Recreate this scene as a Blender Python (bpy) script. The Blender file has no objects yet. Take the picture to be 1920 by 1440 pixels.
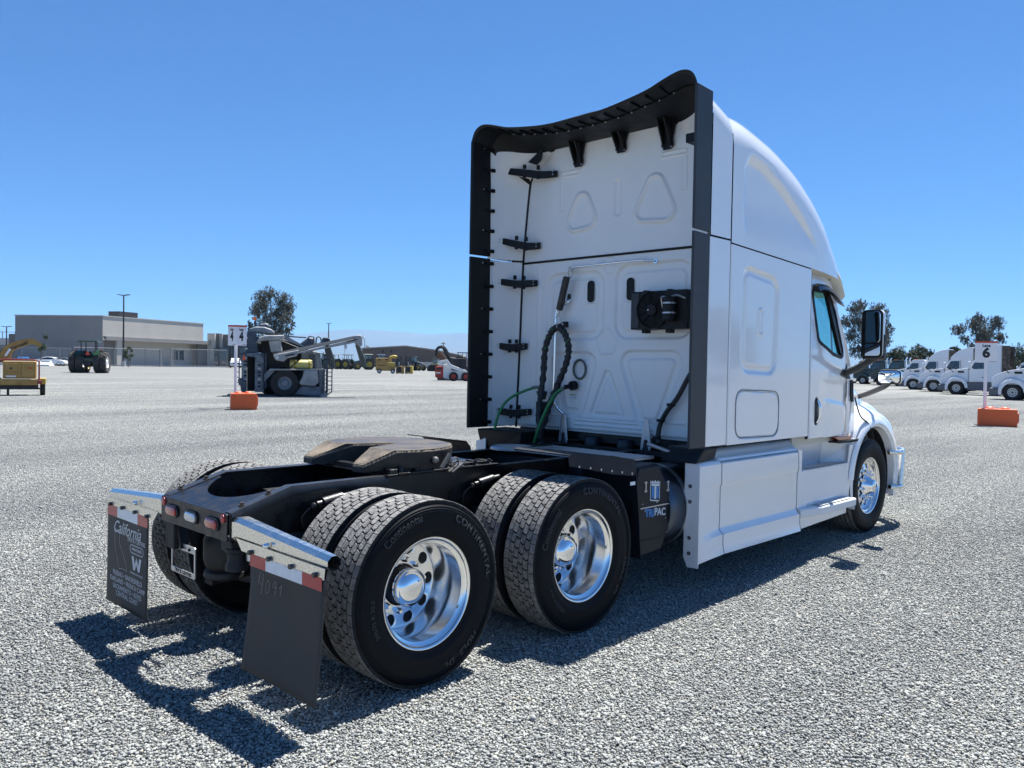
import bpy, bmesh, math, random
import numpy as np
from mathutils import Vector, Matrix
from math import sin, cos, pi, radians, sqrt, atan2
SC = bpy.context.scene
COL = SC.collection
rnd = random.Random(7)

# ---------------------------------------------------------------- camera
CAM = Vector((-2.8526, -4.5729, 1.7481)); YAW, PITCH, ROLL, FPX = 0.772147, -0.023659, 0.017438, 1540.2
_fw = Vector((cos(YAW)*cos(PITCH), sin(YAW)*cos(PITCH), sin(PITCH)))
_rt = Vector((sin(YAW), -cos(YAW), 0)); _up = _rt.cross(_fw)
_r2 = _rt*cos(ROLL) + _up*sin(ROLL); _u2 = -_rt*sin(ROLL) + _up*cos(ROLL)
cd = bpy.data.cameras.new('camera'); cam = bpy.data.objects.new('camera', cd); COL.objects.link(cam)
cd.sensor_width = 36; cd.lens = FPX*36/1920; cd.clip_end = 200000; cd.clip_start = 0.05
m = Matrix((( _r2.x, _u2.x, -_fw.x, CAM.x), (_r2.y, _u2.y, -_fw.y, CAM.y), (_r2.z, _u2.z, -_fw.z, CAM.z), (0, 0, 0, 1)))
cam.matrix_world = m
SC.camera = cam
def G(u, v, z=0.0):                      # the ground point seen at a photograph pixel
    d = _fw + _r2*((u-960)/FPX) - _u2*((v-720)/FPX)
    t = (z-CAM.z)/d.z
    return CAM + d*t
def GD(u, D, z=0.0):                     # a ground point in column u at forward distance D
    d = _fw + _r2*((u-960)/FPX)
    p = CAM + d*(D/d.dot(_fw)); p.z = z
    return p
FACE = YAW - pi/2                        # a thing turned so squarely faces the visitor

# ---------------------------------------------------------------- light
w = bpy.data.worlds.new('World'); SC.world = w; w.use_nodes = True
nt = w.node_tree
sky = nt.nodes.new('ShaderNodeTexSky'); sky.sky_type = 'NISHITA'; sky.sun_disc = False
SUN = Vector((0.45, 0.075, 1.0)).normalized()
sky.sun_elevation = math.asin(SUN.z); sky.sun_rotation = atan2(SUN.x, SUN.y)
sky.altitude = 3000; sky.air_density = 1.0; sky.dust_density = 0.15; sky.ozone_density = 4.0
sg = nt.nodes.new('ShaderNodeGamma'); sg.inputs[1].default_value = 0.8                 # a clear, evenly deep blue sky
st = nt.nodes.new('ShaderNodeMix'); st.data_type = 'RGBA'; st.blend_type = 'MULTIPLY'; st.clamp_result = False; st.inputs[0].default_value = 1.0; st.inputs[7].default_value = (0.53, 1.10, 1.72, 1)
nt.links.new(sky.outputs[0], sg.inputs[0]); nt.links.new(sg.outputs[0], st.inputs[6]); nt.links.new(st.outputs[2], nt.nodes['Background'].inputs[0])
nt.nodes['Background'].inputs[1].default_value = 0.05
sd = bpy.data.lights.new('sun', 'SUN'); sun = bpy.data.objects.new('sun', sd); COL.objects.link(sun)
sd.energy = 5.0; sd.angle = radians(0.5); sd.color = (1.0, 0.975, 0.93)
sun.rotation_euler = (-SUN).to_track_quat('-Z', 'Y').to_euler(); sun.location = (0, 0, 30)
SC.view_settings.view_transform = 'Standard'; SC.view_settings.look = 'None'
SC.view_settings.exposure = 1.30; SC.view_settings.gamma = 1; SC.view_settings.use_curve_mapping = False
SC.cycles.max_bounces = 8; SC.cycles.transparent_max_bounces = 12

# ---------------------------------------------------------------- materials
MATS = {}
def pm(name, col, rough=0.5, metal=0.0, coat=0.0, spec=0.5, bump=None, var=0.0, vscale=4.0, rvar=0.0, emit=None, col2=None, vdetail=4, alpha=None):
    if name in MATS: return MATS[name]
    ma = bpy.data.materials.new(name); ma.use_nodes = True; n = ma.node_tree.nodes; l = ma.node_tree.links
    b = n['Principled BSDF']
    b.inputs['Base Color'].default_value = (*col, 1); b.inputs['Roughness'].default_value = rough
    b.inputs['Metallic'].default_value = metal; b.inputs['Coat Weight'].default_value = coat; b.inputs['Coat Roughness'].default_value = 0.04
    b.inputs['Specular IOR Level'].default_value = spec
    tc = n.new('ShaderNodeTexCoord')
    if var or rvar or col2:
        t = n.new('ShaderNodeTexNoise'); t.inputs['Scale'].default_value = vscale; t.inputs['Detail'].default_value = vdetail
        t.inputs['Roughness'].default_value = 0.6
        l.new(tc.outputs['Object'], t.inputs['Vector'])
        if var or col2:
            r = n.new('ShaderNodeValToRGB'); r.color_ramp.elements[0].position = 0.35; r.color_ramp.elements[1].position = 0.68
            c2 = col2 if col2 else tuple(min(1, c*(1+var)) for c in col)
            c1 = col if col2 else tuple(c*(1-var) for c in col)
            r.color_ramp.elements[0].color = (*c1, 1); r.color_ramp.elements[1].color = (*c2, 1)
            l.new(t.outputs[0], r.inputs[0]); l.new(r.outputs[0], b.inputs['Base Color'])
        if rvar:
            mr = n.new('ShaderNodeMapRange'); mr.inputs[1].default_value = 0.3; mr.inputs[2].default_value = 0.7
            mr.inputs[3].default_value = max(0.0, rough-rvar); mr.inputs[4].default_value = rough+rvar
            l.new(t.outputs[0], mr.inputs[0]); l.new(mr.outputs[0], b.inputs['Roughness'])
    if bump:
        sc_, st_ = bump
        t2 = n.new('ShaderNodeTexNoise'); t2.inputs['Scale'].default_value = sc_; t2.inputs['Detail'].default_value = 3
        l.new(tc.outputs['Object'], t2.inputs['Vector'])
        bp = n.new('ShaderNodeBump'); bp.inputs['Strength'].default_value = st_; bp.inputs['Distance'].default_value = 0.01
        l.new(t2.outputs[0], bp.inputs['Height']); l.new(bp.outputs[0], b.inputs['Normal'])
    MATS[name] = ma
    return ma
def glass(name, tint=(0.55, 0.75, 0.75), amount=0.75, refl=1.0):
    if name in MATS: return MATS[name]
    ma = bpy.data.materials.new(name); ma.use_nodes = True; n = ma.node_tree.nodes; l = ma.node_tree.links
    n.remove(n['Principled BSDF']); out = n['Material Output']
    tr = n.new('ShaderNodeBsdfTransparent'); tr.inputs[0].default_value = (*tint, 1)
    gl = n.new('ShaderNodeBsdfGlossy'); gl.inputs['Roughness'].default_value = 0.02; gl.inputs[0].default_value = (1, 1, 1, 1)
    fr = n.new('ShaderNodeFresnel'); fr.inputs[0].default_value = 1.5
    mx = n.new('ShaderNodeMixShader')
    l.new(fr.outputs[0], mx.inputs[0]); l.new(tr.outputs[0], mx.inputs[1]); l.new(gl.outputs[0], mx.inputs[2]); l.new(mx.outputs[0], out.inputs[0])
    MATS[name] = ma
    return ma

WHITE = pm('white_paint', (0.84, 0.845, 0.85), 0.14, coat=1.0)
WHITE2 = pm('white_moulding', (0.74, 0.75, 0.76), 0.42, coat=0.25, var=0.03, vscale=2)
INWHITE = pm('inner_white_panel', (0.89, 0.875, 0.845), 0.42, coat=0.35, col2=(0.82, 0.81, 0.79), vscale=1.2, vdetail=8)
BLACKP = pm('black_plastic', (0.007, 0.0075, 0.009), 0.55, spec=0.35, var=0.2, vscale=9, rvar=0.1)
GREYP = pm('dark_grey_rubber_trim', (0.035, 0.036, 0.04), 0.55, var=0.12, vscale=3)
FRAMEB = pm('black_chassis_paint', (0.008, 0.0085, 0.011), 0.38, var=0.5, vscale=14, rvar=0.14, bump=(60, 0.15))
GREASE = pm('black_greasy_metal', (0.006, 0.006, 0.007), 0.6, var=0.4, vscale=14)
CHROME = pm('chrome', (0.87, 0.88, 0.9), 0.04, metal=1.0)
ALU = pm('polished_aluminium', (0.90, 0.90, 0.90), 0.19, metal=1.0, rvar=0.035, vscale=7)
SCUFF = pm('scuffed_stainless', (0.80, 0.79, 0.74), 0.26, metal=1.0, rvar=0.07, vscale=20, bump=(26, 0.10))
SILVER = pm('bright_step_metal', (0.72, 0.74, 0.78), 0.25, metal=0.35)
BRUSHED = pm('dull_aluminium', (0.55, 0.56, 0.58), 0.38, metal=0.9, rvar=0.08, vscale=12)
STEEL = pm('zinc_steel', (0.5, 0.5, 0.5), 0.35, metal=0.8)
RUBBER = pm('tyre_sidewall', (0.004, 0.005, 0.007), 0.55, spec=0.15, var=0.3, vscale=5, rvar=0.05)
TREAD = pm('dusty_tread', (0.10, 0.099, 0.096), 0.9, col2=(0.26, 0.25, 0.235), vscale=24, bump=(90, 0.6))
TREADB = pm('tread_groove', (0.008, 0.008, 0.008), 0.9)
LETTER = pm('tyre_lettering', (0.026, 0.027, 0.03), 0.65)
REDL = pm('red_lens', (0.42, 0.012, 0.012), 0.18, coat=1.0, bump=(40, 0.25))
REDT = pm('red_reflective_tape', (0.42, 0.02, 0.025), 0.35, coat=0.4)
WHITET = pm('white_reflective_tape', (0.72, 0.76, 0.8), 0.3, coat=0.4, var=0.06, vscale=30)
CLEARL = pm('clear_lens', (0.6, 0.62, 0.64), 0.12, coat=1.0, metal=0.35, bump=(30, 0.5))
AMBER = pm('amber_lens', (0.45, 0.07, 0.01), 0.2, coat=1.0)
FLAPM = pm('flap_rubber', (0.022, 0.022, 0.022), 0.6, col2=(0.034, 0.034, 0.034), vscale=5, rvar=0.08)
PRINT = pm('white_print', (0.62, 0.62, 0.62), 0.6)
CHALK = pm('chalk', (0.3, 0.3, 0.29), 0.9)
GREENH = pm('green_air_hose', (0.03, 0.22, 0.07), 0.35)
HOSE = pm('black_hose', (0.015, 0.015, 0.016), 0.45, bump=(60, 0.3))
PLATE5 = pm('fifth_wheel_top', (0.02, 0.022, 0.034), 0.6, col2=(0.07, 0.056, 0.04), vscale=7, rvar=0.12, bump=(35, 0.35))
DUST5 = pm('dusty_steel', (0.045, 0.038, 0.032), 0.8, col2=(0.18, 0.145, 0.105), vscale=6, bump=(50, 0.5))
APU = pm('black_gloss_cover', (0.004, 0.007, 0.013), 0.4, spec=0.28)
NAVY = pm('quarter_fender_plastic', (0.006, 0.010, 0.018), 0.5, spec=0.3, rvar=0.06, vscale=5)
TANK = pm('fuel_tank_aluminium', (0.09, 0.11, 0.14), 0.34, metal=0.9, rvar=0.06)
SKYB = pm('logo_blue', (0.02, 0.2, 0.55), 0.4)
GLASSM = glass('window_glass', (0.42, 0.72, 0.72))
DARKG = pm('dark_glass', (0.02, 0.03, 0.035), 0.05, coat=1.0)
MIRROR = pm('mirror_glass', (0.9, 0.92, 0.92), 0.01, metal=1.0)
SEAM = pm('black_seam', (0.006, 0.006, 0.007), 0.7)
CABIN = pm('cabin_trim', (0.12, 0.115, 0.105), 0.8)

# ---------------------------------------------------------------- mesh helpers
class MB:
    def __init__(s): s.v = []; s.f = []; s.m = []
    def add(s, vs, fs, mi=0):
        o = len(s.v); s.v += [tuple(p) for p in vs]
        s.f += [tuple(i+o for i in f) for f in fs]; s.m += [mi]*len(fs); return s
    def box(s, x0, x1, y0, y1, z0, z1, mi=0):
        vs = [(x, y, z) for x in (x0, x1) for y in (y0, y1) for z in (z0, z1)]
        return s.add(vs, [(0,1,3,2), (4,6,7,5), (0,4,5,1), (2,3,7,6), (0,2,6,4), (1,5,7,3)], mi)
    def hexa(s, p, mi=0):                # eight corners: bottom ring then top ring
        return s.add(p, [(3,2,1,0), (4,5,6,7), (0,1,5,4), (1,2,6,5), (2,3,7,6), (3,0,4,7)], mi)
    def bar(s, a, b, w, h, up=(0, 0, 1), mi=0):
        a = Vector(a); b = Vector(b); d = (b-a).normalized(); up = Vector(up)
        if abs(d.dot(up)) > 0.98: up = Vector((1, 0, 0))
        r = d.cross(up).normalized()*(w/2); u = r.cross(d).normalized()*(h/2)
        return s.hexa([a-r-u, a+r-u, a+r+u, a-r+u, b-r-u, b+r-u, b+r+u, b-r+u], mi)
    def rings(s, rs, closed=True, cap=True, mi=0, loop=False):
        n = len(rs[0]); o = len(s.v)
        for r in rs: s.v += [tuple(p) for p in r]
        k = len(rs)
        for i in range(k if loop else k-1):
            j = (i+1) % k
            for q in range(n if closed else n-1):
                q2 = (q+1) % n
                s.f.append((o+i*n+q, o+i*n+q2, o+j*n+q2, o+j*n+q)); s.m.append(mi)
        if cap and closed and not loop:
            s.f.append(tuple(o+q for q in range(n))[::-1]); s.m.append(mi)
            s.f.append(tuple(o+(k-1)*n+q for q in range(n))); s.m.append(mi)
        return s
    def tube(s, pts, r, n=10, mi=0, cap=True, loop=False):
        pts = [Vector(p) for p in pts]; k = len(pts); rs = []; prev = None
        rad = r if isinstance(r, (list, tuple)) else [r]*k
        for i, p in enumerate(pts):
            if loop: d = (pts[(i+1) % k]-pts[i-1]).normalized()
            else: d = (pts[min(i+1, k-1)]-pts[max(i-1, 0)]).normalized()
            if prev is None:
                a = Vector((0, 0, 1)) if abs(d.z) < 0.9 else Vector((1, 0, 0))
                u = d.cross(a).normalized()
            else: u = (prev - d*prev.dot(d)).normalized()
            prev = u; v = d.cross(u)
            rs.append([p+(u*cos(2*pi*q/n)+v*sin(2*pi*q/n))*rad[i] for q in range(n)])
        return s.rings(rs, cap=cap, mi=mi, loop=loop)
    def cyl(s, a, b, r, r2=None, n=16, mi=0): return s.tube([a, b], [r, r if r2 is None else r2], n, mi)
    def lathe(s, prof, c=(0, 0, 0), ax='y', n=48, mi=0, closed=False):    # prof: (radius, offset along axis)
        rs = []
        for r, h in prof:
            ring = []
            for q in range(n):
                a = 2*pi*q/n; A, B = r*cos(a), r*sin(a)
                ring.append({'y': (c[0]+A, c[1]+h, c[2]+B), 'x': (c[0]+h, c[1]+A, c[2]+B), 'z': (c[0]+A, c[1]+B, c[2]+h)}[ax])
            rs.append(ring)
        return s.rings(rs, cap=False, mi=mi, loop=closed)
    def prism(s, pts, ax, a, b, mi=0):   # closed 2D outline extruded along an axis
        def P(u, v, h): return {'x': (h, u, v), 'y': (u, h, v), 'z': (u, v, h)}[ax]
        return s.rings([[P(u, v, a) for u, v in pts], [P(u, v, b) for u, v in pts]], mi=mi)
    def ball(s, c, r, n=10, m_=6, sc=(1, 1, 1), mi=0):
        rs = []
        for i in range(1, m_):
            t = pi*i/m_
            rs.append([(c[0]+r*sc[0]*sin(t)*cos(2*pi*q/n), c[1]+r*sc[1]*sin(t)*sin(2*pi*q/n), c[2]+r*sc[2]*cos(t)) for q in range(n)])
        return s.rings(rs, mi=mi)
    def build(s, name, mats, parent=None, smooth=None, bevel=0, seg=1, recalc=True, kind=None):
        me = bpy.data.meshes.new(name); me.from_pydata(s.v, [], s.f)
        mats = mats if isinstance(mats, (list, tuple)) else [mats]
        for q in mats: me.materials.append(q)
        if len(mats) > 1: me.polygons.foreach_set('material_index', s.m)
        if recalc:
            bm = bmesh.new(); bm.from_mesh(me); bmesh.ops.recalc_face_normals(bm, faces=bm.faces); bm.to_mesh(me); bm.free()
        if smooth:
            me.shade_smooth(); me.set_sharp_from_angle(angle=radians(smooth))
        me.update()
        return link(name, me, parent, bevel, seg, kind)
def link(name, me, parent=None, bevel=0, seg=1, kind=None):
    o = bpy.data.objects.new(name, me); COL.objects.link(o)
    if parent: o.parent = parent
    if bevel:
        b = o.modifiers.new('bevel', 'BEVEL'); b.width = bevel; b.segments = seg; b.limit_method = 'ANGLE'; b.angle_limit = radians(40)
    if kind: o['kind'] = kind
    return o
def root(name, label, cat, loc=(0, 0, 0), rz=0, group=None):
    o = bpy.data.objects.new(name, None); COL.objects.link(o); o.location = loc; o.rotation_euler = (0, 0, rz)
    o['label'] = label; o['category'] = cat; o.empty_display_size = 0.3
    if group: o['group'] = group
    return o
def tag(o, label, cat, group=None):
    o['label'] = label; o['category'] = cat
    if group: o['group'] = group
    return o
def copy_tree(o, parent=None):
    c = o.copy(); COL.objects.link(c)
    if parent: c.parent = parent
    for ch in list(KIDS(o)): copy_tree(ch, c)
    return c
def KIDS(o): return [c for c in o.children]
def fillpoly(outline, holes, P, name, mat, parent, thick=None, smooth=None):
    """flat sheet with holes; P maps (u,v,h) to space, thick gives it depth"""
    bm = bmesh.new(); edges = []
    for lp in [outline]+holes:
        vs = [bm.verts.new((u, v, 0)) for u, v in lp]
        for i in range(len(vs)): edges.append(bm.edges.new((vs[i], vs[(i+1) % len(vs)])))
    bmesh.ops.triangle_fill(bm, edges=edges, use_beauty=True, use_dissolve=False)
    if thick:
        r = bmesh.ops.extrude_face_region(bm, geom=bm.faces[:])
        for q in r['geom']:
            if isinstance(q, bmesh.types.BMVert): q.co.z += thick
    for q in bm.verts: q.co = Vector(P(q.co.x, q.co.y, q.co.z))
    bmesh.ops.recalc_face_normals(bm, faces=bm.faces)
    me = bpy.data.meshes.new(name); bm.to_mesh(me); bm.free(); me.materials.append(mat)
    if smooth: me.shade_smooth(); me.set_sharp_from_angle(angle=radians(smooth))
    return link(name, me, parent)
def circ(cx, cy, r, n=20, a0=0): return [(cx+r*cos(a0+2*pi*i/n), cy+r*sin(a0+2*pi*i/n)) for i in range(n)]
def rrect(x0, x1, y0, y1, r, n=5):
    out = []
    for cx, cy, a in ((x1-r, y1-r, 0), (x0+r, y1-r, pi/2), (x0+r, y0+r, pi), (x1-r, y0+r, 3*pi/2)):
        for i in range(n+1): out.append((cx+r*cos(a+pi/2*i/n), cy+r*sin(a+pi/2*i/n)))
    return out
def rpoly(pts, r, n=5):                  # polygon with rounded corners
    out = []; k = len(pts)
    for i in range(k):
        p = Vector(pts[i]); a = Vector(pts[i-1]); b = Vector(pts[(i+1) % k])
        da = (a-p).normalized(); db = (b-p).normalized(); ang = da.angle(db); t = min(r/math.tan(ang/2), (a-p).length*0.48, (b-p).length*0.48)
        p0 = p+da*t; p2 = p+db*t
        for j in range(n+1):
            s_ = j/n; out.append(tuple(p0*(1-s_)**2 + p*2*s_*(1-s_) + p2*s_**2))
    return out
def spline(pts, n=8):
    P = [Vector(p) for p in pts]; out = []
    for i in range(len(P)-1):
        a = P[max(i-1, 0)]; b = P[i]; c = P[i+1]; d = P[min(i+2, len(P)-1)]
        for j in range(n):
            t = j/n
            out.append(0.5*((2*b)+(c-a)*t+(2*a-5*b+4*c-d)*t*t+(3*b-a-3*c+d)*t**3))
    out.append(P[-1]); return out
def lerpx(x, tab):
    for (a, va), (b, vb) in zip(tab, tab[1:]):
        if x <= b: 
            t = max(0, (x-a)/(b-a)); return va+(vb-va)*t
    return tab[-1][1]
def text_mesh(txt, size, depth=0.0, offset=0.0, shear=0.0, align='CENTER', spacing=1.0):
    cu = bpy.data.curves.new('t', 'FONT'); cu.body = txt; cu.size = size; cu.extrude = depth; cu.offset = offset; cu.shear = shear
    cu.align_x = align; cu.align_y = 'CENTER'; cu.resolution_u = 3; cu.space_character = spacing
    o = bpy.data.objects.new('t', cu); COL.objects.link(o)
    dg = bpy.context.evaluated_depsgraph_get(); me = bpy.data.meshes.new_from_object(o.evaluated_get(dg))
    bpy.data.objects.remove(o); bpy.data.curves.remove(cu); me.materials.clear()
    return me
def put_text(name, txt, size, P, mat, parent, depth=0.0008, **k):
    me = text_mesh(txt, size, depth, **k)
    for q in me.vertices: q.co = Vector(P(q.co.x, q.co.y, q.co.z))
    me.name = name; me.materials.append(mat); me.update()
    return link(name, me, parent)
# height field panels -----------------------------------------------------
def sdpoly(X, Y, poly):
    d = np.full(X.shape, 1e9); s = np.ones(X.shape); n = len(poly)
    for i in range(n):
        a = poly[i]; b = poly[i-1]
        ex, ey = b[0]-a[0], b[1]-a[1]; wx, wy = X-a[0], Y-a[1]
        t = np.clip((wx*ex+wy*ey)/(ex*ex+ey*ey), 0, 1)
        d = np.minimum(d, (wx-ex*t)**2+(wy-ey*t)**2)
        c1 = Y >= a[1]; c2 = Y < b[1]; c3 = ex*wy > ey*wx
        s = np.where((c1 & c2 & c3) | (~c1 & ~c2 & ~c3), -s, s)
    return s*np.sqrt(d)
def sst(x): x = np.clip(x, 0, 1); return x*x*(3-2*x)
def hf(name, P, u0, u1, v0, v1, step, H, mat, parent, mask=None, rec=True):
    nu = max(2, int((u1-u0)/step)); nv = max(2, int((v1-v0)/step))
    U, V = np.meshgrid(np.linspace(u0, u1, nu+1), np.linspace(v0, v1, nv+1), indexing='ij')
    h = H(U, V); X, Y, Z = P(U, V, h)
    co = np.stack([X, Y, Z], -1).reshape(-1, 3)
    I = np.arange((nu+1)*(nv+1)).reshape(nu+1, nv+1)
    F = np.stack([I[:-1, :-1], I[1:, :-1], I[1:, 1:], I[:-1, 1:]], -1)
    if mask is not None:
        Uc = (U[:-1, :-1]+U[1:, 1:])/2; Vc = (V[:-1, :-1]+V[1:, 1:])/2; F = F[mask(Uc, Vc)]
    F = F.reshape(-1, 4)
    me = bpy.data.meshes.new(name); me.vertices.add(len(co)); me.vertices.foreach_set('co', co.ravel().astype(np.float32))
    me.loops.add(F.size); me.loops.foreach_set('vertex_index', F.ravel().astype(np.int32))
    me.polygons.add(len(F)); me.polygons.foreach_set('loop_start', np.arange(0, F.size, 4, dtype=np.int32)); me.polygons.foreach_set('loop_total', np.full(len(F), 4, dtype=np.int32))
    me.update(calc_edges=True); me.materials.append(mat); me.shade_smooth(); me.set_sharp_from_angle(angle=radians(50))
    return link(name, me, parent)
# ================================================================ the yard
def stone_mat(name, dist):
    ma = bpy.data.materials.new(name); ma.use_nodes = True; n = ma.node_tree.nodes; l = ma.node_tree.links; b = n['Principled BSDF']
    b.inputs['Roughness'].default_value = 0.8; b.inputs['Specular IOR Level'].default_value = 0.3
    geo = n.new('ShaderNodeNewGeometry')
    r = n.new('ShaderNodeValToRGB'); e = r.color_ramp.elements
    tab = [(0.0, (0.10, 0.102, 0.108)), (0.10, (0.22, 0.222, 0.225)), (0.45, (0.30, 0.30, 0.295)), (0.8, (0.38, 0.38, 0.365)), (0.96, (0.46, 0.455, 0.43)), (1.0, (0.40, 0.36, 0.30))]
    e[0].position = 0; e[0].color = (*tab[0][1], 1); e[1].position = 1; e[1].color = (*tab[-1][1], 1)
    for p, c in tab[1:-1]:
        q = e.new(p); q.color = (*c, 1)
    if dist:      # the far yard: one flat sheet, stones as cells of colour
        vo = n.new('ShaderNodeTexVoronoi'); vo.inputs['Scale'].default_value = 24; l.new(geo.outputs['Position'], vo.inputs['Vector'])
        wn = n.new('ShaderNodeTexWhiteNoise'); wn.noise_dimensions = '3D'; l.new(vo.outputs['Position'], wn.inputs['Vector'])
        l.new(wn.outputs['Value'], r.inputs[0])
        bp = n.new('ShaderNodeBump'); bp.inputs['Strength'].default_value = 0.8; bp.inputs['Distance'].default_value = 0.02
        l.new(vo.outputs['Distance'], bp.inputs['Height']); bp.invert = True; l.new(bp.outputs[0], b.inputs['Normal'])
    else:
        l.new(geo.outputs['Random Per Island'], r.inputs[0])
    # broad wear: paler dusty lanes where vehicles turned, as in the photograph
    mp = n.new('ShaderNodeMapping'); mp.inputs['Rotation'].default_value = (0, 0, radians(-42)); mp.inputs['Scale'].default_value = (0.05, 0.30, 1)
    l.new(geo.outputs['Position'], mp.inputs['Vector'])
    t = n.new('ShaderNodeTexNoise'); t.inputs['Scale'].default_value = 1.0; t.inputs['Detail'].default_value = 5; t.inputs['Roughness'].default_value = 0.6
    l.new(mp.outputs[0], t.inputs['Vector'])
    r2 = n.new('ShaderNodeValToRGB'); r2.color_ramp.elements[0].position = 0.36; r2.color_ramp.elements[1].position = 0.66
    r2.color_ramp.elements[0].color = (0.72, 0.74, 0.75, 1); r2.color_ramp.elements[1].color = (1.17, 1.185, 1.14, 1)
    l.new(t.outputs[0], r2.inputs[0])
    mx = n.new('ShaderNodeMix'); mx.data_type = 'RGBA'; mx.blend_type = 'MULTIPLY'; mx.inputs[0].default_value = 1.0
    l.new(r.outputs[0], mx.inputs[6]); l.new(r2.outputs[0], mx.inputs[7])
    hs = n.new('ShaderNodeHueSaturation'); hs.inputs['Value'].default_value = 0.55 if dist else 0.92
    hs.inputs['Saturation'].default_value = 1.15; l.new(mx.outputs[2], hs.inputs['Color']); l.new(hs.outputs[0], b.inputs['Base Color'])
    return ma
STONE = stone_mat('crushed_stone', False); YARD = stone_mat('gravel_yard', True)
g = MB(); R_ = 62000
g.add([(-R_, -R_, -0.012), (R_, -R_, -0.012), (R_, R_, -0.012), (-R_, R_, -0.012)], [(0, 1, 2, 3)])
g.build('ground', YARD, kind='structure')

def stone_tile(i):
    r = np.random.RandomState(20+i); N = 8200
    t = (1+5**.5)/2
    ico = np.array([(-1,t,0),(1,t,0),(-1,-t,0),(1,-t,0),(0,-1,t),(0,1,t),(0,-1,-t),(0,1,-t),(t,0,-1),(t,0,1),(-t,0,-1),(-t,0,1)], float)
    ico /= np.linalg.norm(ico[0])
    fc = np.array([(0,11,5),(0,5,1),(0,1,7),(0,7,10),(0,10,11),(1,5,9),(5,11,4),(11,10,2),(10,7,6),(7,1,8),(3,9,4),(3,4,2),(3,2,6),(3,6,8),(3,8,9),(4,9,5),(2,4,11),(6,2,10),(8,6,7),(9,8,1)])
    V = ico[None]*(1+r.uniform(-.33, .33, (N, 12, 1)))
    sz = r.lognormal(math.log(0.0062), 0.30, N).clip(0.0035, 0.018)
    V = V*np.stack([r.uniform(.8, 1.45, N), r.uniform(.7, 1.1, N), r.uniform(.5, .95, N)], -1)[:, None]*sz[:, None, None]
    a = r.uniform(0, 2*pi, N); ti = r.uniform(-.7, .7, N)
    c, s_ = np.cos(ti), np.sin(ti); y = V[..., 1]*c[:, None]-V[..., 2]*s_[:, None]; z = V[..., 1]*s_[:, None]+V[..., 2]*c[:, None]; x = V[..., 0]
    c, s_ = np.cos(a), np.sin(a)
    k = int(math.sqrt(N)); gx, gy = np.meshgrid((np.arange(k)+.5)/k, (np.arange(k)+.5)/k); px = np.r_[gx.ravel(), r.uniform(0, 1, N-k*k)]; py = np.r_[gy.ravel(), r.uniform(0, 1, N-k*k)]
    px = px+r.uniform(-.5, .5, N)/k-.5; py = py+r.uniform(-.5, .5, N)/k-.5
    X = x*c[:, None]-y*s_[:, None]+px[:, None]; Y = x*s_[:, None]+y*c[:, None]+py[:, None]; Z = z+(r.uniform(-.009, .006, N))[:, None]
    co = np.stack([X, Y, Z], -1).reshape(-1, 3); F = (fc[None]+12*np.arange(N)[:, None, None]).reshape(-1, 3)
    me = bpy.data.meshes.new('stones'); me.vertices.add(len(co)); me.vertices.foreach_set('co', co.ravel())
    me.loops.add(F.size); me.loops.foreach_set('vertex_index', F.ravel().astype(np.int32))
    me.polygons.add(len(F)); me.polygons.foreach_set('loop_start', np.arange(0, F.size, 3, dtype=np.int32)); me.polygons.foreach_set('loop_total', np.full(len(F), 3, dtype=np.int32))
    me.update(calc_edges=True); me.materials.append(STONE)
    return bpy.data.objects.new('gravel_stones', me)          # unlinked source for the geometry nodes below
TILES = [stone_tile(i) for i in range(3)]
pts = []; idx = []; rot = []
c0 = Vector((CAM.x, CAM.y)); f2 = Vector((cos(YAW), sin(YAW))); r2_ = Vector((sin(YAW), -cos(YAW)))
for i in range(-10, 62):
    for j in range(-12, 66):
        p = Vector((i, j)); d = p-c0; D = d.dot(f2); Lr = abs(d.dot(r2_))
        if -1.5 < D < 62 and Lr < max(0, D)*0.66+4.0:
            pts.append((i, j, 0)); idx.append(rnd.randrange(3)); rot.append((0, 0, rnd.randrange(4)*pi/2))
me = bpy.data.meshes.new('gravel'); me.from_pydata(pts, [], [])
a = me.attributes.new('idx', 'INT', 'POINT'); a.data.foreach_set('value', idx)
a = me.attributes.new('rot', 'FLOAT_VECTOR', 'POINT'); a.data.foreach_set('vector', [q for r in rot for q in r])
gr = link('gravel', me, kind='stuff'); tag(gr, 'loose grey crushed stone covering the whole yard', 'gravel')
ng = bpy.data.node_groups.new('scatter_gravel', 'GeometryNodeTree')
ng.interface.new_socket('Geometry', in_out='INPUT', socket_type='NodeSocketGeometry'); ng.interface.new_socket('Geometry', in_out='OUTPUT', socket_type='NodeSocketGeometry')
N_ = ng.nodes; L_ = ng.links
gi = N_.new('NodeGroupInput'); go = N_.new('NodeGroupOutput'); iop = N_.new('GeometryNodeInstanceOnPoints'); jn = N_.new('GeometryNodeJoinGeometry')
for t_ in TILES:
    oi = N_.new('GeometryNodeObjectInfo'); oi.inputs['Object'].default_value = t_; oi.inputs['As Instance'].default_value = True
    L_.new(oi.outputs['Geometry'], jn.inputs[0])
iop.inputs['Pick Instance'].default_value = True
na = N_.new('GeometryNodeInputNamedAttribute'); na.data_type = 'INT'; na.inputs['Name'].default_value = 'idx'
nb = N_.new('GeometryNodeInputNamedAttribute'); nb.data_type = 'FLOAT_VECTOR'; nb.inputs['Name'].default_value = 'rot'
L_.new(gi.outputs[0], iop.inputs['Points']); L_.new(jn.outputs[0], iop.inputs['Instance'])
L_.new(na.outputs['Attribute'], iop.inputs['Instance Index']); L_.new(nb.outputs['Attribute'], iop.inputs['Rotation']); L_.new(iop.outputs[0], go.inputs[0])
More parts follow.
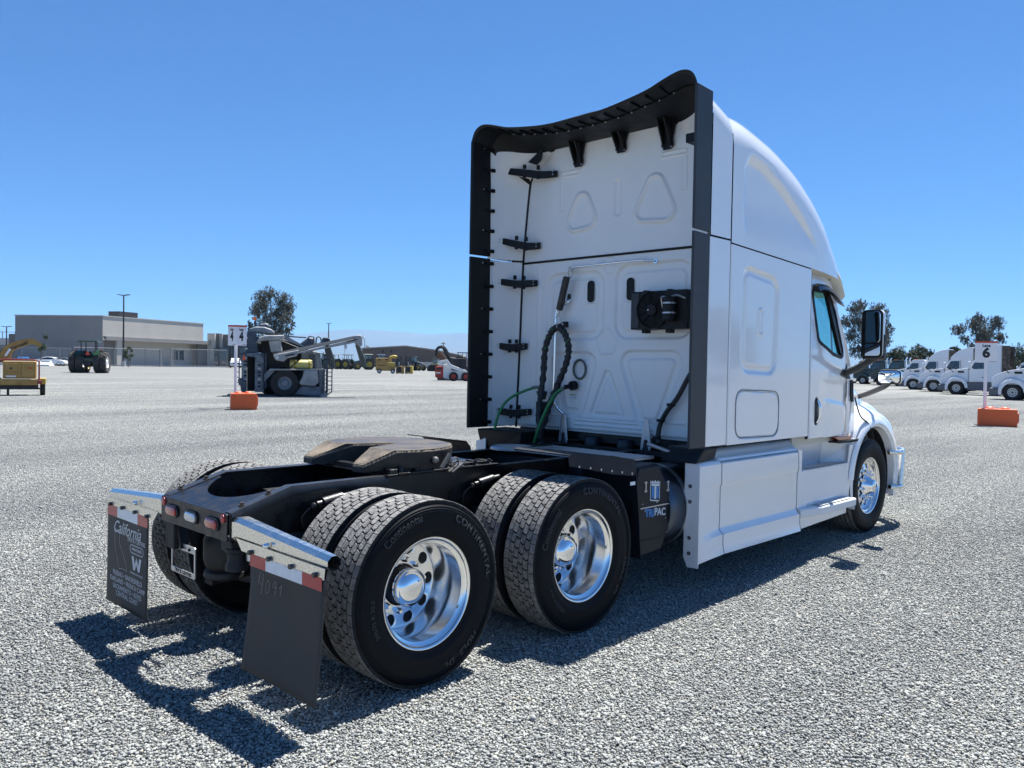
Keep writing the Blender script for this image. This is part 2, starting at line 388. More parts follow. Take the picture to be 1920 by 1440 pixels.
gm = gr.modifiers.new('scatter', 'NODES'); gm.node_group = ng
# ================================================================ the semi truck (x forward, y to its left, rear axle at x = 0)
TR = root('semi_truck', 'large white sleeper semi tractor in the foreground, seen from behind, with bare fifth wheel', 'semi truck')
AX = [0.0, 1.32]; XF = 6.2; ZW = 0.508

def tyre_mesh(kind):
    b = MB(); r0 = 0.296; W = 0.128
    if kind == 'drive':
        prof = [(0.288, -.108), (0.302, -.117), (0.306, -.122), (0.310, -.1215), (0.318, -.124), (0.345, -.134), (0.352, -.1365), (0.355, -.136), (0.385, -.1395), (0.415, -.1385), (0.444, -.135), (0.4465, -.1375), (0.450, -.1345), (0.456, -.1335), (0.4585, -.136), (0.462, -.132), (0.468, -.130), (0.4705, -.1325), (0.474, -.128), (0.486, -.1215), (0.4895, -.112)]
        prof = prof+[(0.4885, 0.0)]+[(r, -h) for r, h in prof[::-1]]
        b.lathe(prof, n=96)
        P = 52                                                # blocks round the tyre
        def blk(a0, a1, y0, y1, sk=0.0, notch=0, ch=.0025):
            # a block with a wavy front and rear edge
            ro, ri = 0.5085, 0.484
            k = 5; top = []; 
            for q in range(k):
                t = q/(k-1); w_ = notch*(1 if q in (1, 2) else -1)
                top.append((a0+sk*(t-.5)+w_, y0+(y1-y0)*t))
            for q in range(k):
                t = 1-q/(k-1); w_ = notch*(1 if q in (2, 3) else -1)
                top.append((a1+sk*(t-.5)+w_, y0+(y1-y0)*t))
            am = (a0+a1)/2; ym = (y0+y1)/2
            def R(lst, r, s): return [((r)*cos(am+(a-am)*s), ym+(y-ym)*s, (r)*sin(am+(a-am)*s)) for a, y in lst]
            crown = lambda y: 0.004*(abs(y)/0.12)**2
            rs = [R(top, ri, 1.0), R(top, ro-ch-crown(ym), 1.0), R(top, ro-crown(ym), 0.93)]
            o = len(b.v); n = len(top)
            for r in rs: b.v += r
            for i in range(2):
                for q in range(n):
                    q2 = (q+1) % n; b.f.append((o+i*n+q, o+i*n+q2, o+(i+1)*n+q2, o+(i+1)*n+q)); b.m.append(1 if i else 2)
            b.f.append(tuple(o+2*n+q for q in range(n))); b.m.append(1)
        da = 2*pi/P; cols = [(-.081, -.0435), (-.0395, -.0022), (.0022, .0395), (.0435, .081)]
        for c, (y0, y1) in enumerate(cols):
            for i in range(P):
                a = (i+(c % 2)*0.5)*da; blk(a+da*.06, a+da*.92, y0, y1, 0.0, da*.06)
        for s_ in (-1, 1):
            for i in range(P):
                a = (i+.3)*da
                y0, y1 = (.0855, .124) if s_ > 0 else (-.124, -.0855)
                o = len(b.v)
                blk(a+da*.01, a+da*.97, y0, y1, 0, 0.0)
    else:
        prof = [(0.288, -.108), (0.302, -.117), (0.33, -.130), (0.385, -.1395), (0.421, -.1405), (0.45, -.136), (0.475, -.13), (0.494, -.120), (0.503, -.110)]
        rib = []; y = -.110
        for k in range(5):
            rib += [(0.505, y), (0.507, y+.036), (0.495, y+.037), (0.495, y+.044)]; y += .046
        prof = prof+rib[:-2]+[(r, -h) for r, h in prof[::-1]]
        b.lathe(prof, n=96)
        # tread faces get the dusty material
        for i, f in enumerate(b.f):
            if min((b.v[q][0]**2+b.v[q][2]**2) for q in f) > .5**2: b.m[i] = 1
    o = b.build('tyre', [RUBBER, TREAD, TREADB], smooth=42); me = o.data; bpy.data.objects.remove(o)
    return me
TY_D = tyre_mesh('drive'); TY_S = tyre_mesh('steer')

def disc_mesh(rin, rout, holes, rh, rc, yf, depth=.05, a_off=0):
    """wheel disc with round hand holes; yf(r) gives its axial position"""
    b = MB(); k = 24; cell = 2*pi/holes
    def pt(r, a, dy=0): return (r*cos(a), yf(r)+dy, r*sin(a))
    for h in range(holes):
        ac = h*cell+a_off; inner = []; outer = []
        for q in range(k):
            t = 2*pi*q/k; du, dv = cos(t), sin(t)          # du radial, dv tangential
            inner.append((rc+rh*du, ac+rh*dv/rc))
            # ray to the cell border
            hr = (rout-rc) if du > 0 else (rc-rin); ha = cell/2*rc
            s_ = min(hr/abs(du) if abs(du) > 1e-6 else 1e9, ha/abs(dv) if abs(dv) > 1e-6 else 1e9)
            outer.append((rc+s_*du, ac+s_*dv/rc))
        mid = [tuple(i*.5+o*.5 for i, o in zip(p, q)) for p, q in zip(inner, outer)]
        lip = [(rc+(r-rc)*1.0, a) for r, a in inner]
        rs = [[pt(r, a) for r, a in outer], [pt(r, a) for r, a in mid], [pt(rc+(r-rc)*1.08, ac+(a-ac)*1.08) for r, a in inner], [pt(r, a, .003) for r, a in inner], [pt(r, a, .009) for r, a in inner]]
        b.rings(rs, cap=False)
        for cr, ca in ((rin, -1), (rin, 1), (rout, -1), (rout, 1)):   # fill the cell corners
            pass
    b.lathe([(rin+.001, yf(rin)+.0002), (rin-.004, yf(rin))], n=holes*k)
    return b
def seg_fill(b, rin, rout, holes, rh, rc, yf, a_off=0):
    k = 24; cell = 2*pi/holes
    for h in range(holes):
        ac = h*cell+a_off
        for su in (-1, 1):
            for sv in (-1, 1):
                # corner between the last border points
                rr = rout if su > 0 else rin
                pts_ = []
                for q in range(k):
                    t = 2*pi*q/k; du, dv = cos(t), sin(t)
                    hr = (rout-rc) if du > 0 else (rc-rin); ha = cell/2*rc
                    s1 = hr/abs(du) if abs(du) > 1e-6 else 1e9; s2 = ha/abs(dv) if abs(dv) > 1e-6 else 1e9
                    if du*su > 1e-6 and dv*sv > 1e-6: pts_.append((t, s1 < s2, min(s1, s2), du, dv))
                A = [p for p in pts_ if p[1]]; B = [p for p in pts_ if not p[1]]
                if not A or not B: continue
                pa = min(A, key=lambda p: abs(abs(p[3]*p[2])-abs(rr-rc))+abs(cell/2*rc-abs(p[4]*p[2]))); pb = min(B, key=lambda p: abs(abs(rr-rc)-abs(p[3]*p[2])))
                tri = [(rc+pa[2]*pa[3], ac+pa[2]*pa[4]/rc), (rr, ac+sv*cell/2), (rc+pb[2]*pb[3], ac+pb[2]*pb[4]/rc)]
                b.add([(r*cos(a), yf(r), r*sin(a)) for r, a in tri], [(0, 1, 2)])
# outward is -y in wheel space; y = 0 is the tyre's middle
def drive_rim():
    yf = lambda r: 0.135 if r < .165 else 0.135+0.02*(r-.165)
    b = disc_mesh(.118, .246, 10, .033, .205, yf); seg_fill(b, .118, .246, 10, .033, .205, yf)
    b.lathe([(0.246, .139), (0.250, .128), (.2525, .09), (.2535, .04), (.252, .0), (.257, -.025), (.2635, -.05), (.266, -.085), (.279, -.093), (.288, -.100), (.291, -.112), (.299, -.119), (.304, -.1185), (.3045, -.112), (.297, -.104)], n=96)
    b.lathe([(.172, .1355), (.169, .125), (.118, .124), (.112, .135)], n=64)
    b.lathe([(.165, .147), (.246, .149)], n=48, mi=1)  # black ring imitating the darkness inside the hand holes
    o = b.build('wheel', [ALU, SEAM], smooth=50); me = o.data; bpy.data.objects.remove(o); return me
def steer_rim():
    yf = lambda r: -0.072+0.30*max(0, r-.178)
    b = disc_mesh(.13, .250, 10, .030, .212, yf); seg_fill(b, .13, .25, 10, .030, .212, yf)
    b.lathe([(.25, -.050), (.254, -.052), (.262, -.075), (.268, -.09), (.284, -.094), (.291, -.112), (.299, -.119), (.304, -.1185), (.3045, -.112), (.297, -.104)], n=96)
    b.lathe([(.165, -.055), (.25, -.022)], n=48, mi=1)  # black backing added to give the hand holes their shade
    o = b.build('wheel', [ALU, SEAM], smooth=50); me = o.data; bpy.data.objects.remove(o); return me
RIM_D = drive_rim(); RIM_S = steer_rim()
def inner_rim():
    b = MB(); b.lathe([(.304, -.118), (.29, -.11), (.26, -.08), (.255, .1), (.29, .11), (.304, .118)], n=48); b.lathe([(.255, -.02), (.10, -.02)], n=48)
    o = b.build('wheel', BRUSHED, smooth=50); me = o.data; bpy.data.objects.remove(o); return me
RIM_I = inner_rim()
def mesh_only(b, name, mats, **k):
    o = b.build(name, mats, **k); me = o.data; bpy.data.objects.remove(o); return me
b = MB(); b.lathe([(.0, -.066), (.02, -.066), (.045, -.062), (.068, -.052), (.081, -.036), (.086, -.03), (.0905, -.027), (.094, -.022), (.0945, -.012), (.0905, -.008), (.0905, .012)], n=48)
HUBCAP = mesh_only(b, 'hub_cap', CHROME, smooth=60)
b = MB(); b.lathe([(.085, 0), (.094, .004), (.096, .03), (.104, .04), (.108, .13)], n=40); HUB = mesh_only(b, 'hub', FRAMEB, smooth=40)
b = MB(); b.lathe([(.019, 0), (.019, -.008), (.0155, -.010), (.0155, -.028), (.012, -.037), (0.0, -.037)], n=6); NUT = mesh_only(b, 'wheel_nut', CHROME, smooth=20)
b = MB(); b.lathe([(.021, 0), (.021, -.008), (.0165, -.012), (.016, -.038), (.013, -.048), (.0, -.054)], n=14); NUTC = mesh_only(b, 'wheel_nut', CHROME, smooth=40)
b = MB(); b.lathe([(.128, 0), (.122, -.012), (.098, -.022), (.094, -.04), (.072, -.055), (.068, -.085), (.055, -.095), (.0, -.098)], n=48); HUBCOV = mesh_only(b, 'hub_cap', CHROME, smooth=60)
b = MB(); b.cyl((0, 0, 0), (0, -.004, 0), .008, n=12); SCREWM = mesh_only(b, 'screw', STEEL, smooth=40)
def inst(name, me, parent, loc=(0, 0, 0), rot=(0, 0, 0), mat=None):
    o = bpy.data.objects.new(name, me); COL.objects.link(o); o.parent = parent; o.location = loc; o.rotation_euler = rot; return o
NUTK = NUT.copy(); NUTK.materials[0] = FRAMEB
SCREWB = SCREWM.copy(); SCREWB.materials[0] = BLACKP

def bent_text(txt, size, r, a_mid, side_y, flip, offset=0.0, spacing=1.0, shear=0.0, depth=.0014):
    """lettering wrapped round a sidewall; drawn on the -y side facing outwards"""
    me = text_mesh(txt, size, depth, offset=offset, spacing=spacing, shear=shear)
    for v in me.vertices:
        x, yy, d = v.co
        if not flip: rr = r+yy; a = a_mid-x/r
        else: rr = r-yy; a = a_mid+x/r
        # sidewall bulge
        yb = -(.1425-abs(rr-.405)**2*4.2)
        v.co = Vector((rr*cos(a), yb-d+side_y, rr*sin(a)))
    me.materials.append(LETTER); me.update(); return me
TXT_D = [bent_text('CONTINENTAL', .062, .425, radians(35), 0, False, .0018, 1.12), bent_text('Continental', .058, .425, radians(118), 0, False, .0008, 1.0),
         bent_text('HDL2  DL', .06, .43, radians(-58), 0, False, .0018, 1.1), bent_text('295/75 R 22.5', .034, .385, radians(190), 0, False, .0008, 1.1), bent_text('M+S', .026, .345, radians(186), 0, False, .0006, 1.0)]
TXT_S = [bent_text('FIRESTONE', .06, .42, radians(90), 0, False, .002, 1.15), bent_text('FS591', .06, .42, radians(-90), 0, False, .002, 1.1)]
def wheel(x, y, kind, side, outer=True, spin=0.0, detail=True):
    """side -1: right of the truck (outward -y)"""
    rz = 0 if side < 0 else pi
    me = {'d': RIM_D, 's': RIM_S, 'i': RIM_I}[kind]
    wh = inst('wheel', me, TR, (x, y, ZW), (0, spin, 0) if side < 0 else (0, spin, pi))
    inst('tyre', TY_S if kind == 's' else TY_D, wh)
    if kind == 'd':
        q_ = inst('hub_cap', HUBCAP, wh, (0, .058, 0)); q_.scale = (1.12, 1.0, 1.12); inst('hub', HUB, wh, (0, .058, 0))
        if detail:
            for i in range(10): inst('wheel_nut', NUT, wh, (.1425*cos(2*pi*i/10+.15), .125, .1425*sin(2*pi*i/10+.15)))
    if kind == 's':
        inst('hub_cap', HUBCOV, wh, (0, -.085, 0))
        if detail:
            for i in range(10): inst('wheel_nut', NUTC, wh, (.150*cos(2*pi*i/10+.15), -.085+.005, (.150)*sin(2*pi*i/10+.15)))
    if detail and side < 0 and kind != 'i':
        for t_ in (TXT_D if kind == 'd' else TXT_S): inst('lettering', t_, wh)
    if detail and kind == 'd' and side < 0:
        b = MB(); b.cyl((0, 0, 0), (0, -.002, 0), .011, n=16); q = b.build('valve_sticker', pm('green_sticker', (.25, .32, .27), .4), wh)
        q.location = (.272*cos(radians(-28)), -.088, .272*sin(radians(-28)))
YO, YI = 1.078, 0.745
for x in AX:
    for s_ in (-1, 1):
        wheel(x, s_*YO, 'd', s_, spin=(0.0 if x == 0 else radians(-30))*1.0, detail=s_ < 0)
        wheel(x, s_*YI, 'i', s_, detail=False)
wheel(XF, -1.055, 's', -1); wheel(XF, 1.055, 's', 1, detail=False)

# ---------------------------------------------------------------- frame
def rail(s_):
    b = MB(); yo = .43*s_; yi = .362*s_
    st = [(-.753, .765, .915), (-.38, .765, 1.030), (0.32, .765, 1.030), (6.9, .765, 1.030)]
    def sec(x, z0, z1):
        t = .009
        pts_ = [(yo, z0), (yo, z1), (yi, z1), (yi, z1-t), (yo-s_*t, z1-t), (yo-s_*t, z0+t), (yi, z0+t), (yi, z0)]
        return [(x, y, z) for y, z in pts_]
    b.rings([sec(*q) for q in st]); return b.build('frame_rail', FRAMEB, TR, bevel=.004, seg=2)
rail(-1); rail(1)
for s_ in (-1, 1):      # rounded sleeve over the tapering rear of each rail
    b = MB(); b.rings([[(x, s_*(.434), z-.055), (x, s_*.440, z-.02), (x, s_*.428, z+.004), (x, s_*.38, z+.006), (x, s_*.358, z+.002), (x, s_*.358, z-.004), (x, s_*.425, z-.006), (x, s_*.428, z-.055)] for x, z in [(-.745, .917), (-.38, 1.032), (.30, 1.032)]])
    b.build('rail_cap', pm('lit_black_sleeve', (.022, .023, .026), .36, var=.3, vscale=10), TR, smooth=50)  # black lightened in the colour to imitate the highlight on the lit sleeve
    for x, z in [(-.66, .955), (-.50, 1.004)]:
        b = MB(); b.cyl((x, s_*.385, z-.03), (x, s_*.385, z-.002), .02, n=16); b.cyl((x, s_*.385, z), (x, s_*.385, z+.012), .013, n=6); b.build('bolt', pm('brown_bolt', (.08, .06, .05), .5, metal=.5), TR)
# tail plate with the lamps
b = MB(); b.prism(rrect(-.42, .42, .767, .917, .012), 'x', -.765, -.757)
b.build('tail_plate', FRAMEB, TR, bevel=.002)
edge = [(-.757, .40), (-.757, -.40), (-.44, -.37)]
arc = [(-.44+0.0, -.33)]+[(-.36-.29*cos(a), .30*sin(a)) for a in [radians(q) for q in range(-78, 79, 6)]]+[(-.44, .33)]
slope = lambda x: .917+(x+.757)*(.115/.377)
fillpoly([(-.757, -.40)]+[(-.43, -.40)]+[(-.43, -.34)]+[(-.36-.27*cos(radians(q)), .335*sin(radians(q))) for q in range(-75, 76, 5)]+[(-.43, .34), (-.43, .40), (-.757, .40)], [], lambda u, v, h: (u, v, slope(u)-.012+h), 'tail_gusset', FRAMEB, TR, thick=.008)
def stadium(cy, cz, w_, h_, n=10):
    r = h_/2; return [(cy+(w_/2-r)+r*cos(a), cz+r*sin(a)) for a in [-pi/2+pi*i/n for i in range(n+1)]]+[(cy-(w_/2-r)-r*cos(a), cz-r*sin(a)) for a in [-pi/2+pi*i/n for i in range(n+1)]]
for cy, mm, nm in ((.257, REDL, 'tail_light'), (-.257, REDL, 'tail_light'), (0, CLEARL, 'reversing_light')):
    b = MB(); b.prism(stadium(cy, .845, .165, .073), 'x', -.776, -.765); base = b.build('light_grommet', HOSE, TR, bevel=.004, seg=2)
    b = MB(); o_ = stadium(cy, .845, .138, .05); b.rings([[(-.775, y, z) for y, z in o_], [(-.781, y, z) for y, z in o_], [(-.786, cy+(y-cy)*.86, .845+(z-.845)*.7) for y, z in o_]]); q = b.build(nm, mm, base, smooth=50)
for cy in (.378, -.378):
    b = MB(); b.cyl((-.765, cy, .887), (-.771, cy, .887), .024, n=24); b.cyl((-.771, cy, .887), (-.774, cy, .887), .022, .018, n=24); b.build('reflector', REDT, TR, smooth=40)
# cross members and air tanks between the rails
for x, w_ in ((-.05, .16), (.62, .12), (1.32, .2), (2.0, .1), (2.7, .1), (3.6, .1), (4.6, .1)):
    b = MB(); zc = .90 if x < .3 else 1.0; b.box(x-w_/2, x+w_/2, -.42, .42, .78, .79); b.box(x-w_/2, x-w_/2+.01, -.42, .42, .79, zc); b.box(x-w_/2, x+w_/2, -.42, .42, zc-.005, zc+.003); b.build('cross_member', GREASE, TR)
b = MB(); b.lathe([(0, -.36), (.07, -.35), (.09, -.32), (.09, .32), (.07, .35), (0, .36)], c=(.33, 0, .86), ax='y', n=20); b.build('air_tank', GREASE, TR, smooth=50)
# axles, housings, springs
for x in AX:
    b = MB(); b.lathe([(.06, -.98), (.075, -.5), (.09, -.22), (.19, -.08), (.21, .02), (.17, .12), (.09, .25), (.075, .5), (.06, .98)], c=(x, 0, ZW), ax='y', n=20); b.build('axle', GREASE, TR, smooth=50)
    b = MB(); b.lathe([(.13, -.2), (.15, -.1), (.12, .12), (.06, .25)], c=(x+.2, 0, ZW+.02), ax='x', n=18); b.build('differential', GREASE, TR, smooth=50)
    for s_ in (-1, 1):
        b = MB(); b.lathe([(.205, 0), (.21, .02), (.21, .16), (.19, .2)], c=(x, s_*.60-.1, ZW), ax='y', n=28); b.build('brake_drum', GREASE, TR, smooth=40)
        xa = x-.40; b = MB(); b.lathe([(.06, 0), (.125, .0), (.14, .015), (.135, .045), (.115, .06), (.13, .08), (.142, .12), (.142, .24), (.13, .275), (.10, .28)], c=(xa, s_*.30, .38), ax='z', n=28); b.build('air_spring', pm('air_spring_rubber', (.012, .012, .013), .55), TR, smooth=40)
        b = MB(); b.bar((x-.52, s_*.30, .365), (x+.5, s_*.36, .42), .09, .03); b.bar((x+.5, s_*.36, .42), (x+.55, s_*.37, .80), .06, .08); b.build('suspension_arm', GREASE, TR)
        b = MB(); b.cyl((x-.17, s_*.52, .62), (x-.17, s_*.52, .80), .085, n=20); b.cyl((x-.17, s_*.52, .64), (x-.17, s_*.52, .655), .095, n=20); b.build('brake_chamber', GREASE, TR, smooth=40)
b = MB(); b.cyl((.1, 0, .58), (3.6, 0, .72), .05, n=14); b.build('drive_shaft', GREASE, TR, smooth=40)
b = MB(); b.lathe([(.06, 0), (.06, .03), (.05, .05), (.05, .09), (.062, .1), (.06, .12)], c=(-.69, -.39, .6), ax='z', n=16); b.build('tow_pin', GREASE, TR, smooth=40)
b = MB(); b.lathe([(.035, 0), (.035, .1)], c=(-.64, -.47, .66), ax='z', n=12); b.build('junction_pot', BRUSHED, TR, smooth=40)
for q_ in ((.30, .40, .60), (-.42, -.30, .70)): b = MB(); b.box(-.74, -.62, q_[0], q_[1], q_[2], .765); b.build('tow_bracket', GREASE, TR, bevel=.006)
# small hoses, valve and shock mounts seen outside the right rail
for x0 in (-.22, 1.02):
    b = MB(); b.cyl((x0, -.50, .93), (x0+.13, -.50, .95), .032, n=16); b.cyl((x0-.04, -.50, .925), (x0, -.50, .93), .02, n=12); b.cyl((x0+.13, -.5, .95), (x0+.19, -.5, .957), .022, n=12); b.ball((x0-.06, -.5, .92), .02)
    b.tube(spline([(x0-.07, -.5, .92), (x0-.12, -.48, .86), (x0-.1, -.46, .80)], 5), .006, 6); b.build('air_valve', FRAMEB, TR, smooth=45)
b = MB(); b.prism([(-.22, .70), (-.10, .79), (.02, .79), (.04, .74), (-.05, .62), (-.17, .62)], 'y', -.46, -.445); b.ball((-.17, -.47, .72), .022); b.ball((-.0, -.47, .75), .018); b.cyl((-.17, -.46, .72), (-.17, -.52, .72), .012); b.build('spring_bracket', FRAMEB, TR, smooth=40)
for k in range(9):
    b = MB(); ph = k*.7; y0 = -.12+.05*(k % 3)
    b.tube(spline([(-.2+.4*k*.5-.3, y0, .92-.03*(k % 4)), (.1+.5*k*.4, y0+.12*sin(ph), .86+.05*cos(ph)), (.5+.55*k*.4, -y0, .9), (1.2+.3*k, y0*.5, .93)], 6), .012, 7); b.build('air_line', HOSE, TR, smooth=60)

# ---------------------------------------------------------------- mudflaps on bright hangers
for s_ in (-1, 1):
    b = MB()
    def octo(y, zt, zb, w_):
        c = .022; x0, x1 = -.70-w_/2, -.70+w_/2
        return [(x0, y, zb+c), (x0, y, zt-c), (x0+c, y, zt), (x1-c, y, zt), (x1, y, zt-c), (x1, y, zb+c), (x1-c, y, zb), (x0+c, y, zb)]
    y0, y1 = s_*.448, s_*1.345
    sec = [octo(s_*.448, .900, .772, .10), octo(s_*.49, .905, .785, .095), octo(y1, .845, .776, .072)]
    b.rings(sec, cap=False)
    fl = [(s_*.50, .80), (s_*.56, .742), (s_*1.335, .738), (s_*1.342, .792)]
    b.prism(fl, 'x', -.752, -.747)
    b.build('mudflap_hanger', SCUFF, TR)
    b = MB(); b.prism([(p[1], p[2]) for p in octo(y1-s_*.012, .845, .776, .072)], 'y', y1-s_*.02, y1-s_*.022); b.build('hanger_core', SEAM, TR)
    for yy in (.66, .85, 1.06, 1.27):
        b = MB(); b.cyl((-.752, s_*yy, .752), (-.768, s_*yy, .752), .013, n=6); b.build('bolt', pm('dark_bolt', (.1, .095, .09), .4, metal=.7), TR)
    b = MB(); b.cyl((-.75, s_*.83, .815), (-.765, s_*.83, .815), .015, n=10); b.ball((-.765, s_*.83, .815), .014); b.build('bolt', CHROME, TR, smooth=60)
    # flap: bows backwards as it hangs
    ya, yb = (.655, 1.325); xb = -.80 if s_ < 0 else -.752; zb = .155 if s_ < 0 else .085
    def FP(u, v, h, s_=s_, xb=xb, zb=zb):      # u across 0..1, v down 0..1
        yy = s_*(ya+(yb-ya)*u*(1+(.03 if s_ < 0 else .0)*v)); zz = .745+(zb-.745)*v
        xx = -.744+(xb+.744)*(v**1.6)+ .012*np.sin(u*3.1)*v*(1 if s_ < 0 else .4) - h
        return xx, yy, zz
    flap = hf('mudflap', FP, 0, 1, 0, 1, .04, lambda U, V: U*0, FLAPM, TR)
    sm = flap.modifiers.new('thickness', 'SOLIDIFY'); sm.thickness = .008; sm.offset = 1
    for u0, u1, mm in ((0, .235, REDT), (.235, .745, WHITET), (.745, 1, REDT)):
        nm = 'reflective_strip'
        hf(nm, lambda U, V, H, FP=FP: FP(U, V, H+.0095), u0, u1, .0, .105, .05, lambda U, V: U*0, mm, flap)
    if s_ > 0:
        def TP(x, y, d, FP=FP): X, Y, Z = FP(.5-0.0+x/.67*-1*(-1 if True else 1)*-1, (.745-y)/(.745-.085), .0); return (X-.0105-d, Y, Z)
        # looking forward from behind, left of the picture is +y
        def TP(x, y, d, FP=FP): X, Y, Z = FP(.5-x/.67, (.745-y)/(.745-.085), .0); return (X-.0105-d, Y, Z)
        ZM = lambda z: .35+(z-.265)*.92 if z > .24 else z+.068
        def T(txt, size, x, z, **k): 
            z = ZM(z); put_text('print', txt, size, lambda a, b_, d: TP(a+x, b_+z, d), PRINT, flap, .0003, **k)
        T('California', .118, -.0, .548, shear=.45, offset=.0005); T('TRUCK CENTERS', .038, .16, .492)
        T('FREIGHTLINER', .024, .17, .435, offset=.0004)
        T('WESTERN STAR TRUCKS', .019, .17, .265)
        T('FRESNO \u2022 BAKERSFIELD', .047, .02, .232); T('OAKLAND \u2022 FRENCH CAMP', .047, .02, .187)
        T('SACRAMENTO \u2022 KEYES', .047, .02, .142); T('CENTRAL COAST', .047, .02, .1)
        def line(pts_, w_=.004, closed=False):
            b = MB(); n = len(pts_); pts_ = [(x, ZM(z) if z > .24 else .335+z*.05) for x, z in pts_]
            for i in range(n if closed else n-1):
                p, q = Vector(pts_[i]), Vector(pts_[(i+1) % n]); d = (q-p).normalized(); nn = Vector((-d.y, d.x))*w_/2; e = d*w_*.4
                b.add([TP(*(c), .0003) for c in ((p-e-nn).to_tuple(), (q+e-nn).to_tuple(), (q+e+nn).to_tuple(), (p-e+nn).to_tuple())], [(0, 1, 2, 3)])
            b.build('print', PRINT, flap)
        line(rrect(.06, .28, .405, .465, .03), .004, True); line(rrect(.068, .272, .412, .458, .023), .002, True)
        line([(-.2, .53), (-.12, .53), (-.12, .44), (.0, .30), (.01, .255), (-.03, .225), (-.08, .225)], .0022); line([(-.2, .53), (-.2, .44), (-.185, .38), (-.15, .31), (-.12, .25), (-.08, .225)], .0022)
        W_ = [(.09, .385), (.125, .385), (.14, .33), (.155, .36), (.17, .385), (.185, .36), (.2, .33), (.215, .385), (.25, .385), (.222, .29), (.195, .29), (.17, .335), (.145, .29), (.118, .29)]
        fillpoly(W_, [], lambda u, v, h: TP(u, ZM(v), .0003+h*0), 'print', PRINT, flap)
    else:
        def TP2(x, y, FP=FP): X, Y, Z = FP((x), (y), .0); return (X-.010, Y, Z)
        for st in ([(.17, .13), (.145, .22), (.21, .23)], [(.215, .13), (.19, .31)], [(.285, .17), (.25, .22), (.262, .29), (.30, .27), (.305, .19), (.285, .17)], [(.375, .16), (.345, .22), (.41, .21)], [(.40, .16), (.385, .27)], [(.44, .21), (.475, .17), (.46, .26)]):
            b = MB(); b.tube([TP2(*p) for p in st], .0014, 4); b.build('chalk_mark', CHALK, flap)
# licence plate frame
b = MB()
pf = [(.405, .455), (.085, .455), (.085, .635), (.405, .635)]
plate = fillpoly(rrect(.085, .41, .452, .64, .015), [rrect(.10, .395, .482, .600, .008)], lambda u, v, h: (-.70-h, u, v), 'plate_frame', BRUSHED, TR, thick=.006)
put_text('print', 'TRUCK CENTERS', .03, lambda x, y, d: (-.7065-d, .2475-x, .467+y), SEAM, plate, .0004, offset=.0006)
put_text('print', 'California', .022, lambda x, y, d: (-.7065-d, .2475-x, .62+y), SEAM, plate, .0004, shear=.4)
for yy in (.36, .16):
    b = MB(); b.cyl((-.70, yy, .617), (-.712, yy, .617), .010, n=10); b.build('bolt', BLACKP, plate)
b = MB(); b.bar((-.69, .25, .61), (-.69, .30, .76), .06, .02); b.lathe([(.0, -.04), (.04, -.03), (.04, .05)], c=(-.70, .33, .70), ax='y', n=14); b.build('plate_bracket', GREASE, TR, smooth=40)

# ---------------------------------------------------------------- fifth wheel
FW = MB()
b = MB(); N1 = 26
def fifth(u, v):
    return 0
out_ = []
for i in range(N1+1):
    a = radians(-118+236*i/N1); out_.append((.60+.46*cos(a), .465*sin(a)))
out_ = out_+[(.17, .345), (.165, .235), (.22, .20), (.42, .115), (.60, .05), (.69, .0), (.60, -.05), (.42, -.115), (.22, -.20), (.165, -.235), (.17, -.345)]
def zt(x): return 1.19 if x > .37 else 1.19-(.37-x)*.42
# dense plate with drooping horns
poly = out_
def inside(U, V): return sdpoly(U, V, poly) < -.006
def FWP(U, V, H): return U, V, np.where(U > .37, 1.19, 1.19-(.37-U)*.42)+H
def FWH(U, V):
    d = -sdpoly(U, V, poly); return -.003*(1-sst(d/.03))
top = hf('fifth_wheel_plate', FWP, .15, 1.08, -.48, .48, .0075, FWH, PLATE5, TR, mask=inside)
top.data.materials.append(DUST5)
for f in top.data.polygons:
    c = f.center
    if c.x < .37+.02*sin(c.y*23) or sdpoly(np.array([c.x]), np.array([c.y]), poly)[0] > -.012-.012*sin(c.x*31+c.y*17): f.material_index = 1
def inset(P, e):
    n = len(P); o = []; ar = sum(P[i][0]*P[(i+1) % n][1]-P[(i+1) % n][0]*P[i][1] for i in range(n)); sg = 1 if ar > 0 else -1
    for i in range(n):
        a, c = Vector(P[i-1]), Vector(P[(i+1) % n]); d = (c-a).normalized(); o.append((P[i][0]-d.y*e*sg, P[i][1]+d.x*e*sg))
    return o
b = MB(); b.rings([[(x, y, zt(x)-.020) for x, y in out_], [(x, y, zt(x)-.007) for x, y in inset(out_, .006)], [(x, y, zt(x)+.0008) for x, y in inset(out_, .020)], [(x, y, zt(x)-.004) for x, y in inset(out_, .021)]], cap=False); b.build('plate_rim', DUST5, TR, smooth=50)
sk = MB(); n_ = len(out_)
sk.rings([[(x, y, zt(x)-.018) for x, y in out_], [(x, y, zt(x)-.05) for x, y in out_], [(x*.98+.012, y*.97, max(zt(x)-.12, 1.055)) for x, y in out_]], cap=True); sk.build('fifth_wheel_skirt', pm('greasy_skirt', (.008, .008, .01), .55, col2=(.028, .024, .018), vscale=7), TR, smooth=30)
b = MB()
for s_ in (-1, 1):
    b.box(.55, .75, s_*.40-.04, s_*.40+.04, 1.04, 1.15); b.cyl((.65, s_*.36, 1.11), (.65, s_*.475, 1.11), .025, n=16)
b.build('fifth_wheel_bracket', FRAMEB, TR, bevel=.004)
b = MB(); b.ball((.645, -.478, 1.115), .024); b.tube([(.80+.033*cos(t), -.50, 1.09+.033*sin(t)) for t in [2*pi*i/16 for i in range(16)]], .006, 6, loop=True)
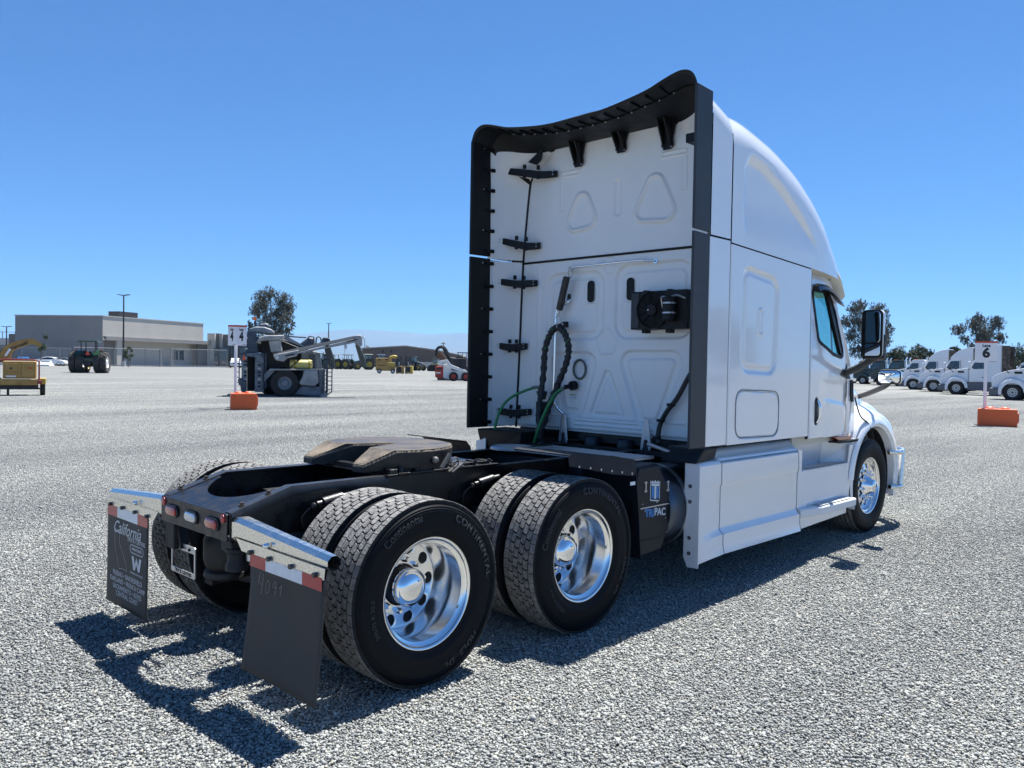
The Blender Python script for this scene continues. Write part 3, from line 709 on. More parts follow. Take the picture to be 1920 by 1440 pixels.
b.bar((.69, -.49, 1.06), (.76, -.49, 1.15), .02, .02); b.bar((.76, -.50, 1.03), (.86, -.50, 1.085), .05, .008); b.build('release_handle', pm('dull_steel', (.22, .21, .2), .45, metal=.7), TR, smooth=40)
b = MB(); b.box(.28, 1.28, -.455, .455, 1.034, 1.044); b.build('slide_base', FRAMEB, TR, bevel=.002)
for s_ in (-1, 1):
    b = MB(); b.box(.36, 1.24, s_*.36-.05, s_*.36+.05, 1.044, 1.066); b.box(.36, 1.24, s_*.458-.006, s_*.458+.006, 1.036, 1.05)
    for k in range(9): b.box(.42+k*.09, .46+k*.09, s_*.36-.03, s_*.36+.03, 1.066, 1.075)
    b.build('slide_rail', FRAMEB, TR, bevel=.002)
    for k in range(7): inst('screw', NUTK, TR, (.40+k*.13, s_*.43, 1.045), (pi/2*-1, 0, 0))
b = MB(); b.box(.30, .36, -.45, .45, 1.045, 1.075); b.build('base_bar', FRAMEB, TR, bevel=.003);

# ---------------------------------------------------------------- deck plate, quarter fender, auxiliary power unit, tank
def dH(U, V):
    return .002*((np.mod(U/.035+np.mod(np.floor(V/.035), 2)*.5, 1) < .6) & (np.mod(V/.035, 1) < .35))
hf('deck_plate', lambda U, V, H: (U, V, 1.055+H), 2.02, 2.50, -.92, .12, .0087, dH, BRUSHED, TR)
b = MB(); b.box(2.02, 2.50, -.92, .12, 1.035, 1.053); b.build('deck_frame', BRUSHED, TR)
b = MB(); b.lathe([(0, .03), (.16, .028), (.18, .015), (.18, 0)], c=(2.08, .22, 1.04), ax='z', n=28); b.build('deck_cap', BRUSHED, TR, smooth=40)
for s_ in (-1, 1):
    yo = s_*1.12 if s_ < 0 else 1.22; yi = s_*.62
    arcp = [(1.235, 1.165), (1.30, 1.175), (1.70, 1.128), (1.93, 1.085), (1.975, 1.04), (1.99, .95), (2.01, .80), (2.035, .62), (2.06, .36)]
    if s_ > 0: arcp = [(1.76, 1.108)]+arcp[3:]
    b = MB(); 
    b.rings([[(x, yi, z), (x, yo, z), (x+.006, yo, z-.008), (x+.006, yi, z-.008)] for x, z in arcp]); b.build('quarter_fender', NAVY, TR, smooth=40)
    b = MB(); lip = [(1.225, 1.155), (1.245, 1.172), (1.70, 1.130), (1.96, 1.085), (1.985, 1.02), (1.96, .965), (1.70, 1.00), (1.40, 1.06), (1.235, 1.09)]
    if s_ < 0: b.prism(lip, 'y', yo, yo+s_*.008); b.build('fender_skirt', NAVY, TR, bevel=.003)
    if s_ < 0:
        for k in range(6):
            x = 1.33+k*.118; inst('screw', SCREWM, TR, (x, yo-.009, 1.083-(x-1.33)*.16))
        b = MB(); b.box(1.90, 1.96, -1.133, -1.131, .905, .93); b.build('label_sticker', WHITET, TR)
# auxiliary power unit box: facetted black cover
def apu_outline(y): pass
b = MB()
F0 = [(2.00, .90), (2.04, 1.02), (2.30, 1.03), (2.42, .86), (2.545, .655), (2.36, .37), (2.085, .35), (2.03, .62)]
b.rings([[(x, -.45, z) for x, z in F0], [(x, -1.07, z) for x, z in F0], [(2.27+(x-2.27)*.96, -1.10, .69+(z-.69)*.97) for x, z in F0]])
apu = b.build('power_unit_cover', APU, TR, bevel=.012, seg=3)
b = MB(); b.box(2.07, 2.455, -1.106, -1.101, .712, .720); b.build('trim_strip', BRUSHED, apu)
b = MB(); b.box(2.07, 2.40, -1.1035, -1.101, .474, .477); b.build('panel_joint', SEAM, apu)
def AP(x0, z0, sk=-.10): return lambda x, y, d: (x0+x, -1.1015-d, z0+y+x*sk)
put_text('print', 'TRI', .078, AP(2.19, .668), SKYB, apu, .0006, offset=.003); put_text('print', 'PAC', .078, AP(2.325, .664), pm('pale_print', (.55, .62, .7), .4), apu, .0006, offset=.002)
def shield(pts_, mm, h=.0): fillpoly(pts_, [], lambda u, v, hh: (2.255+u, -1.1015-h, .83+v-u*.1), 'emblem', mm, apu)
sil = pm('emblem_silver', (.6, .65, .7), .3)
shield([(-.062, -.075), (.05, -.08), (.062, -.06), (.062, .075), (.05, .062), (.035, .078), (.02, .062), (.0, .08), (-.02, .062), (-.035, .078), (-.05, .062), (-.062, .078)], sil, .0)
shield([(-.055, -.066), (.055, -.07), (.055, .055), (-.055, .055)], APU, .0008)
shield([(-.045, -.055), (-.016, -.055), (-.016, .03), (-.045, .03)], SKYB, .0016); shield([(.018, -.055), (.046, -.055), (.046, .0), (.036, .008), (.046, .016), (.046, .03), (.018, .03)], SKYB, .0016)
shield([(-.012, -.06), (.012, -.06), (.012, .035), (.05, .035), (.05, .052), (-.05, .052), (-.05, .035), (-.012, .035)], sil, .0022)
for x, z in ((2.13, .87), (2.42, .85)):
    b = MB(); b.box(x-.006, x+.006, -1.108, -1.1, z-.04, z+.04); b.box(x-.016, x+.016, -1.106, -1.1, z+.025, z+.037); b.box(x-.016, x+.016, -1.106, -1.1, z-.037, z-.025); b.build('latch', STEEL, apu)
for x, z in ((2.1, .745), (2.28, .742), (2.44, .738), (2.13, .69), (2.46, .69), (2.42, .5), (2.4, .61)): inst('screw', SCREWM, apu, (x, -1.101, z), mat=None).scale = (.6, .6, .6)
b = MB(); b.lathe([(0, 0), (.20, 0), (.30, .0), (.315, .02), (.32, .05), (.32, 1.9), (.30, 1.95), (0, 1.96)], c=(2.44, -.82, .655), ax='x', n=48); b.build('fuel_tank', TANK, TR, smooth=40)
b = MB(); b.lathe([(.324, 0), (.328, .03), (.324, .06)], c=(2.62, -.82, .655), ax='x', n=48); b.build('tank_strap', STEEL, TR, smooth=40)
b = MB(); b.lathe([(0, 0), (.20, 0), (.30, .0), (.315, .02), (.32, .05), (.32, 1.9), (.30, 1.95), (0, 1.96)], c=(2.44, .82, .655), ax='x', n=32); b.build('fuel_tank', TANK, TR, smooth=40)
# ---------------------------------------------------------------- cab and sleeper
XW = 3.05; ZS = 2.745
# back wall: pressed panels
def rp(pts, r):
    c = Vector((sum(p[0] for p in pts)/len(pts), sum(p[1] for p in pts)/len(pts))); return pts, r
def sdr(U, V, pts, r):           # rounded polygon: inset by r then offset
    P = [Vector(p) for p in pts]; k = len(P); ar = sum(P[i].x*P[(i+1) % k].y-P[(i+1) % k].x*P[i].y for i in range(k))
    if ar < 0: P = P[::-1]
    ins = []
    for i in range(k):
        a, p, c = P[i-1], P[i], P[(i+1) % k]
        d1 = (p-a).normalized(); d2 = (c-p).normalized(); n1 = Vector((-d1.y, d1.x)); n2 = Vector((-d2.y, d2.x))
        mtr = (n1+n2); mtr = mtr*(r/(mtr.dot(n1))); ins.append(tuple(p+mtr))
    return sdpoly(U, V, ins)-r
def recess(d, dep, w_): return -dep*sst(-d/w_)
lowpan = [([( .745, 2.63), (.03, 2.63), (.03, 1.98), (.745, 1.98)], .15), ([(-.08, 2.66), (-.90, 2.66), (-.90, 1.98), (-.08, 1.98)], .15),
          ([(.70, 1.885), (.06, 1.885), (.26, 1.26), (.52, 1.26)], .12), ([(-.10, 1.90), (-.86, 1.90), (-.60, 1.21), (-.36, 1.21)], .12)]
tri_mid = ([(.20, 1.27), (-.24, 1.27), (-.02, 1.80)], .05)
dia = ([(.0+.11, 1.98), (-.01, 2.10), (-.13, 1.98), (-.08, 1.86), (.06, 1.86)], .03)
def Hlow(U, V):
    h = np.zeros(U.shape)
    for p, r in lowpan:
        d = sdr(U, V, p, r)
        h += recess(d, .022, .028)+recess(d+.075, -.013, .02)
        # rivet dots along the ledge
        ang = np.arctan2(V-np.mean([q[1] for q in p]), U-np.mean([q[0] for q in p]))
        h += .0016*((np.abs(d+.052) < .007) & (np.mod(ang*9/pi, 1) < .13))
    h += recess(sdr(U, V, *tri_mid), .016, .02)+recess(sdr(U, V, *tri_mid)+.045, -.009, .02)
    h += .007*sst(1-np.abs(sdr(U, V, *dia))/.011)
    for y in (.186, -.257):
        d = sdr(U, V, [(y+.075, 2.545), (y-.075, 2.545), (y-.075, 2.315), (y+.075, 2.315)], .03); h += .006*sst(1-np.abs(d)/.010)
    d = sdr(U, V, [(.05, 2.72), (-.10, 2.72), (-.07, 2.57), (.02, 2.57)], .04); h += .006*sst(1-np.abs(d)/.010)
    # vertical flutes at the far left, ribs along the foot
    h += .006*sst(1-np.abs(U-.83)/.02)*(V < 2.70)*(V > 1.2)+.004*sst(1-np.abs(U-.90)/.012)*(V > 1.2)-.004*sst(1-np.abs(U-.97)/.012)
    for z in (1.245, 1.205): h += .007*sst(1-np.abs(V-z)/.010)*(U < .36)*(U > -.40)
    h += .006*sst(1-np.abs(V-1.275)/.012)*(np.abs(U+.0) < .85)
    h += -.02*sst((1.165-V)/.02)
    h += .0018*((np.abs(V-1.175) < .006) & (np.mod(U/.08, 1) < .14))
    return h
slots = [rrect(y-.036, y+.036, 2.335, 2.525, .03) for y in (.186, -.257)]
def nohole(U, V):
    k = np.ones(U.shape, bool)
    for s_ in slots: k &= sdpoly(U, V, s_) > -.004
    return k
def PX(U, V, H): return XW-H, U, V
hf('rear_wall_lower', PX, -1.10, 1.10, 1.135, ZS-.008, .0078, Hlow, INWHITE, TR, mask=nohole)
for y in (.186, -.257):
    b = MB(); o_ = rrect(y-.040, y+.040, 2.331, 2.529, .033); i_ = rrect(y-.031, y+.031, 2.34, 2.52, .026)
    b.rings([[(XW-.003, *p) for p in o_], [(XW-.005, *p) for p in i_], [(XW+.03, *p) for p in i_]], cap=True); v_ = b.build('vent_slot', SEAM, TR, smooth=40)
    b = MB()
    for k in range(4): b.box(XW-.001, XW+.002, y-.026, y+.026, 2.36+k*.042, 2.38+k*.042)
    b.build('vent_louvre', BLACKP, v_)
def Hup(U, V):
    h = np.zeros(U.shape)
    for c in ([(.53, 2.99), (.11, 3.03), (.30, 3.45)], [(-.25, 3.02), (-.75, 2.98), (-.50, 3.49)]):
        d = sdr(U, V, c, .085)
        h += .022*sst(1-np.abs(d)/.030)
    d = sdr(U, V, [(-.052, 3.085), (-.138, 3.085), (-.138, 3.42), (-.052, 3.42)], .035); h += -.016*sst(-d/.018)
    for (a0, a1, z0, z1) in ((.36, .56, 3.525, 3.565), (.525, .565, 3.20, 3.5), (-.56, -.80, 3.525, 3.565), (-.765, -.805, 3.22, 3.5)):
        u0, u1 = min(a0, a1), max(a0, a1)
        d = np.maximum(np.maximum(u0-U, U-u1), np.maximum(z0-V, V-z1)); h += .008*sst(1-np.abs(d)/.010)
    return h
def wy(z):  # half width of the upper wall
    return 1.045-.11*(z-ZS)
def upmask(U, V):
    A = np.abs(U); edge = 1.045-.10*(V-ZS)
    r = .30; cy = edge-r; cz = 3.80-r
    corner = (A > cy) & (V > cz) & ((A-cy)**2+(V-cz)**2 > r*r)
    return (A < edge) & ~corner
hf('rear_wall_upper', PX, -1.05, 1.05, ZS+.008, 3.80, .0078, Hup, INWHITE, TR, mask=upmask)
b = MB(); b.tube([(XW-.004, y, ZS) for y in (-1.08, 0, 1.06)], .011, 8); b.build('wall_seam', SEAM, TR, smooth=50)
cor = [(XW-.003, 1.105, 1.13), (XW-.003, 1.075, 1.9), (XW-.003, 1.045, ZS), (XW-.003, .995, 3.3), (XW-.003, .965, 3.52)]+[(XW-.003, .66+.295*cos(a), 3.50+.30*sin(a)) for a in [radians(q) for q in (10, 25, 40, 55, 70, 90)]]
for s_ in (-1, 1):
    b = MB(); b.tube(spline([(x, y*s_, z) for x, y, z in cor], 4), .012, 8); b.build('corner_seal', SEAM, TR, smooth=50)
b = MB(); b.box(3.09, 3.12, -1.12, 1.12, 1.14, 3.74); b.build('wall_core', SEAM, TR)

# inner faces of the side fairings (ruled between wall corner and trailing edge)
def edgeW(z): return 1.105-(z-1.13)*.037 if z < ZS else 1.045-.10*(z-ZS)
for s_ in (-1, 1):
    for z0, z1 in ((1.15, 2.755), (2.775, 3.80)):
        def IP(U, V, H, s_=s_):      # U 0 at the wall .. 1 at the outer edge
            yw = np.where(V < ZS, 1.105-(V-1.13)*.037, 1.045-.10*(V-ZS))
            kk = sst((V-3.5)/.3)*.30; yw = yw-kk*.9
            zz = V+kk*.12*(1-U)
            ye = 1.212
            return 3.045-(3.045-2.715)*U-H, s_*(yw+(ye-yw)*U**.8), zz
        hf('fairing_inner_panel', IP, 0, 1, z0, z1, .06, lambda U, V: .003*sst(1-np.abs(V-2.70)/.02), INWHITE, TR)
# trailing-edge rubber strips
for s_ in (-1, 1):
    for z0, z1 in ((1.135, 2.775), (2.795, 3.87)):
        x0b, x0t = 2.50, 2.50
        b = MB(); yo = s_*1.238; yi = s_*1.212
        b.hexa([(2.495, yo, z0), (2.745, s_*1.222, z0), (2.745, yi-s_*.012, z0), (2.50, yi, z0), (2.495, yo, z1), (2.745, s_*1.222, z1), (2.745, yi-s_*.012, z1), (2.50, yi, z1)])
        ext = b.build('side_extender', GREYP if s_ < 0 else BLACKP, TR, bevel=.004, seg=2)
        if s_ > 0:
            b = MB(); b.hexa([(2.503, 1.207, z0+.01), (2.70, 1.195, z0+.01), (2.70, 1.19, z0+.01), (2.503, 1.203, z0+.01), (2.503, 1.207, z1-.01), (2.70, 1.195, z1-.01), (2.70, 1.19, z1-.01), (2.503, 1.203, z1-.01)]); b.build('extender_liner', BLACKP, ext)
            n = 8 if z1 < 3 else 6
            for k in range(n):
                z = z0+.05+(z1-z0-.1)*k/(n-1)
                b = MB(); b.box(2.665, 2.76, 1.165, 1.195, z-.006, z+.006); b.box(2.66, 2.70, 1.185, 1.192, z-.018, z+.018); b.box(2.725, 2.76, 1.165, 1.19, z-.016, z+.016); q = b.build('clip', BLACKP, ext)
                inst('screw', SCREWM, ext, (2.70, 1.189, z)).scale = (.9, .9, .9)
                if k % 2: inst('screw', SCREWM, ext, (2.63, 1.192, z)).scale = (.9, .9, .9)
# curved brackets between wall and fairing
for z, dz, y0 in ((3.56, .085, .60), (2.90, .06, .80), (2.54, .02, .83), (1.93, .0, .95), (1.29, .0, .88)):
    b = MB(); pa = Vector((XW-.03, y0, z)); pb = Vector((2.86, 1.165, z+dz))
    mid = (pa+pb)/2+Vector((-.035, 0, -.012))
    path = spline([pa, pa.lerp(mid, .5)+Vector((0, 0, -.01*(dz > .03))), mid, pb], 5)
    b.rings([[p+Vector((0, 0, hh))+Vector((dx, 0, 0)) for dx, hh in ((-.012, -.03-.015*(1-abs(2*i/(len(path)-1)-1))), (-.012, .03), (.012, .03), (.012, -.03-.015*(1-abs(2*i/(len(path)-1)-1))))] for i, p in enumerate(path)])
    for t in (.3, .55):
        p = pa.lerp(pb, t); 
        for sg in (-1, 1): b.box(p.x-.045, p.x-.02, p.y-.014, p.y+.014, p.z+sg*.045-.02, p.z+sg*.045+.02)
    br = b.build('stand_off_bracket', BLACKP, TR, bevel=.003)
    for t in (.02, .97):
        p = pa.lerp(pb, t)
        for sg in (-.012, .012): inst('screw', SCREWM, br, (p.x-.045, p.y, p.z+sg*1.2), (0, 0, -pi/2)).scale = (.8, .8, .8)
b = MB(); b.box(2.78, 2.98, -1.06, -.96, 3.53, 3.60); b.build('stand_off_bracket', BLACKP, TR, bevel=.004)

# roof edge trim: rim at the back, liner going forward to the wall
RIM = [(0, 3.845), (.30, 3.852), (.52, 3.876), (.76, 3.915), (.90, 3.957), (1.0, 3.985), (1.08, 3.998), (1.15, 3.985), (1.20, 3.945), (1.228, 3.885), (1.23, 3.865)]
SCR = [(0, 3.825), (.31, 3.832), (.58, 3.868), (.78, 3.90), (.90, 3.928), (.98, 3.945), (1.05, 3.94), (1.11, 3.92), (1.155, 3.88), (1.18, 3.84), (1.185, 3.80)]
WAL = [(0, 3.80), (.25, 3.80), (.45, 3.80), (.60, 3.80), (.70, 3.795), (.78, 3.765), (.85, 3.72), (.90, 3.67), (.94, 3.60), (.955, 3.55), (.96, 3.50)]
def full(t, x, dz=0): return [(x, -y, z+dz) for y, z in t[:0:-1]]+[(x, y, z+dz) for y, z in t]
def dens(t): return [tuple(p) for p in spline(t, 3)]
b = MB(); a_ = dens(full(RIM, 2.50)); c_ = dens(full(RIM, 2.50, -.022)); s1 = dens(full(SCR, 2.72)); w1 = dens(full(WAL, 3.04))
ins = [(x+.012, y*.985, z) for x, y, z in c_]
b.rings([a_, ins, [(x, y, z+.012) for x, y, z in s1], s1], closed=False, cap=False); b.build('roof_edge_trim', BLACKP, TR, smooth=35)
b = MB(); b.rings([s1, [(x, y, z) for x, y, z in [tuple(Vector(p).lerp(Vector(q), .5)-Vector((0, 0, .015))) for p, q in zip(s1, w1)]], w1], closed=False, cap=False); b.build('roof_liner', BLACKP, TR, smooth=60)
for k in range(1, 15):
    t = -1.02+2.04*k/15
    zr = lerpx(abs(t), RIM); zs = lerpx(abs(t), SCR)
    b = MB(); b.hexa([(2.51, t-.003, zr-.045), (2.51, t+.003, zr-.045), (2.715, t+.043, zs-.012), (2.715, t+.037, zs-.012), (2.51, t-.003, zr-.02), (2.51, t+.003, zr-.02), (2.715, t+.043, zs+.01), (2.715, t+.037, zs+.01)]); b.build('trim_rib', BLACKP, TR)
    b = MB(); b.ball((2.715, t, zs-.004), .008, 8, 5); b.build('screw', STEEL, TR, smooth=60)
for y, zb in ((.343, 3.615), (-.144, 3.665), (-.629, 3.61), (.86, 3.60)):
    b = MB(); zt_ = lerpx(abs(y), WAL)-.0
    if y > .8: b.prism([(.72, 3.80), (.90, 3.70), (.80, 3.66), (.74, 3.70)], 'x', 2.93, 2.96)
    else:
        b.prism([(y-.085, zt_+.02), (y-.055, zb+.06), (y-.06, zb), (y-.04, zb-.03), (y+.04, zb-.03), (y+.06, zb), (y+.055, zb+.06), (y+.10, zt_+.02)], 'x', XW-.035, XW-.02)
        for sg in (-1, 1): b.hexa([(XW-.035, y+sg*.035-.008, zb-.02), (XW-.035, y+sg*.035+.008, zb-.02), (XW-.02, y+sg*.035+.008, zb-.02), (XW-.02, y+sg*.035-.008, zb-.02), (XW-.15, y+sg*.035-.008, zt_+.02), (XW-.15, y+sg*.035+.008, zt_+.02), (XW-.02, y+sg*.035+.008, zt_+.02), (XW-.02, y+sg*.035-.008, zt_+.02)])
    br = b.build('roof_bracket', BLACKP, TR, bevel=.003)
    if y < .8:
        for sg in (-1, 1): inst('screw', SCREWM, br, (XW-.034, y+sg*.04, zb-.012), (0, 0, -pi/2))

# outer shell --------------------------------------------------------------
# roof fairing: stations of (x, half width at its foot, height of the crown, corner radius)
ST = [(2.755, 1.222, 3.93, .20), (3.06, 1.220, 3.85, .24), (3.075, 1.221, 3.835, .28), (3.36, 1.221, 3.845, .30), (3.82, 1.221, 3.775, .32), (4.08, 1.22, 3.71, .33), (4.35, 1.22, 3.62, .34), (4.63, 1.218, 3.49, .35), (4.87, 1.21, 3.335, .34), (5.12, 1.185, 3.12, .30), (5.28, 1.162, 2.93, .22), (5.38, 1.15, 2.77, .14)]
SCOOP = [(3.26, 2.70), (3.26, 3.40), (3.34, 3.50), (3.6, 3.47), (4.0, 3.32), (4.3, 3.16), (4.66, 2.92), (4.8, 2.70)]
def roofsec(x, hw, H, r, zf, n=9):
    out = [(x, -hw, zf)]
    k1 = max(zf+.01, H-r*1.15)
    for j in range(1, 22):
        z_ = zf+(k1-zf)*j/22; dd = float(sdpoly(np.array([x]), np.array([z_]), SCOOP)[0])
        out.append((x, -hw+.034*float(sst(-dd/.05))*float(sst((z_-2.80)/.35)), z_))
    for i in range(n+1):
        a = pi/2*i/n; e = .85
        out.append((x, -(hw-.02-r)-r*cos(a)**e-.02*(1-i/n), k1+(H-k1)*sin(a)**e))
    out += [(x, -(hw-r)*.5, H+.015), (x, 0, H+.025)]
    return out+[(x, -y, z) for _, y, z in out[-2::-1]]
foot = lambda x: 2.775-.0 if x < 3.06 else 2.755-(x-3.07)*.045
ss = []
import itertools
xs = [q[0] for q in ST]
def ST_at(x):
    return [float(np.interp(x, xs, [q[i] for q in ST])) for i in (1, 2, 3)]
P3 = spline([Vector((q[0], q[2], q[3])) for q in ST[2:]], 12)
b = MB(); b.rings([roofsec(p.x, ST_at(p.x)[0], p.y, p.z, foot(p.x)) for p in P3], closed=False, cap=False); 
b.v = list(b.v)
# shallow scoop pressed into each side
for i, (x, y, z) in enumerate(b.v):
    pass
rf = b.build('roof_fairing', WHITE, TR, smooth=60)
b = MB(); b.rings([roofsec(x, ST_at(x)[0], ST_at(x)[1], ST_at(x)[2], 2.778) for x in (2.755, 2.85, 2.95, 3.058)], closed=False, cap=False); b.build('roof_extender', WHITE, TR, smooth=60)
# close the front under the roof
b = MB(); fr = roofsec(5.38, 1.15, 2.77, .14, foot(5.38)); b.add(fr+[(5.38, 0, 2.6)], [tuple(range(len(fr)))]); b.build('roof_front', WHITE, TR)
# crease on the roof fairing side
for s_ in (-1, 1):
    cr = spline([(3.22, 3.40), (3.30, 3.52), (3.50, 3.52), (3.85, 3.40), (4.20, 3.20), (4.50, 2.98)], 6)
    b = MB(); b.rings([[(p.x, s_*(1.2205-.0), p.y+.02), (p.x, s_*1.2265, p.y), (p.x, s_*(1.2205), p.y-.012)] for p in cr if p.y < 3.6], closed=False, cap=False)
def side_y(x): return 1.22 if x < 4.56 else 1.22-.035*(x-4.56)-.03*(x-4.56)**2
# extender panel (white) between the rubber strip and the sleeper
for s_ in (-1, 1):
    for z0, z1 in ((1.135, 2.765),):
        b = MB(); b.box(2.748, 3.058, s_*1.19, s_*1.222, z0, z1); b.build('side_fairing', WHITE, TR, bevel=.004, seg=2)
# sleeper side
def Hside(U, V):
    h = np.zeros(U.shape)
    d = sdr(U, V, [(3.26, 2.62), (3.92, 2.57), (3.89, 1.70), (3.26, 1.71)], .14); h += recess(d, .020, .03)+recess(d+.05, -.014, .035)
    d = sdr(U, V, [(3.56, 2.27), (3.63, 2.27), (3.63, 2.05), (3.56, 2.05)], .03); h += .010*sst(1-np.abs(d)/.014)
    d = sdr(U, V, [(3.20, 1.575), (3.95, 1.555), (3.95, 1.165), (3.20, 1.18)], .11); h += -.014*sst(1-np.abs(d)/.011)
    h += -.012*sst((U-4.545)/.02)-.012*sst((3.085-U)/.014)
    return h
for s_ in (-1, 1):
    def SP(U, V, H, s_=s_):
        top = 2.742-(U-3.07)*.045; Vv = 1.13+(V-1.13)*(top-1.13)/(2.742-1.13)
        return U, s_*(1.222+H), Vv
    hf('sleeper_side', SP, 3.072, 4.560, 1.13, 2.742, .0095 if s_ < 0 else .05, Hside, WHITE, TR)
for s_ in (-1, 1):
    for nm, o_ in (('hatch_gap', rpoly([(3.20, 1.575), (3.95, 1.555), (3.95, 1.165), (3.20, 1.18)], .11, 6)),):
        b = MB(); b.tube([(u, s_*1.2225, v) for u, v in o_], .0034, 6, loop=True); b.build(nm, pm('grey_seam', (.12, .13, .15), .6), TR, smooth=60)
b = MB()
for s_ in (-1, 1):
    b.box(3.056, 3.076, s_*1.2, s_*1.214, 1.13, 3.62); b.hexa([(3.07, s_*1.2, 2.735), (4.56, s_*1.2, 2.67), (4.56, s_*1.209, 2.67), (3.07, s_*1.209, 2.735), (3.07, s_*1.2, 2.765), (4.56, s_*1.2, 2.70), (4.56, s_*1.209, 2.70), (3.07, s_*1.209, 2.765)]); b.box(4.555, 4.575, s_*1.19, s_*1.212, 1.1, 2.68)
b.build('panel_gap', SEAM, TR)
b = MB(); b.box(3.10, 4.60, -1.10, 1.10, 1.05, 1.13); b.build('sleeper_floor', FRAMEB, TR)
b = MB(); b.box(3.9, 3.95, -1.15, 1.15, 1.13, 3.2); b.build('sleeper_curtain', CABIN, TR)

# cab side with door, window opening
def lean(x, z):        # half width of the cab side; leans in above the belt line
    return side_y(x)-.0-.13*max(0, z-1.95)-.03*max(0, 1.5-z)*0
WINO = rpoly([(4.72, 2.53), (5.18, 2.53), (5.32, 2.34), (5.46, 1.85), (5.14, 1.89), (4.75, 2.01)], .08, 5)
DOOR_OUT = [(4.575, 1.105), (5.60, 1.085), (5.60, 1.85), (5.54, 2.0), (5.36, 2.50), (5.26, 2.62), (5.15, 2.66), (4.575, 2.665)]
def Hdoor(U, V):
    h = np.zeros(U.shape)
    h += -.010*sst((1.69-.05*(U-4.6)-V)/.06)*sst((U-4.75)/.3)+.009*sst((1.52-.10*(U-4.6)-V)/.05)*sst((U-4.85)/.3)
    h += -.015*sst((4.592-U)/.014)
    d = sdr(U, V, [(4.70, 1.49), (4.79, 1.49), (4.79, 1.22), (4.70, 1.22)], .04); h += -.03*sst(-d/.012)
    return h
for s_ in (-1, 1):
    def DP(U, V, H, s_=s_):
        sy = 1.22-.035*(U-4.56)-.03*(U-4.56)**2-.13*np.maximum(0, V-1.95)
        return U, s_*(sy+H), V
    wo = [(4.60, 2.56), (5.10, 2.56), (5.40, 1.80), (4.96, 1.85), (4.66, 2.03)]
    def dmask(U, V): return (sdpoly(U, V, DOOR_OUT) < 0) & (sdpoly(U, V, WINO) > 0)
    door = hf('door', DP, 4.575, 5.60, 1.085, 2.66, .0085 if s_ < 0 else .03, Hdoor, WHITE, TR, mask=dmask)
    P_ = lambda u, v, h, s_=s_: (u, s_*(lean(u, v)-h), v)
    # window frame and panes
    inner = rpoly([(4.75, 2.50), (5.15, 2.50), (5.285, 2.33), (5.42, 1.885), (5.14, 1.925), (4.785, 2.035)], .07, 5)
    k = len(WINO); b = MB(); b.rings([[P_(u, v, -.008) for u, v in WINO], [P_(u, v, -.010) for u, v in [tuple(Vector(a).lerp(Vector(c), .9)) for a, c in zip(WINO, inner)]], [P_(u, v, .02) for u, v in inner], [P_(u, v, .02) for u, v in WINO]], cap=False, loop=True); b.build('window_frame', BLACKP, door, smooth=40)
    b = MB(); b.add([P_(u, v, .012) for u, v in inner], [tuple(range(len(inner)))]); b.build('window_pane', GLASSM, door)
    b = MB(); b.hexa([P_(5.10, 2.50, -.010), P_(5.17, 2.50, -.010), P_(5.17, 2.50, .025), P_(5.10, 2.50, .025), P_(5.33, 1.92, -.010), P_(5.43, 1.89, -.010), P_(5.43, 1.89, .025), P_(5.33, 1.92, .025)]); b.build('quarter_post', BLACKP, door)
    # wind deflector above the window
    b = MB(); dpts = spline([(4.74, 2.52), (4.86, 2.55), (5.02, 2.545), (5.18, 2.50), (5.32, 2.44), (5.38, 2.42)], 4)
    b.rings([[(p.x, s_*(lean(p.x, p.y)+.012), p.y+.030), (p.x, s_*(lean(p.x, p.y)+.06), p.y+.018), (p.x, s_*(lean(p.x, p.y)+.085), p.y-.03), (p.x, s_*(lean(p.x, p.y)+.07), p.y-.035), (p.x, s_*(lean(p.x, p.y)+.01), p.y+.005)] for p in dpts]); b.build('rain_deflector', pm('smoked_plastic', (.012, .012, .014), .3, coat=.3), TR, smooth=50)
    if s_ < 0:
        b = MB(); b.prism(rrect(4.708, 4.782, 1.225, 1.485, .036), 'y', -1.212, -1.196); hd = b.build('door_handle', BLACKP, door, bevel=.004)
        b = MB(); b.tube(spline([(4.745, -1.215, 1.25), (4.748, -1.235, 1.28), (4.75, -1.242, 1.35), (4.75, -1.24, 1.41), (4.748, -1.222, 1.455)], 4), [.013]*17, 8); b.build('grip', CHROME, hd, smooth=60)
    # belt sill and white cowl strip above the windows
    b = MB(); cw = spline([(4.575, 2.672), (4.9, 2.672), (5.18, 2.665), (5.34, 2.60), (5.46, 2.45)], 5)
    b.rings([[(p.x, s_*(1.205-.05*max(0, p.x-4.6)), p.y+.05), (p.x, s_*(1.20-.06*max(0, p.x-4.6)), p.y+.03), (p.x, s_*(lean(p.x, p.y)-.005), p.y-.02), (p.x, s_*(lean(p.x, p.y)-.03), p.y-.02)] for p in cw], closed=False, cap=False); b.build('roof_gutter', pm('cream_plastic', (.62, .58, .48), .4), TR, smooth=50)
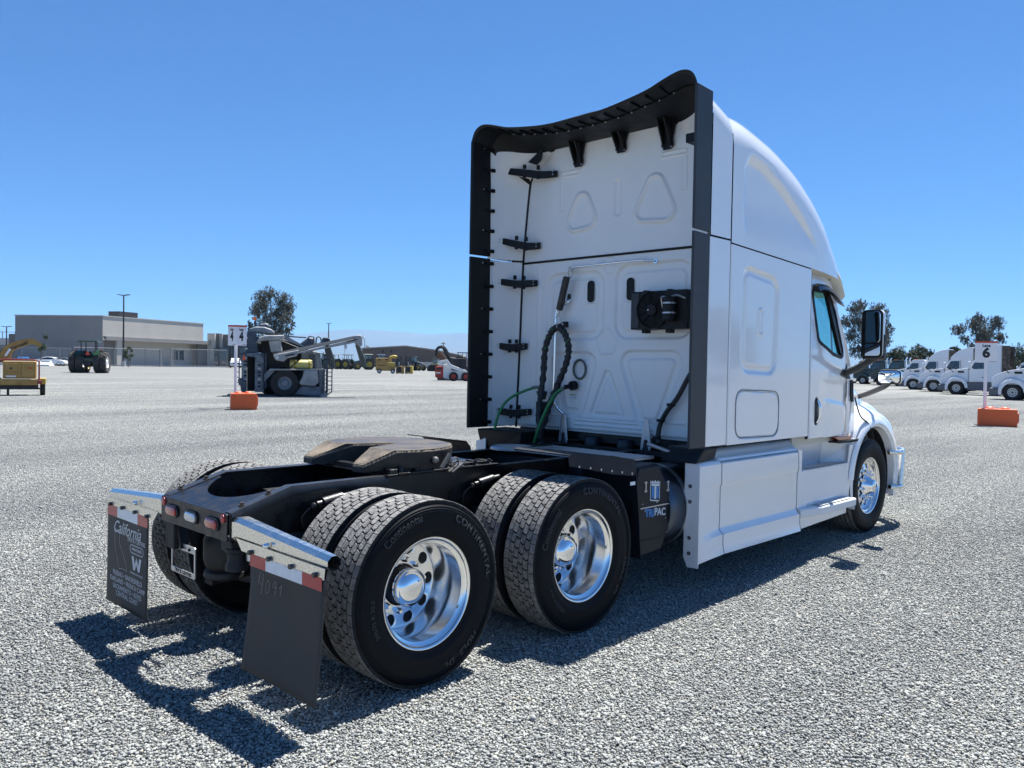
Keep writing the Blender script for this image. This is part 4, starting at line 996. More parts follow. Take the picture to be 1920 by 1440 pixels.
# windscreen, pillars, dash, cab roof
def cabx(z): return 5.33+(2.60-z)*.42
b = MB(); b.rings([[(cabx(z)+.02+.12*(1-(y/1.06)**2), y*(1.0+.02*(2.6-z)), z) for y in np.linspace(-1.06, 1.06, 9)] for z in (2.60, 2.2, 1.80)], closed=False, cap=False); b.build('windscreen', GLASSM, TR, smooth=60)
for s_ in (-1, 1):
    b = MB(); b.rings([[(cabx(z)-.06, s_*(lean(5.3, z)-.0), z), (cabx(z)+.03, s_*(lean(5.4, z)-.035), z), (cabx(z)+.06, s_*(lean(5.3, z)-.09), z), (cabx(z)-.0, s_*(lean(5.3, z)-.12), z), (cabx(z)-.08, s_*(lean(5.2, z)-.05), z)] for z in (2.66, 2.45, 2.2, 2.0, 1.78)]); b.build('pillar', WHITE2, TR, smooth=40)
b = MB(); b.rings([[(5.20, y, 2.64) for y in np.linspace(-1.12, 1.12, 7)], [(5.42+.1*(1-(y/1.1)**2), y, 2.72) for y in np.linspace(-1.08, 1.08, 7)], [(5.52+.15*(1-(y/1.1)**2), y, 2.50) for y in np.linspace(-1.06, 1.06, 7)], [(5.50+.15*(1-(y/1.1)**2), y, 2.50) for y in np.linspace(-1.06, 1.06, 7)], [(5.2+.1*(1-(y/1.1)**2), y, 2.64) for y in np.linspace(-1.07, 1.07, 7)]], closed=False, cap=False); b.build('sun_visor', pm('cream_plastic', (.62, .58, .48), .4), TR, smooth=40)
b = MB(); b.box(4.58, 5.2, -1.08, 1.08, 2.60, 2.64); b.build('headliner', CABIN, TR)
b = MB(); b.box(5.25, 5.75, -1.05, 1.05, 1.2, 1.78); b.build('dashboard', CABIN, TR, bevel=.05, seg=2)
b = MB(); b.tube([(5.18+.05*sin(t), .45+.21*cos(t), 1.88+.19*sin(t)) for t in [2*pi*i/24 for i in range(24)]], .016, 7, loop=True); b.bar((5.18, .25, 1.88), (5.18, .65, 1.88), .03, .02); b.build('steering_wheel', BLACKP, TR, smooth=50)
for y in (-.55, .55):
    b = MB(); b.box(4.45, 4.95, y-.25, y+.25, 1.35, 1.5); b.box(4.35, 4.5, y-.24, y+.24, 1.5, 2.05); b.build('seat', CABIN, TR, bevel=.03, seg=2)
b = MB(); b.box(4.55, 5.7, -1.12, 1.12, 1.05, 1.12); b.build('cab_floor', FRAMEB, TR)

# mirrors ------------------------------------------------------------------
def arm(pts_, r=.03): 
    b = MB(); b.tube(spline(pts_, 5), r, 10); return b
for s_ in (-1, 1):
    b = MB(); b.hexa([(5.36, s_*1.15, 1.70), (5.60, s_*1.15, 1.66), (5.60, s_*1.185, 1.66), (5.36, s_*1.185, 1.70), (5.46, s_*1.13, 1.80), (5.56, s_*1.13, 1.86), (5.54, s_*1.15, 1.86), (5.46, s_*1.15, 1.80)])
    b.tube(spline([(5.50, s_*1.16, 1.72), (5.50, s_*1.28, 1.77), (5.49, s_*1.40, 1.84), (5.47, s_*1.49, 1.90), (5.46, s_*1.52, 2.02)], 5), .035, 12); ma_ = b.build('mirror_arm', pm('charcoal_plastic', (.05, .048, .047), .5), TR, smooth=50)
    b = MB(); o_ = rrect(-.10, .10, 1.875, 2.345, .045); cy = 1.475
    b.rings([[(5.375, s_*(cy+u), v) for u, v in o_], [(5.36, s_*(cy+u), v) for u, v in o_], [(5.355, s_*(cy+u*.95), 2.11+(v-2.11)*.97) for u, v in o_]]); b.build('mirror_bezel', BLACKP, ma_, smooth=40)
    b = MB(); b.rings([[(5.375, s_*(cy+u), v) for u, v in o_], [(5.40, s_*(cy+u*1.08), v) for u, v in o_], [(5.445, s_*(cy+u*.95), 2.11+(v-2.11)*.96) for u, v in o_], [(5.475, s_*(cy+u*.5), 2.11+(v-2.11)*.8) for u, v in o_]]); b.build('mirror_shell', WHITE, ma_, smooth=50)
    b = MB(); b.rings([[(5.38, s_*(cy+u), v) for u, v in [(.112, 1.865), (.112, 2.10), (.08, 2.16), (-.11, 1.865)]], [(5.485, s_*(cy+u*.9), v) for u, v in [(.112, 1.86), (.112, 2.10), (.08, 2.16), (-.11, 1.86)]]]); b.build('mirror_cover', BLACKP, ma_, bevel=.02, seg=2)
    for z0, z1 in ((2.025, 2.325), (1.895, 2.01)):
        b = MB(); o2 = rrect(-.085, .085, z0, z1, .03); zc = (z0+z1)/2; rot_ = .16 if z0 > 2 else .0
        b.rings([[(5.353-u*.10, s_*(cy+u), v) for u, v in o2], [(5.349-u*.10, s_*(cy+u*.98), zc+(v-zc)*.98) for u, v in o2]]); b.build('mirror_glass', MIRROR, ma_)
    # hood mirror
    b = MB(); b.tube(spline([(6.33, s_*.98, 1.46), (6.30, s_*1.10, 1.50), (6.22, s_*1.30, 1.585), (6.20, s_*1.36, 1.64)], 5), .028, 10); hm = b.build('hood_mirror_arm', pm('charcoal_plastic', (.05, .048, .047), .5), TR, smooth=50)
    b = MB(); o_ = rrect(-.12, .12, 1.61, 1.765, .045); cy = 1.38
    b.rings([[(6.12, s_*(cy+u), v) for u, v in o_], [(6.105, s_*(cy+u*.97), 1.685+(v-1.685)*.95) for u, v in o_], [(6.11, s_*(cy+u*.9), 1.685+(v-1.685)*.86) for u, v in o_]]); b.build('mirror_rim', BLACKP, hm, smooth=40)
    b = MB(); b.rings([[(6.12, s_*(cy+u), v) for u, v in o_], [(6.17, s_*(cy+u*.96), 1.685+(v-1.685)*.95) for u, v in o_], [(6.23, s_*(cy+u*.6), 1.685+(v-1.685)*.6) for u, v in o_]]); b.build('mirror_shell', CHROME, hm, smooth=60)
    rs = [[(6.1085-.035*(1-k**2), s_*(cy+u*.9*k), 1.685+(v-1.685)*.86*k) for u, v in o_] for k in (1, .8, .6, .4, .2, .05)]
    b = MB(); b.rings(rs); b.build('mirror_glass', MIRROR, hm, smooth=60)
b = MB(); b.tube([(5.40, -1.02, 2.55), (5.60, -1.0, 1.75)], .008, 6); b.build('aerial', WHITE2, TR)

# hood, fender, bumper -----------------------------------------------------
def hoodtop(x): return float(np.interp(x, [5.6, 5.9, 6.3, 6.7, 7.0, 7.2, 7.3], [1.80, 1.74, 1.63, 1.46, 1.28, 1.08, .95]))
def hoodw(x): return float(np.interp(x, [5.6, 6.0, 6.5, 7.0, 7.3], [1.12, 1.04, .99, .92, .80]))
b = MB(); hs = []
for x in np.linspace(5.62, 7.3, 15):
    H_, w_ = hoodtop(x), hoodw(x); r = .28
    sec = [(x, -w_-.02, H_-r-.30), (x, -w_, H_-r)]+[(x, -(w_-r*.8)-r*.8*cos(a), H_-r+r*sin(a)) for a in [pi/2*i/8 for i in range(1, 9)]]+[(x, -.3, H_+.03), (x, 0, H_+.04)]
    hs.append(sec+[(x, -y, z) for _, y, z in sec[-2::-1]])
b.rings(hs, closed=False, cap=False); b.build('hood', WHITE, TR, smooth=50)
b = MB(); b.box(7.22, 7.30, -.7, .7, .55, 1.0); b.build('grille', BLACKP, TR, bevel=.02)
for s_ in (-1, 1):
    # quarter panel between door and wheel arch, then the fender ring round the arch
    cx_, cz_ = XF+.02, .56
    out_f = [(-62, (5.60, .30)), ]
    def ring(t):           # t: 0 lip .. 1 outer edge
        pts_ = []
        for a in [radians(q) for q in range(-20, 206, 5)]:
            ca, sa = cos(a), sin(a)
            r0 = .59
            # outer border: fender top line
            # superellipse reaching back to the door and up to the hood side
            rx = 1.0 if ca > 0 else .62; rz_ = .86 if sa > 0 else .30
            rx = .93 if ca > 0 else .63
            n_ = 2.6; den = (abs(ca/rx)**n_+abs(sa/rz_)**n_)**(1/n_); r1 = 1/den
            r = r0+(r1-r0)*t
            x, z = cx_+r*ca, cz_+r*sa
            yl = 1.225; inn = hoodw(x) if z > 1.2 else 1.2
            y = 1.225-.012*t-(.26 if ca > -.3 else .26)*(sst(np.float64((t-.35)/.65))**1.3)*max(0, sa)**1.5-.10*sst(np.float64((t-.3)/.7))*max(0, ca)**2
            if t < .02: y = 1.222
            pts_.append((x, s_*float(y), z))
        return pts_
    b = MB(); b.rings([[(x-(x-cx_)*.02, s_*1.15, z-(z-cz_)*.02) for x, y, z in ring(0)]]+[ring(t) for t in (0, .05, .15, .25, .35, .45, .55, .65, .75, .85, .95, 1.0)], closed=False, cap=False); b.build('fender', WHITE, TR, smooth=50)
    # raised flare lip
    lipp = [(cx_+.61*cos(a), cz_+.61*sin(a)) for a in [radians(q) for q in range(0, 176, 6)]]
    b = MB(); b.rings([[(x, s_*1.222, z), (x+(x-cx_)*.02, s_*1.243, z+(z-cz_)*.02), (x+(x-cx_)*.09, s_*1.24, z+(z-cz_)*.09), (x+(x-cx_)*.14, s_*1.218, z+(z-cz_)*.14)] for x, z in lipp], closed=False, cap=False); b.build('fender_flare', WHITE, TR, smooth=60)
    b = MB(); b.rings([[(XF+.02+.585*cos(a), s_*.85, .56+.585*sin(a)), (XF+.02+.585*cos(a), s_*1.16, .56+.585*sin(a))] for a in [radians(q) for q in range(-20, 206, 9)]], closed=False, cap=False); b.build('wheel_well', SEAM, TR, smooth=60)
    b = MB(); cw = spline([(5.60, 1.80), (5.63, 1.55), (5.67, 1.30), (5.66, 1.10)], 5)
    b.rings([[(5.56, s_*1.165, z) , (x+.10, s_*1.165, z), (x+.16, s_*1.13, z)] for x, z in [(p.x, p.y) for p in cw]], closed=False, cap=False); b.build('cowl_panel', WHITE, TR, smooth=50)
    seam = spline([(5.76, -1.16, 1.47), (5.85, -1.185, 1.28), (5.98, -1.222, 1.19), (6.06, -1.232, 1.10), (6.10, -1.235, 1.02)], 6)
    b = MB(); b.tube([(p.x, s_*(-p.y)+s_*.008, p.z) for p in seam], .008, 6); b.build('hood_seam', SEAM, TR)
    b = MB(); b.prism(rpoly([(5.63, 1.66), (5.69, 1.64), (5.71, 1.42), (5.66, 1.43), (5.63, 1.50)], .03), 'y', s_*1.13, s_*1.178); b.build('cowl_vent', SEAM, TR)
    b = MB(); b.prism([(5.18, 1.085), (5.62, 1.078), (5.60, 1.04), (5.30, 1.045)], 'y', s_*1.16, s_*1.205); b.build('marker_light', AMBER, TR, bevel=.004)
    b = MB(); b.prism([(5.22, 1.042), (5.62, 1.040), (5.98, 1.055), (5.98, 1.03), (5.60, 1.015), (5.25, 1.022)], 'y', s_*1.12, s_*1.228); b.build('seal_strip', SEAM, TR)
    # bumper end and its bright guard
    b = MB(); b.rings([[(6.80, s_*1.20, .32), (7.05, s_*1.16, .30), (7.30, s_*.95, .30), (7.42, s_*.6, .32), (7.42, 0, .32)], [(6.78, s_*1.215, .52), (7.08, s_*1.18, .52), (7.36, s_*.98, .52), (7.48, s_*.6, .52), (7.48, 0, .52)], [(6.82, s_*1.20, .80), (7.05, s_*1.16, .80), (7.30, s_*.95, .80), (7.42, s_*.6, .80), (7.42, 0, .80)]], closed=False, cap=False); b.build('bumper', WHITE, TR, smooth=50)
    b = MB()
    for z in (.83, .44): b.tube(spline([(6.70, s_*1.21, z+.01), (6.83, s_*1.24, z), (7.0, s_*1.235, z), (7.3, s_*1.1, z), (7.52, s_*.7, z), (7.55, 0, z)], 5), .026, 10)
    b.tube([(6.97, s_*1.235, .42), (7.02, s_*1.235, .85)], .034, 10); b.ball((6.70, s_*1.21, .84), .034); b.build('bumper_guard', SCUFF, TR, smooth=50)

# side skirts and steps ----------------------------------------------------
def skirt(s_, x0, x1, name, nseg, prof, warp=lambda x, y, z: (y, z)):
    rs = []
    for x in sorted([x0+.005, x1-.005]+list(np.linspace(x0, x1, nseg))):
        r = []
        for y, z in prof:
            yy, zz = warp(x, y, z); r.append((x, s_*yy, zz))
        rs.append(r)
    b = MB(); b.rings(rs, closed=False, cap=False); o = b.build(name, WHITE, TR, smooth=28); md = o.modifiers.new('thickness', 'SOLIDIFY'); md.thickness = .006; return o
PR = [(1.12, 1.10), (1.135, 1.06), (1.165, 1.03), (1.205, 1.008), (1.222, .985), (1.224, .83), (1.220, .818), (1.212, .80), (1.212, .52), (1.208, .47), (1.222, .445), (1.247, .425), (1.247, .345), (1.250, .325), (1.255, .30), (1.262, .272), (1.25, .268)]
PRr = [PR[2]]+PR[3:]
for s_ in (-1, 1):
    def wr(x, y, z):         # rear end flares down and out
        k = min(1, max(0, (3.0-x)/.355)); lo = float(sst(np.float64((.62-z)/.3))); f = (y-1.212)*(1-k)+1.212+.012*k; return (f if z < .80 else y*(1-k)+1.224*k if z < .99 else y), z-.040*k*lo
    skirt(s_, 2.645, 3.0, 'side_skirt', 9, PRr, wr)
    skirt(s_, 3.006, 4.368, 'side_skirt', 6, [(y, z) for y, z in PR[3:]])
    skirt(s_, 2.95, 4.40, 'sill', 4, PR[:4])
    for xj in (3.003, 4.3715):
        b = MB(); b.tube([(xj, s_*(y+.001), z) for y, z in PR[3:]], .0018, 6); b.build('skirt_joint', pm('grey_seam', (.12, .13, .15), .6), TR)
    b = MB(); b.prism([(s_*1.245, 1.0), (s_*1.115, 1.04), (s_*1.115, .28), (s_*1.15, .205), (s_*1.245, .21)], 'x', 2.636, 2.645); fl_ = b.build('skirt_flange', WHITE2, TR)
    if s_ < 0:
        for z in (.835, .715, .435, .315):
            b = MB(); b.cyl((2.636, s_*1.165, z), (2.630, s_*1.165, z), .014, n=14); b.cyl((2.630, s_*1.165, z), (2.627, s_*1.165, z), .007, n=8, mi=1); b.build('screw', [SEAM, STEEL], fl_)
    # stepped front section
    x0, x1 = 4.375, 5.64
    def arch(x, z):
        return z
    # main face with curved front edge hugging the tyre
    out_s = [(4.375, .812), (4.375, .50), (4.395, .29), (4.40, .268), (5.50, .300), (5.505, .36), (5.545, .44), (5.60, .62), (5.66, .80), (5.70, .98), (5.56, .99), (5.52, .812)]
    fillpoly(out_s, [], lambda u, v, h: (u, s_*(1.212-h), v), 'step_skirt', WHITE, TR, thick=.01)
    b = MB(); b.prism([(4.375, .812), (4.46, .812), (4.46, 1.0), (4.375, 1.01)], 'y', s_*1.20, s_*1.214); b.build('skirt_corner', WHITE, TR)
    # upper tread and the bright recess behind it
    b = MB(); b.box(4.46, 5.56, s_*.98, s_*1.215, .79, .812); b.build('step_shelf', WHITE2, TR, bevel=.006)
    hf('step_tread', lambda U, V, H, s_=s_: (U, s_*V, .8135+H), 4.66, 5.5, 1.06, 1.205, .0085, lambda U, V: .004*((np.mod(U/.03, 1) < .5) & (np.mod(V/.03, 1) < .5)), BRUSHED, TR)
    b = MB(); b.hexa([(4.46, s_*1.02, .812), (5.30, s_*1.02, .812), (5.30, s_*.96, .812), (4.46, s_*.96, .812), (4.40, s_*1.10, 1.05), (5.20, s_*1.10, 1.05), (5.20, s_*1.0, 1.05), (4.40, s_*1.0, 1.05)]); b.build('step_recess', SILVER, TR)
    b = MB(); b.hexa([(5.26, s_*1.03, .812), (5.60, s_*1.214, .812), (5.64, s_*1.214, .812), (5.30, s_*.9, .812), (5.14, s_*1.10, 1.045), (5.70, s_*1.216, 1.045), (5.74, s_*1.2, 1.045), (5.2, s_*.9, 1.045)]); b.build('recess_side', WHITE2, TR)
    b = MB(); b.prism([(4.40, 1.03), (5.20, 1.04), (5.70, 1.05), (5.70, 1.10), (4.40, 1.115)], 'y', s_*1.12, s_*1.14); b.build('sill', pm('cream_plastic', (.62, .58, .48), .4), TR)
    # lower step
    b = MB(); b.rings([[(x, s_*(1.20), .475), (x, s_*(1.212+dy), .462), (x, s_*(1.218+dy), .45), (x, s_*(1.216+dy), .388), (x, s_*(1.205+dy*.8), .380), (x, s_*1.20, .37)] for x, dy in ((4.385, .032), (4.50, .045), (4.72, .088), (5.0, .095), (5.50, .095), (5.51, .093))]); b.build('lower_step', WHITE2, TR, bevel=.004)
    hf('step_tread', lambda U, V, H, s_=s_: (U, s_*V, .4815+H-(V-1.2)*.10), 4.70, 5.42, 1.215, 1.298, .0085, lambda U, V: .004*((np.mod(U/.03, 1) < .5) & (np.mod(V/.03, 1) < .5)), BRUSHED, TR)
    b = MB(); b.box(4.60, 5.25, s_*1.212, s_*1.222, .478, .492); b.build('bright_strip', WHITE2, TR)
b = MB(); b.hexa([(2.62, -1.22, 1.01), (2.95, -1.19, 1.03), (2.95, -.9, 1.03), (2.60, -.9, 1.01), (2.70, -1.24, 1.12), (2.99, -1.19, 1.12), (2.99, -.9, 1.12), (2.72, -.9, 1.12)]); b.build('fairing_mount', BLACKP, TR, bevel=.01)
b = MB(); b.cyl((2.60, -.78, 1.135), (2.70, -.95, 1.07), .016, n=10); b.build('grab_tube', STEEL, TR, smooth=40)
b = MB(); b.hexa([(2.70, .72, .80), (2.95, .72, .80), (2.95, 1.2, .80), (2.70, 1.2, .80), (2.66, .66, 1.125), (3.0, .66, 1.125), (3.0, 1.205, 1.125), (2.60, 1.205, 1.125)]); b.build('fairing_mount', BLACKP, TR, bevel=.01)
b = MB(); b.bar((2.86, .80, 1.10), (2.92, .70, .98), .06, .01); b.build('support_tab', WHITE2, TR)

# things on the back wall --------------------------------------------------
b = MB(); b.tube(spline([(XW-.012, .40, 2.655), (XW-.05, .36, 2.66), (XW-.055, -.35, 2.668), (XW-.05, -.44, 2.66), (XW-.012, -.52, 2.655)], 5), .009, 8); b.prism(circ(-.52, 2.655, .02, 12), 'x', XW-.012, XW-.006); b.build('tracker_bar', CHROME, TR, smooth=50)
b = MB(); b.tube([(XW-.05, .395+.025*cos(t), 2.615+.05*sin(t)) for t in [2*pi*i/20 for i in range(20)]], .005, 6, loop=True); b.cyl((XW-.05, .39, 2.655), (XW-.05, .40, 2.62), .014, n=10); sp = b.build('spring_hook', STEEL, TR, smooth=50)
b = MB(); p0 = Vector((XW-.07, .42, 2.575)); p1 = Vector((XW-.07, .505, 2.265)); b.tube([p0, p0.lerp(p1, .04), p0.lerp(p1, .96), p1], [.024, .033, .033, .026], 8); b.build('hose_spring', pm('spring_sleeve', (.03, .03, .032), .5), TR, smooth=30)
b = MB(); b.tube([(XW-.07, .518+.042*cos(t), 2.17+.042*sin(t)) for t in [2*pi*i/20 for i in range(20)]], .004, 6, loop=True); b.tube([p1, (XW-.07, .515, 2.21)], .010, 6); b.build('spring_ring', STEEL, TR, smooth=50)
b = MB(); b.bar((XW-.08, .60, 2.08), (XW-.10, .40, 2.125), .03, .035); b.box(XW-.115, XW-.07, .385, .43, 2.10, 2.155); b.box(XW-.11, XW-.07, .44, .47, 2.09, 2.14); b.cyl((XW-.115, .42, 2.13), (XW-.12, .42, 2.13), .01, n=8, mi=1); b.cyl((XW-.115, .49, 2.11), (XW-.12, .49, 2.11), .01, n=8, mi=1); b.build('hose_clamp', [BLACKP, STEEL], TR, bevel=.004)
loop_ = [(XW-.18, .60, .98), (XW-.16, .655, 1.30), (XW-.10, .665, 1.65), (XW-.09, .655, 1.90), (XW-.09, .59, 2.05), (XW-.09, .50, 2.105), (XW-.10, .40, 2.04), (XW-.10, .355, 1.90), (XW-.11, .38, 1.75), (XW-.13, .465, 1.55), (XW-.16, .545, 1.33), (XW-.2, .62, 1.05)]
P_l = spline(loop_, 14); 
b = MB(); b.tube(P_l, [.026+.003*sin(i*1.7) for i in range(len(P_l))], 10); b.build('bundled_air_lines', HOSE, TR, smooth=60)
for ph, mm, rr, nm in ((0, HOSE, .0125, 'spiral_wrap'), (pi, HOSE, .0125, 'spiral_wrap'), (pi/2, GREENH, .008, 'green_air_line')):
    pts_ = []; n = len(P_l)
    sub = P_l if mm is HOSE else P_l[42:100]
    for i, p in enumerate(sub):
        d = (sub[min(i+1, len(sub)-1)]-sub[max(i-1, 0)]).normalized(); u = d.cross(Vector((1, 0, 0))).normalized(); v = d.cross(u); a = i*.62+ph
        pts_.append(p+(u*cos(a)+v*sin(a))*(.022 if mm is HOSE else .021))
    b = MB(); b.tube(pts_, rr, 6); b.build(nm, mm, TR, smooth=60)
b = MB(); b.tube(spline([(XW-.12, .66, 1.50), (XW-.16, .73, 1.53), (XW-.32, .93, 1.40), (XW-.38, 1.02, 1.15), (XW-.36, .98, .92), (XW-.3, .88, .86)], 8), .013, 8); b.build('green_air_line', GREENH, TR, smooth=60)
b = MB(); b.tube(spline([(XW-.10, .41, 1.53), (XW-.14, .455, 1.50), (XW-.18, .53, 1.36), (XW-.22, .62, 1.12), (XW-.24, .66, .95)], 8), .016, 8); b.build('green_air_line', GREENH, TR, smooth=60)
b = MB(); b.tube(spline([(XW-.12, .66, 1.50), (XW-.13, .69, 1.535), (XW-.17, .745, 1.532)], 5), .016, 8); b.tube(spline([(XW-.10, .40, 1.54), (XW-.115, .435, 1.515), (XW-.15, .475, 1.47)], 5), .017, 8); b.build('gladhand_elbow', pm('grey_fitting', (.2, .2, .19), .5, metal=.5), TR, smooth=50)
b = MB(); b.cyl((XW-.005, .345, 1.565), (XW-.06, .355, 1.56), .045, n=8); b.cyl((XW-.06, .355, 1.56), (XW-.10, .40, 1.545), .022, n=10); b.ball((XW-.075, .335, 1.545), .012); b.build('cable_socket', BLACKP, TR, bevel=.004)
b = MB(); b.prism([(.74, 1.50), (.64, 1.50), (.66, 1.42), (.71, 1.42)], 'x', XW-.12, XW-.06); b.box(XW-.13, XW-.05, .63, .73, 1.20, 1.40); b.cyl((XW-.14, .66, 1.35), (XW-.10, .66, 1.35), .025, n=10); b.cyl((XW-.14, .70, 1.27), (XW-.10, .70, 1.27), .028, n=10); b.cyl((XW-.14, .66, 1.23), (XW-.10, .66, 1.23), .02, n=10); b.build('gladhand_block', pm('dull_black_iron', (.03, .03, .032), .5, metal=.3), TR, bevel=.006)
b = MB(); b.tube(spline([(XW-.1, .70, 1.22), (XW-.14, .72, 1.05), (XW-.25, .80, .95), (XW-.34, .88, .90)], 6), .018, 7); b.tube(spline([(XW-.1, .64, 1.22), (XW-.14, .66, 1.05), (XW-.22, .76, .93), (XW-.3, .9, .86)], 6), .016, 7); b.tube(spline([(XW-.16, .62, 1.05), (XW-.30, .55, .97), (XW-.5, .45, .93)], 6), .016, 7); b.build('air_line', HOSE, TR, smooth=60)
for k in range(5):
    b = MB(); b.ball((XW-.15-.05*k, .5+.08*(k % 3), .98+.03*(k % 2)), .04, 10, 6); b.cyl((XW-.2-.05*k, .42+.1*(k % 3), .90), (XW-.2-.05*k, .42+.1*(k % 3), 1.02), .035, n=10); b.build('brake_valve', GREASE, TR, smooth=40)
b = MB(); b.tube(spline([(XW-.012, .43, 2.365), (XW-.03, .44, 2.34), (XW-.055, .54, 2.27), (XW-.06, .555, 2.15), (XW-.06, .56, 1.7), (XW-.06, .56, 1.45), (XW-.05, .53, 1.36), (XW-.02, .46, 1.285)], 6), .014, 10); b.prism(rrect(.41, .46, 2.35, 2.42, .02), 'x', XW-.014, XW-.005); b.prism(rrect(.44, .49, 1.23, 1.30, .02), 'x', XW-.014, XW-.003); b.build('grab_rail', ALU, TR, smooth=50)
b = MB(); b.tube([(XW-.004, .30+.072*cos(t), 1.715+.088*sin(t)) for t in [2*pi*i/28 for i in range(28)]], .011, 8, loop=True); b.build('port_ring', pm('grey_gasket', (.12, .13, .13), .5), TR, smooth=60)
b = MB(); b.box(XW-.002, XW+.002, .345, .41, 1.44, 1.48); b.build('label_sticker', WHITET, TR)
b = MB(); b.box(XW-.003, XW-.0015, .345, .41, 1.472, 1.48); b.build('label_sticker', pm('yellow_tape', (.6, .45, .02), .5), TR)
# auxiliary condenser
b = MB(); b.box(XW-.15, XW-.02, -.93, -.375, 2.065, 2.385); cond = b.build('condenser', BLACKP, TR, bevel=.006, seg=2)
b = MB(); b.box(XW-.156, XW-.15, -.46, -.385, 2.08, 2.37); b.build('condenser_plate', GREYP, cond)
cy, cz = -.605, 2.225
b = MB(); b.lathe([(.158, 0), (.158, -.02), (.150, -.022), (.150, 0)], c=(XW-.15, cy, cz), ax='x', n=40)
for r in (.14, .125, .11, .095, .08, .065): b.tube([(XW-.174, cy+r*cos(t), cz+r*sin(t)) for t in [2*pi*i/32 for i in range(32)]], .0022, 4, loop=True)
for k in range(12): 
    a = 2*pi*k/12; b.tube([(XW-.176, cy+.04*cos(a), cz+.04*sin(a)), (XW-.174, cy+.155*cos(a+.25), cz+.155*sin(a+.25))], .003, 4)
b.lathe([(0, -.03), (.045, -.03), (.05, -.02), (.05, 0)], c=(XW-.15, cy, cz), ax='x', n=24); b.build('fan_guard', BLACKP, cond, smooth=40)
b = MB(); b.cyl((XW-.176, cy+.03, cz+.0), (XW-.184, cy+.03, cz+.0), .007, n=8); b.build('screw', STEEL, cond)
b = MB()
for k in range(7):
    a = 2*pi*k/7; b.hexa([(XW-.155+dx, cy+r*cos(a+da), cz+r*sin(a+da)) for dx in (0, -.003) for r, da in ((.045, 0), (.14, .1), (.14, .45), (.045, .5))])
b.build('fan_blades', BLACKP, cond)
b = MB(); b.lathe([(0, -.10), (.045, -.10), (.055, -.09), (.055, .085), (.04, .10), (0, .10)], c=(XW-.20, -.795, 2.225), ax='z', n=20); dr = b.build('receiver_drier', BLACKP, cond, smooth=40)
for z in (2.185, 2.265):
    b = MB(); b.lathe([(.056, 0), (.058, .002), (.058, .012), (.056, .014)], c=(XW-.20, -.795, z), ax='z', n=20); b.build('band', BRUSHED, dr, smooth=40)
b = MB(); b.tube(spline([(XW-.2, -.76, 2.325), (XW-.2, -.72, 2.325), (XW-.19, -.715, 2.28), (XW-.17, -.72, 2.22)], 5), .007, 6); b.tube(spline([(XW-.2, -.82, 2.325), (XW-.2, -.87, 2.335), (XW-.16, -.92, 2.31)], 5), .008, 6); b.build('refrigerant_pipe', STEEL, cond, smooth=50)
for y in (-.48, -.72):
    b = MB(); b.box(XW-.10, XW-.03, y-.025, y+.025, 2.035, 2.07); b.box(XW-.10, XW-.03, y-.02, y+.02, 2.38, 2.40); b.build('rubber_foot', BLACKP, cond, bevel=.004)
cab_ = spline([(XW-.04, -1.05, 1.85), (XW-.05, -.92, 1.70), (XW-.05, -.80, 1.50), (XW-.05, -.70, 1.38), (XW-.05, -.635, 1.27), (XW-.06, -.62, 1.17), (XW-.08, -.64, 1.10)], 8)
b = MB(); b.tube(cab_, .021, 10); b.build('conduit', HOSE, TR, smooth=60)
for i in (20, 30, 42):
    p = cab_[i]; b = MB(); b.ball(p, .030, 10, 6, (1, 1, .6)); b.box(p.x-.03, p.x+.03, p.y-.0, p.y+.035, p.z-.01, p.z+.012); b.build('cable_tie', BLACKP, TR)
# cab latches, springs, floor trough
for y in (.45, -.486):
    b = MB(); o_ = [(y-.020, 1.30), (y+.020, 1.30), (y+.032, 1.24), (y+.055, 1.05), (y+.05, 1.03), (y+.028, 1.03), (y+.015, 1.12), (y-.015, 1.12), (y-.028, 1.03), (y-.05, 1.03), (y-.055, 1.05), (y-.032, 1.24)]
    b.prism(o_, 'x', XW-.05, XW-.035); lt = b.build('cab_latch', BRUSHED, TR, bevel=.003)
    for dy, z in ((0, 1.28), (0, 1.14), (.04, 1.05), (-.04, 1.05)): inst('screw', SCREWM, lt, (XW-.05, y+dy, z), (0, 0, -pi/2))
    b = MB(); b.cyl((XW-.02, y+.0, 1.10), (XW-.02, y, .80), .03, n=14); b.build('shock_absorber', pm('dark_blue_steel', (.02, .025, .035), .4), TR, smooth=40)
for y in (.15, -.22):
    b = MB(); b.lathe([(.06, 0), (.075, .02), (.075, .12), (.06, .15)], c=(XW+.02, y, .95), ax='z', n=20); b.build('cab_air_spring', pm('dark_blue_steel', (.02, .025, .035), .4), TR, smooth=40)
b = MB(); b.bar((XW-.1, -.8, 1.02), (XW-.1, .75, 1.0), .05, .04); b.bar((XW-.3, -.6, .97), (XW-.05, .3, 1.02), .03, .03); b.bar((XW-.35, .2, .98), (XW-.05, -.45, 1.0), .02, .03); b.build('cab_cross_tube', GREASE, TR)
b = MB(); b.lathe([(.05, 0), (.05, .5)], c=(XW-.28, .80, .70), ax='y', n=14); b.build('exhaust_pipe', GREASE, TR, smooth=40)
b = MB(); b.box(3.2, 5.4, -.42, .42, .45, 1.0); b.build('engine_and_gearbox', GREASE, TR, bevel=.05)
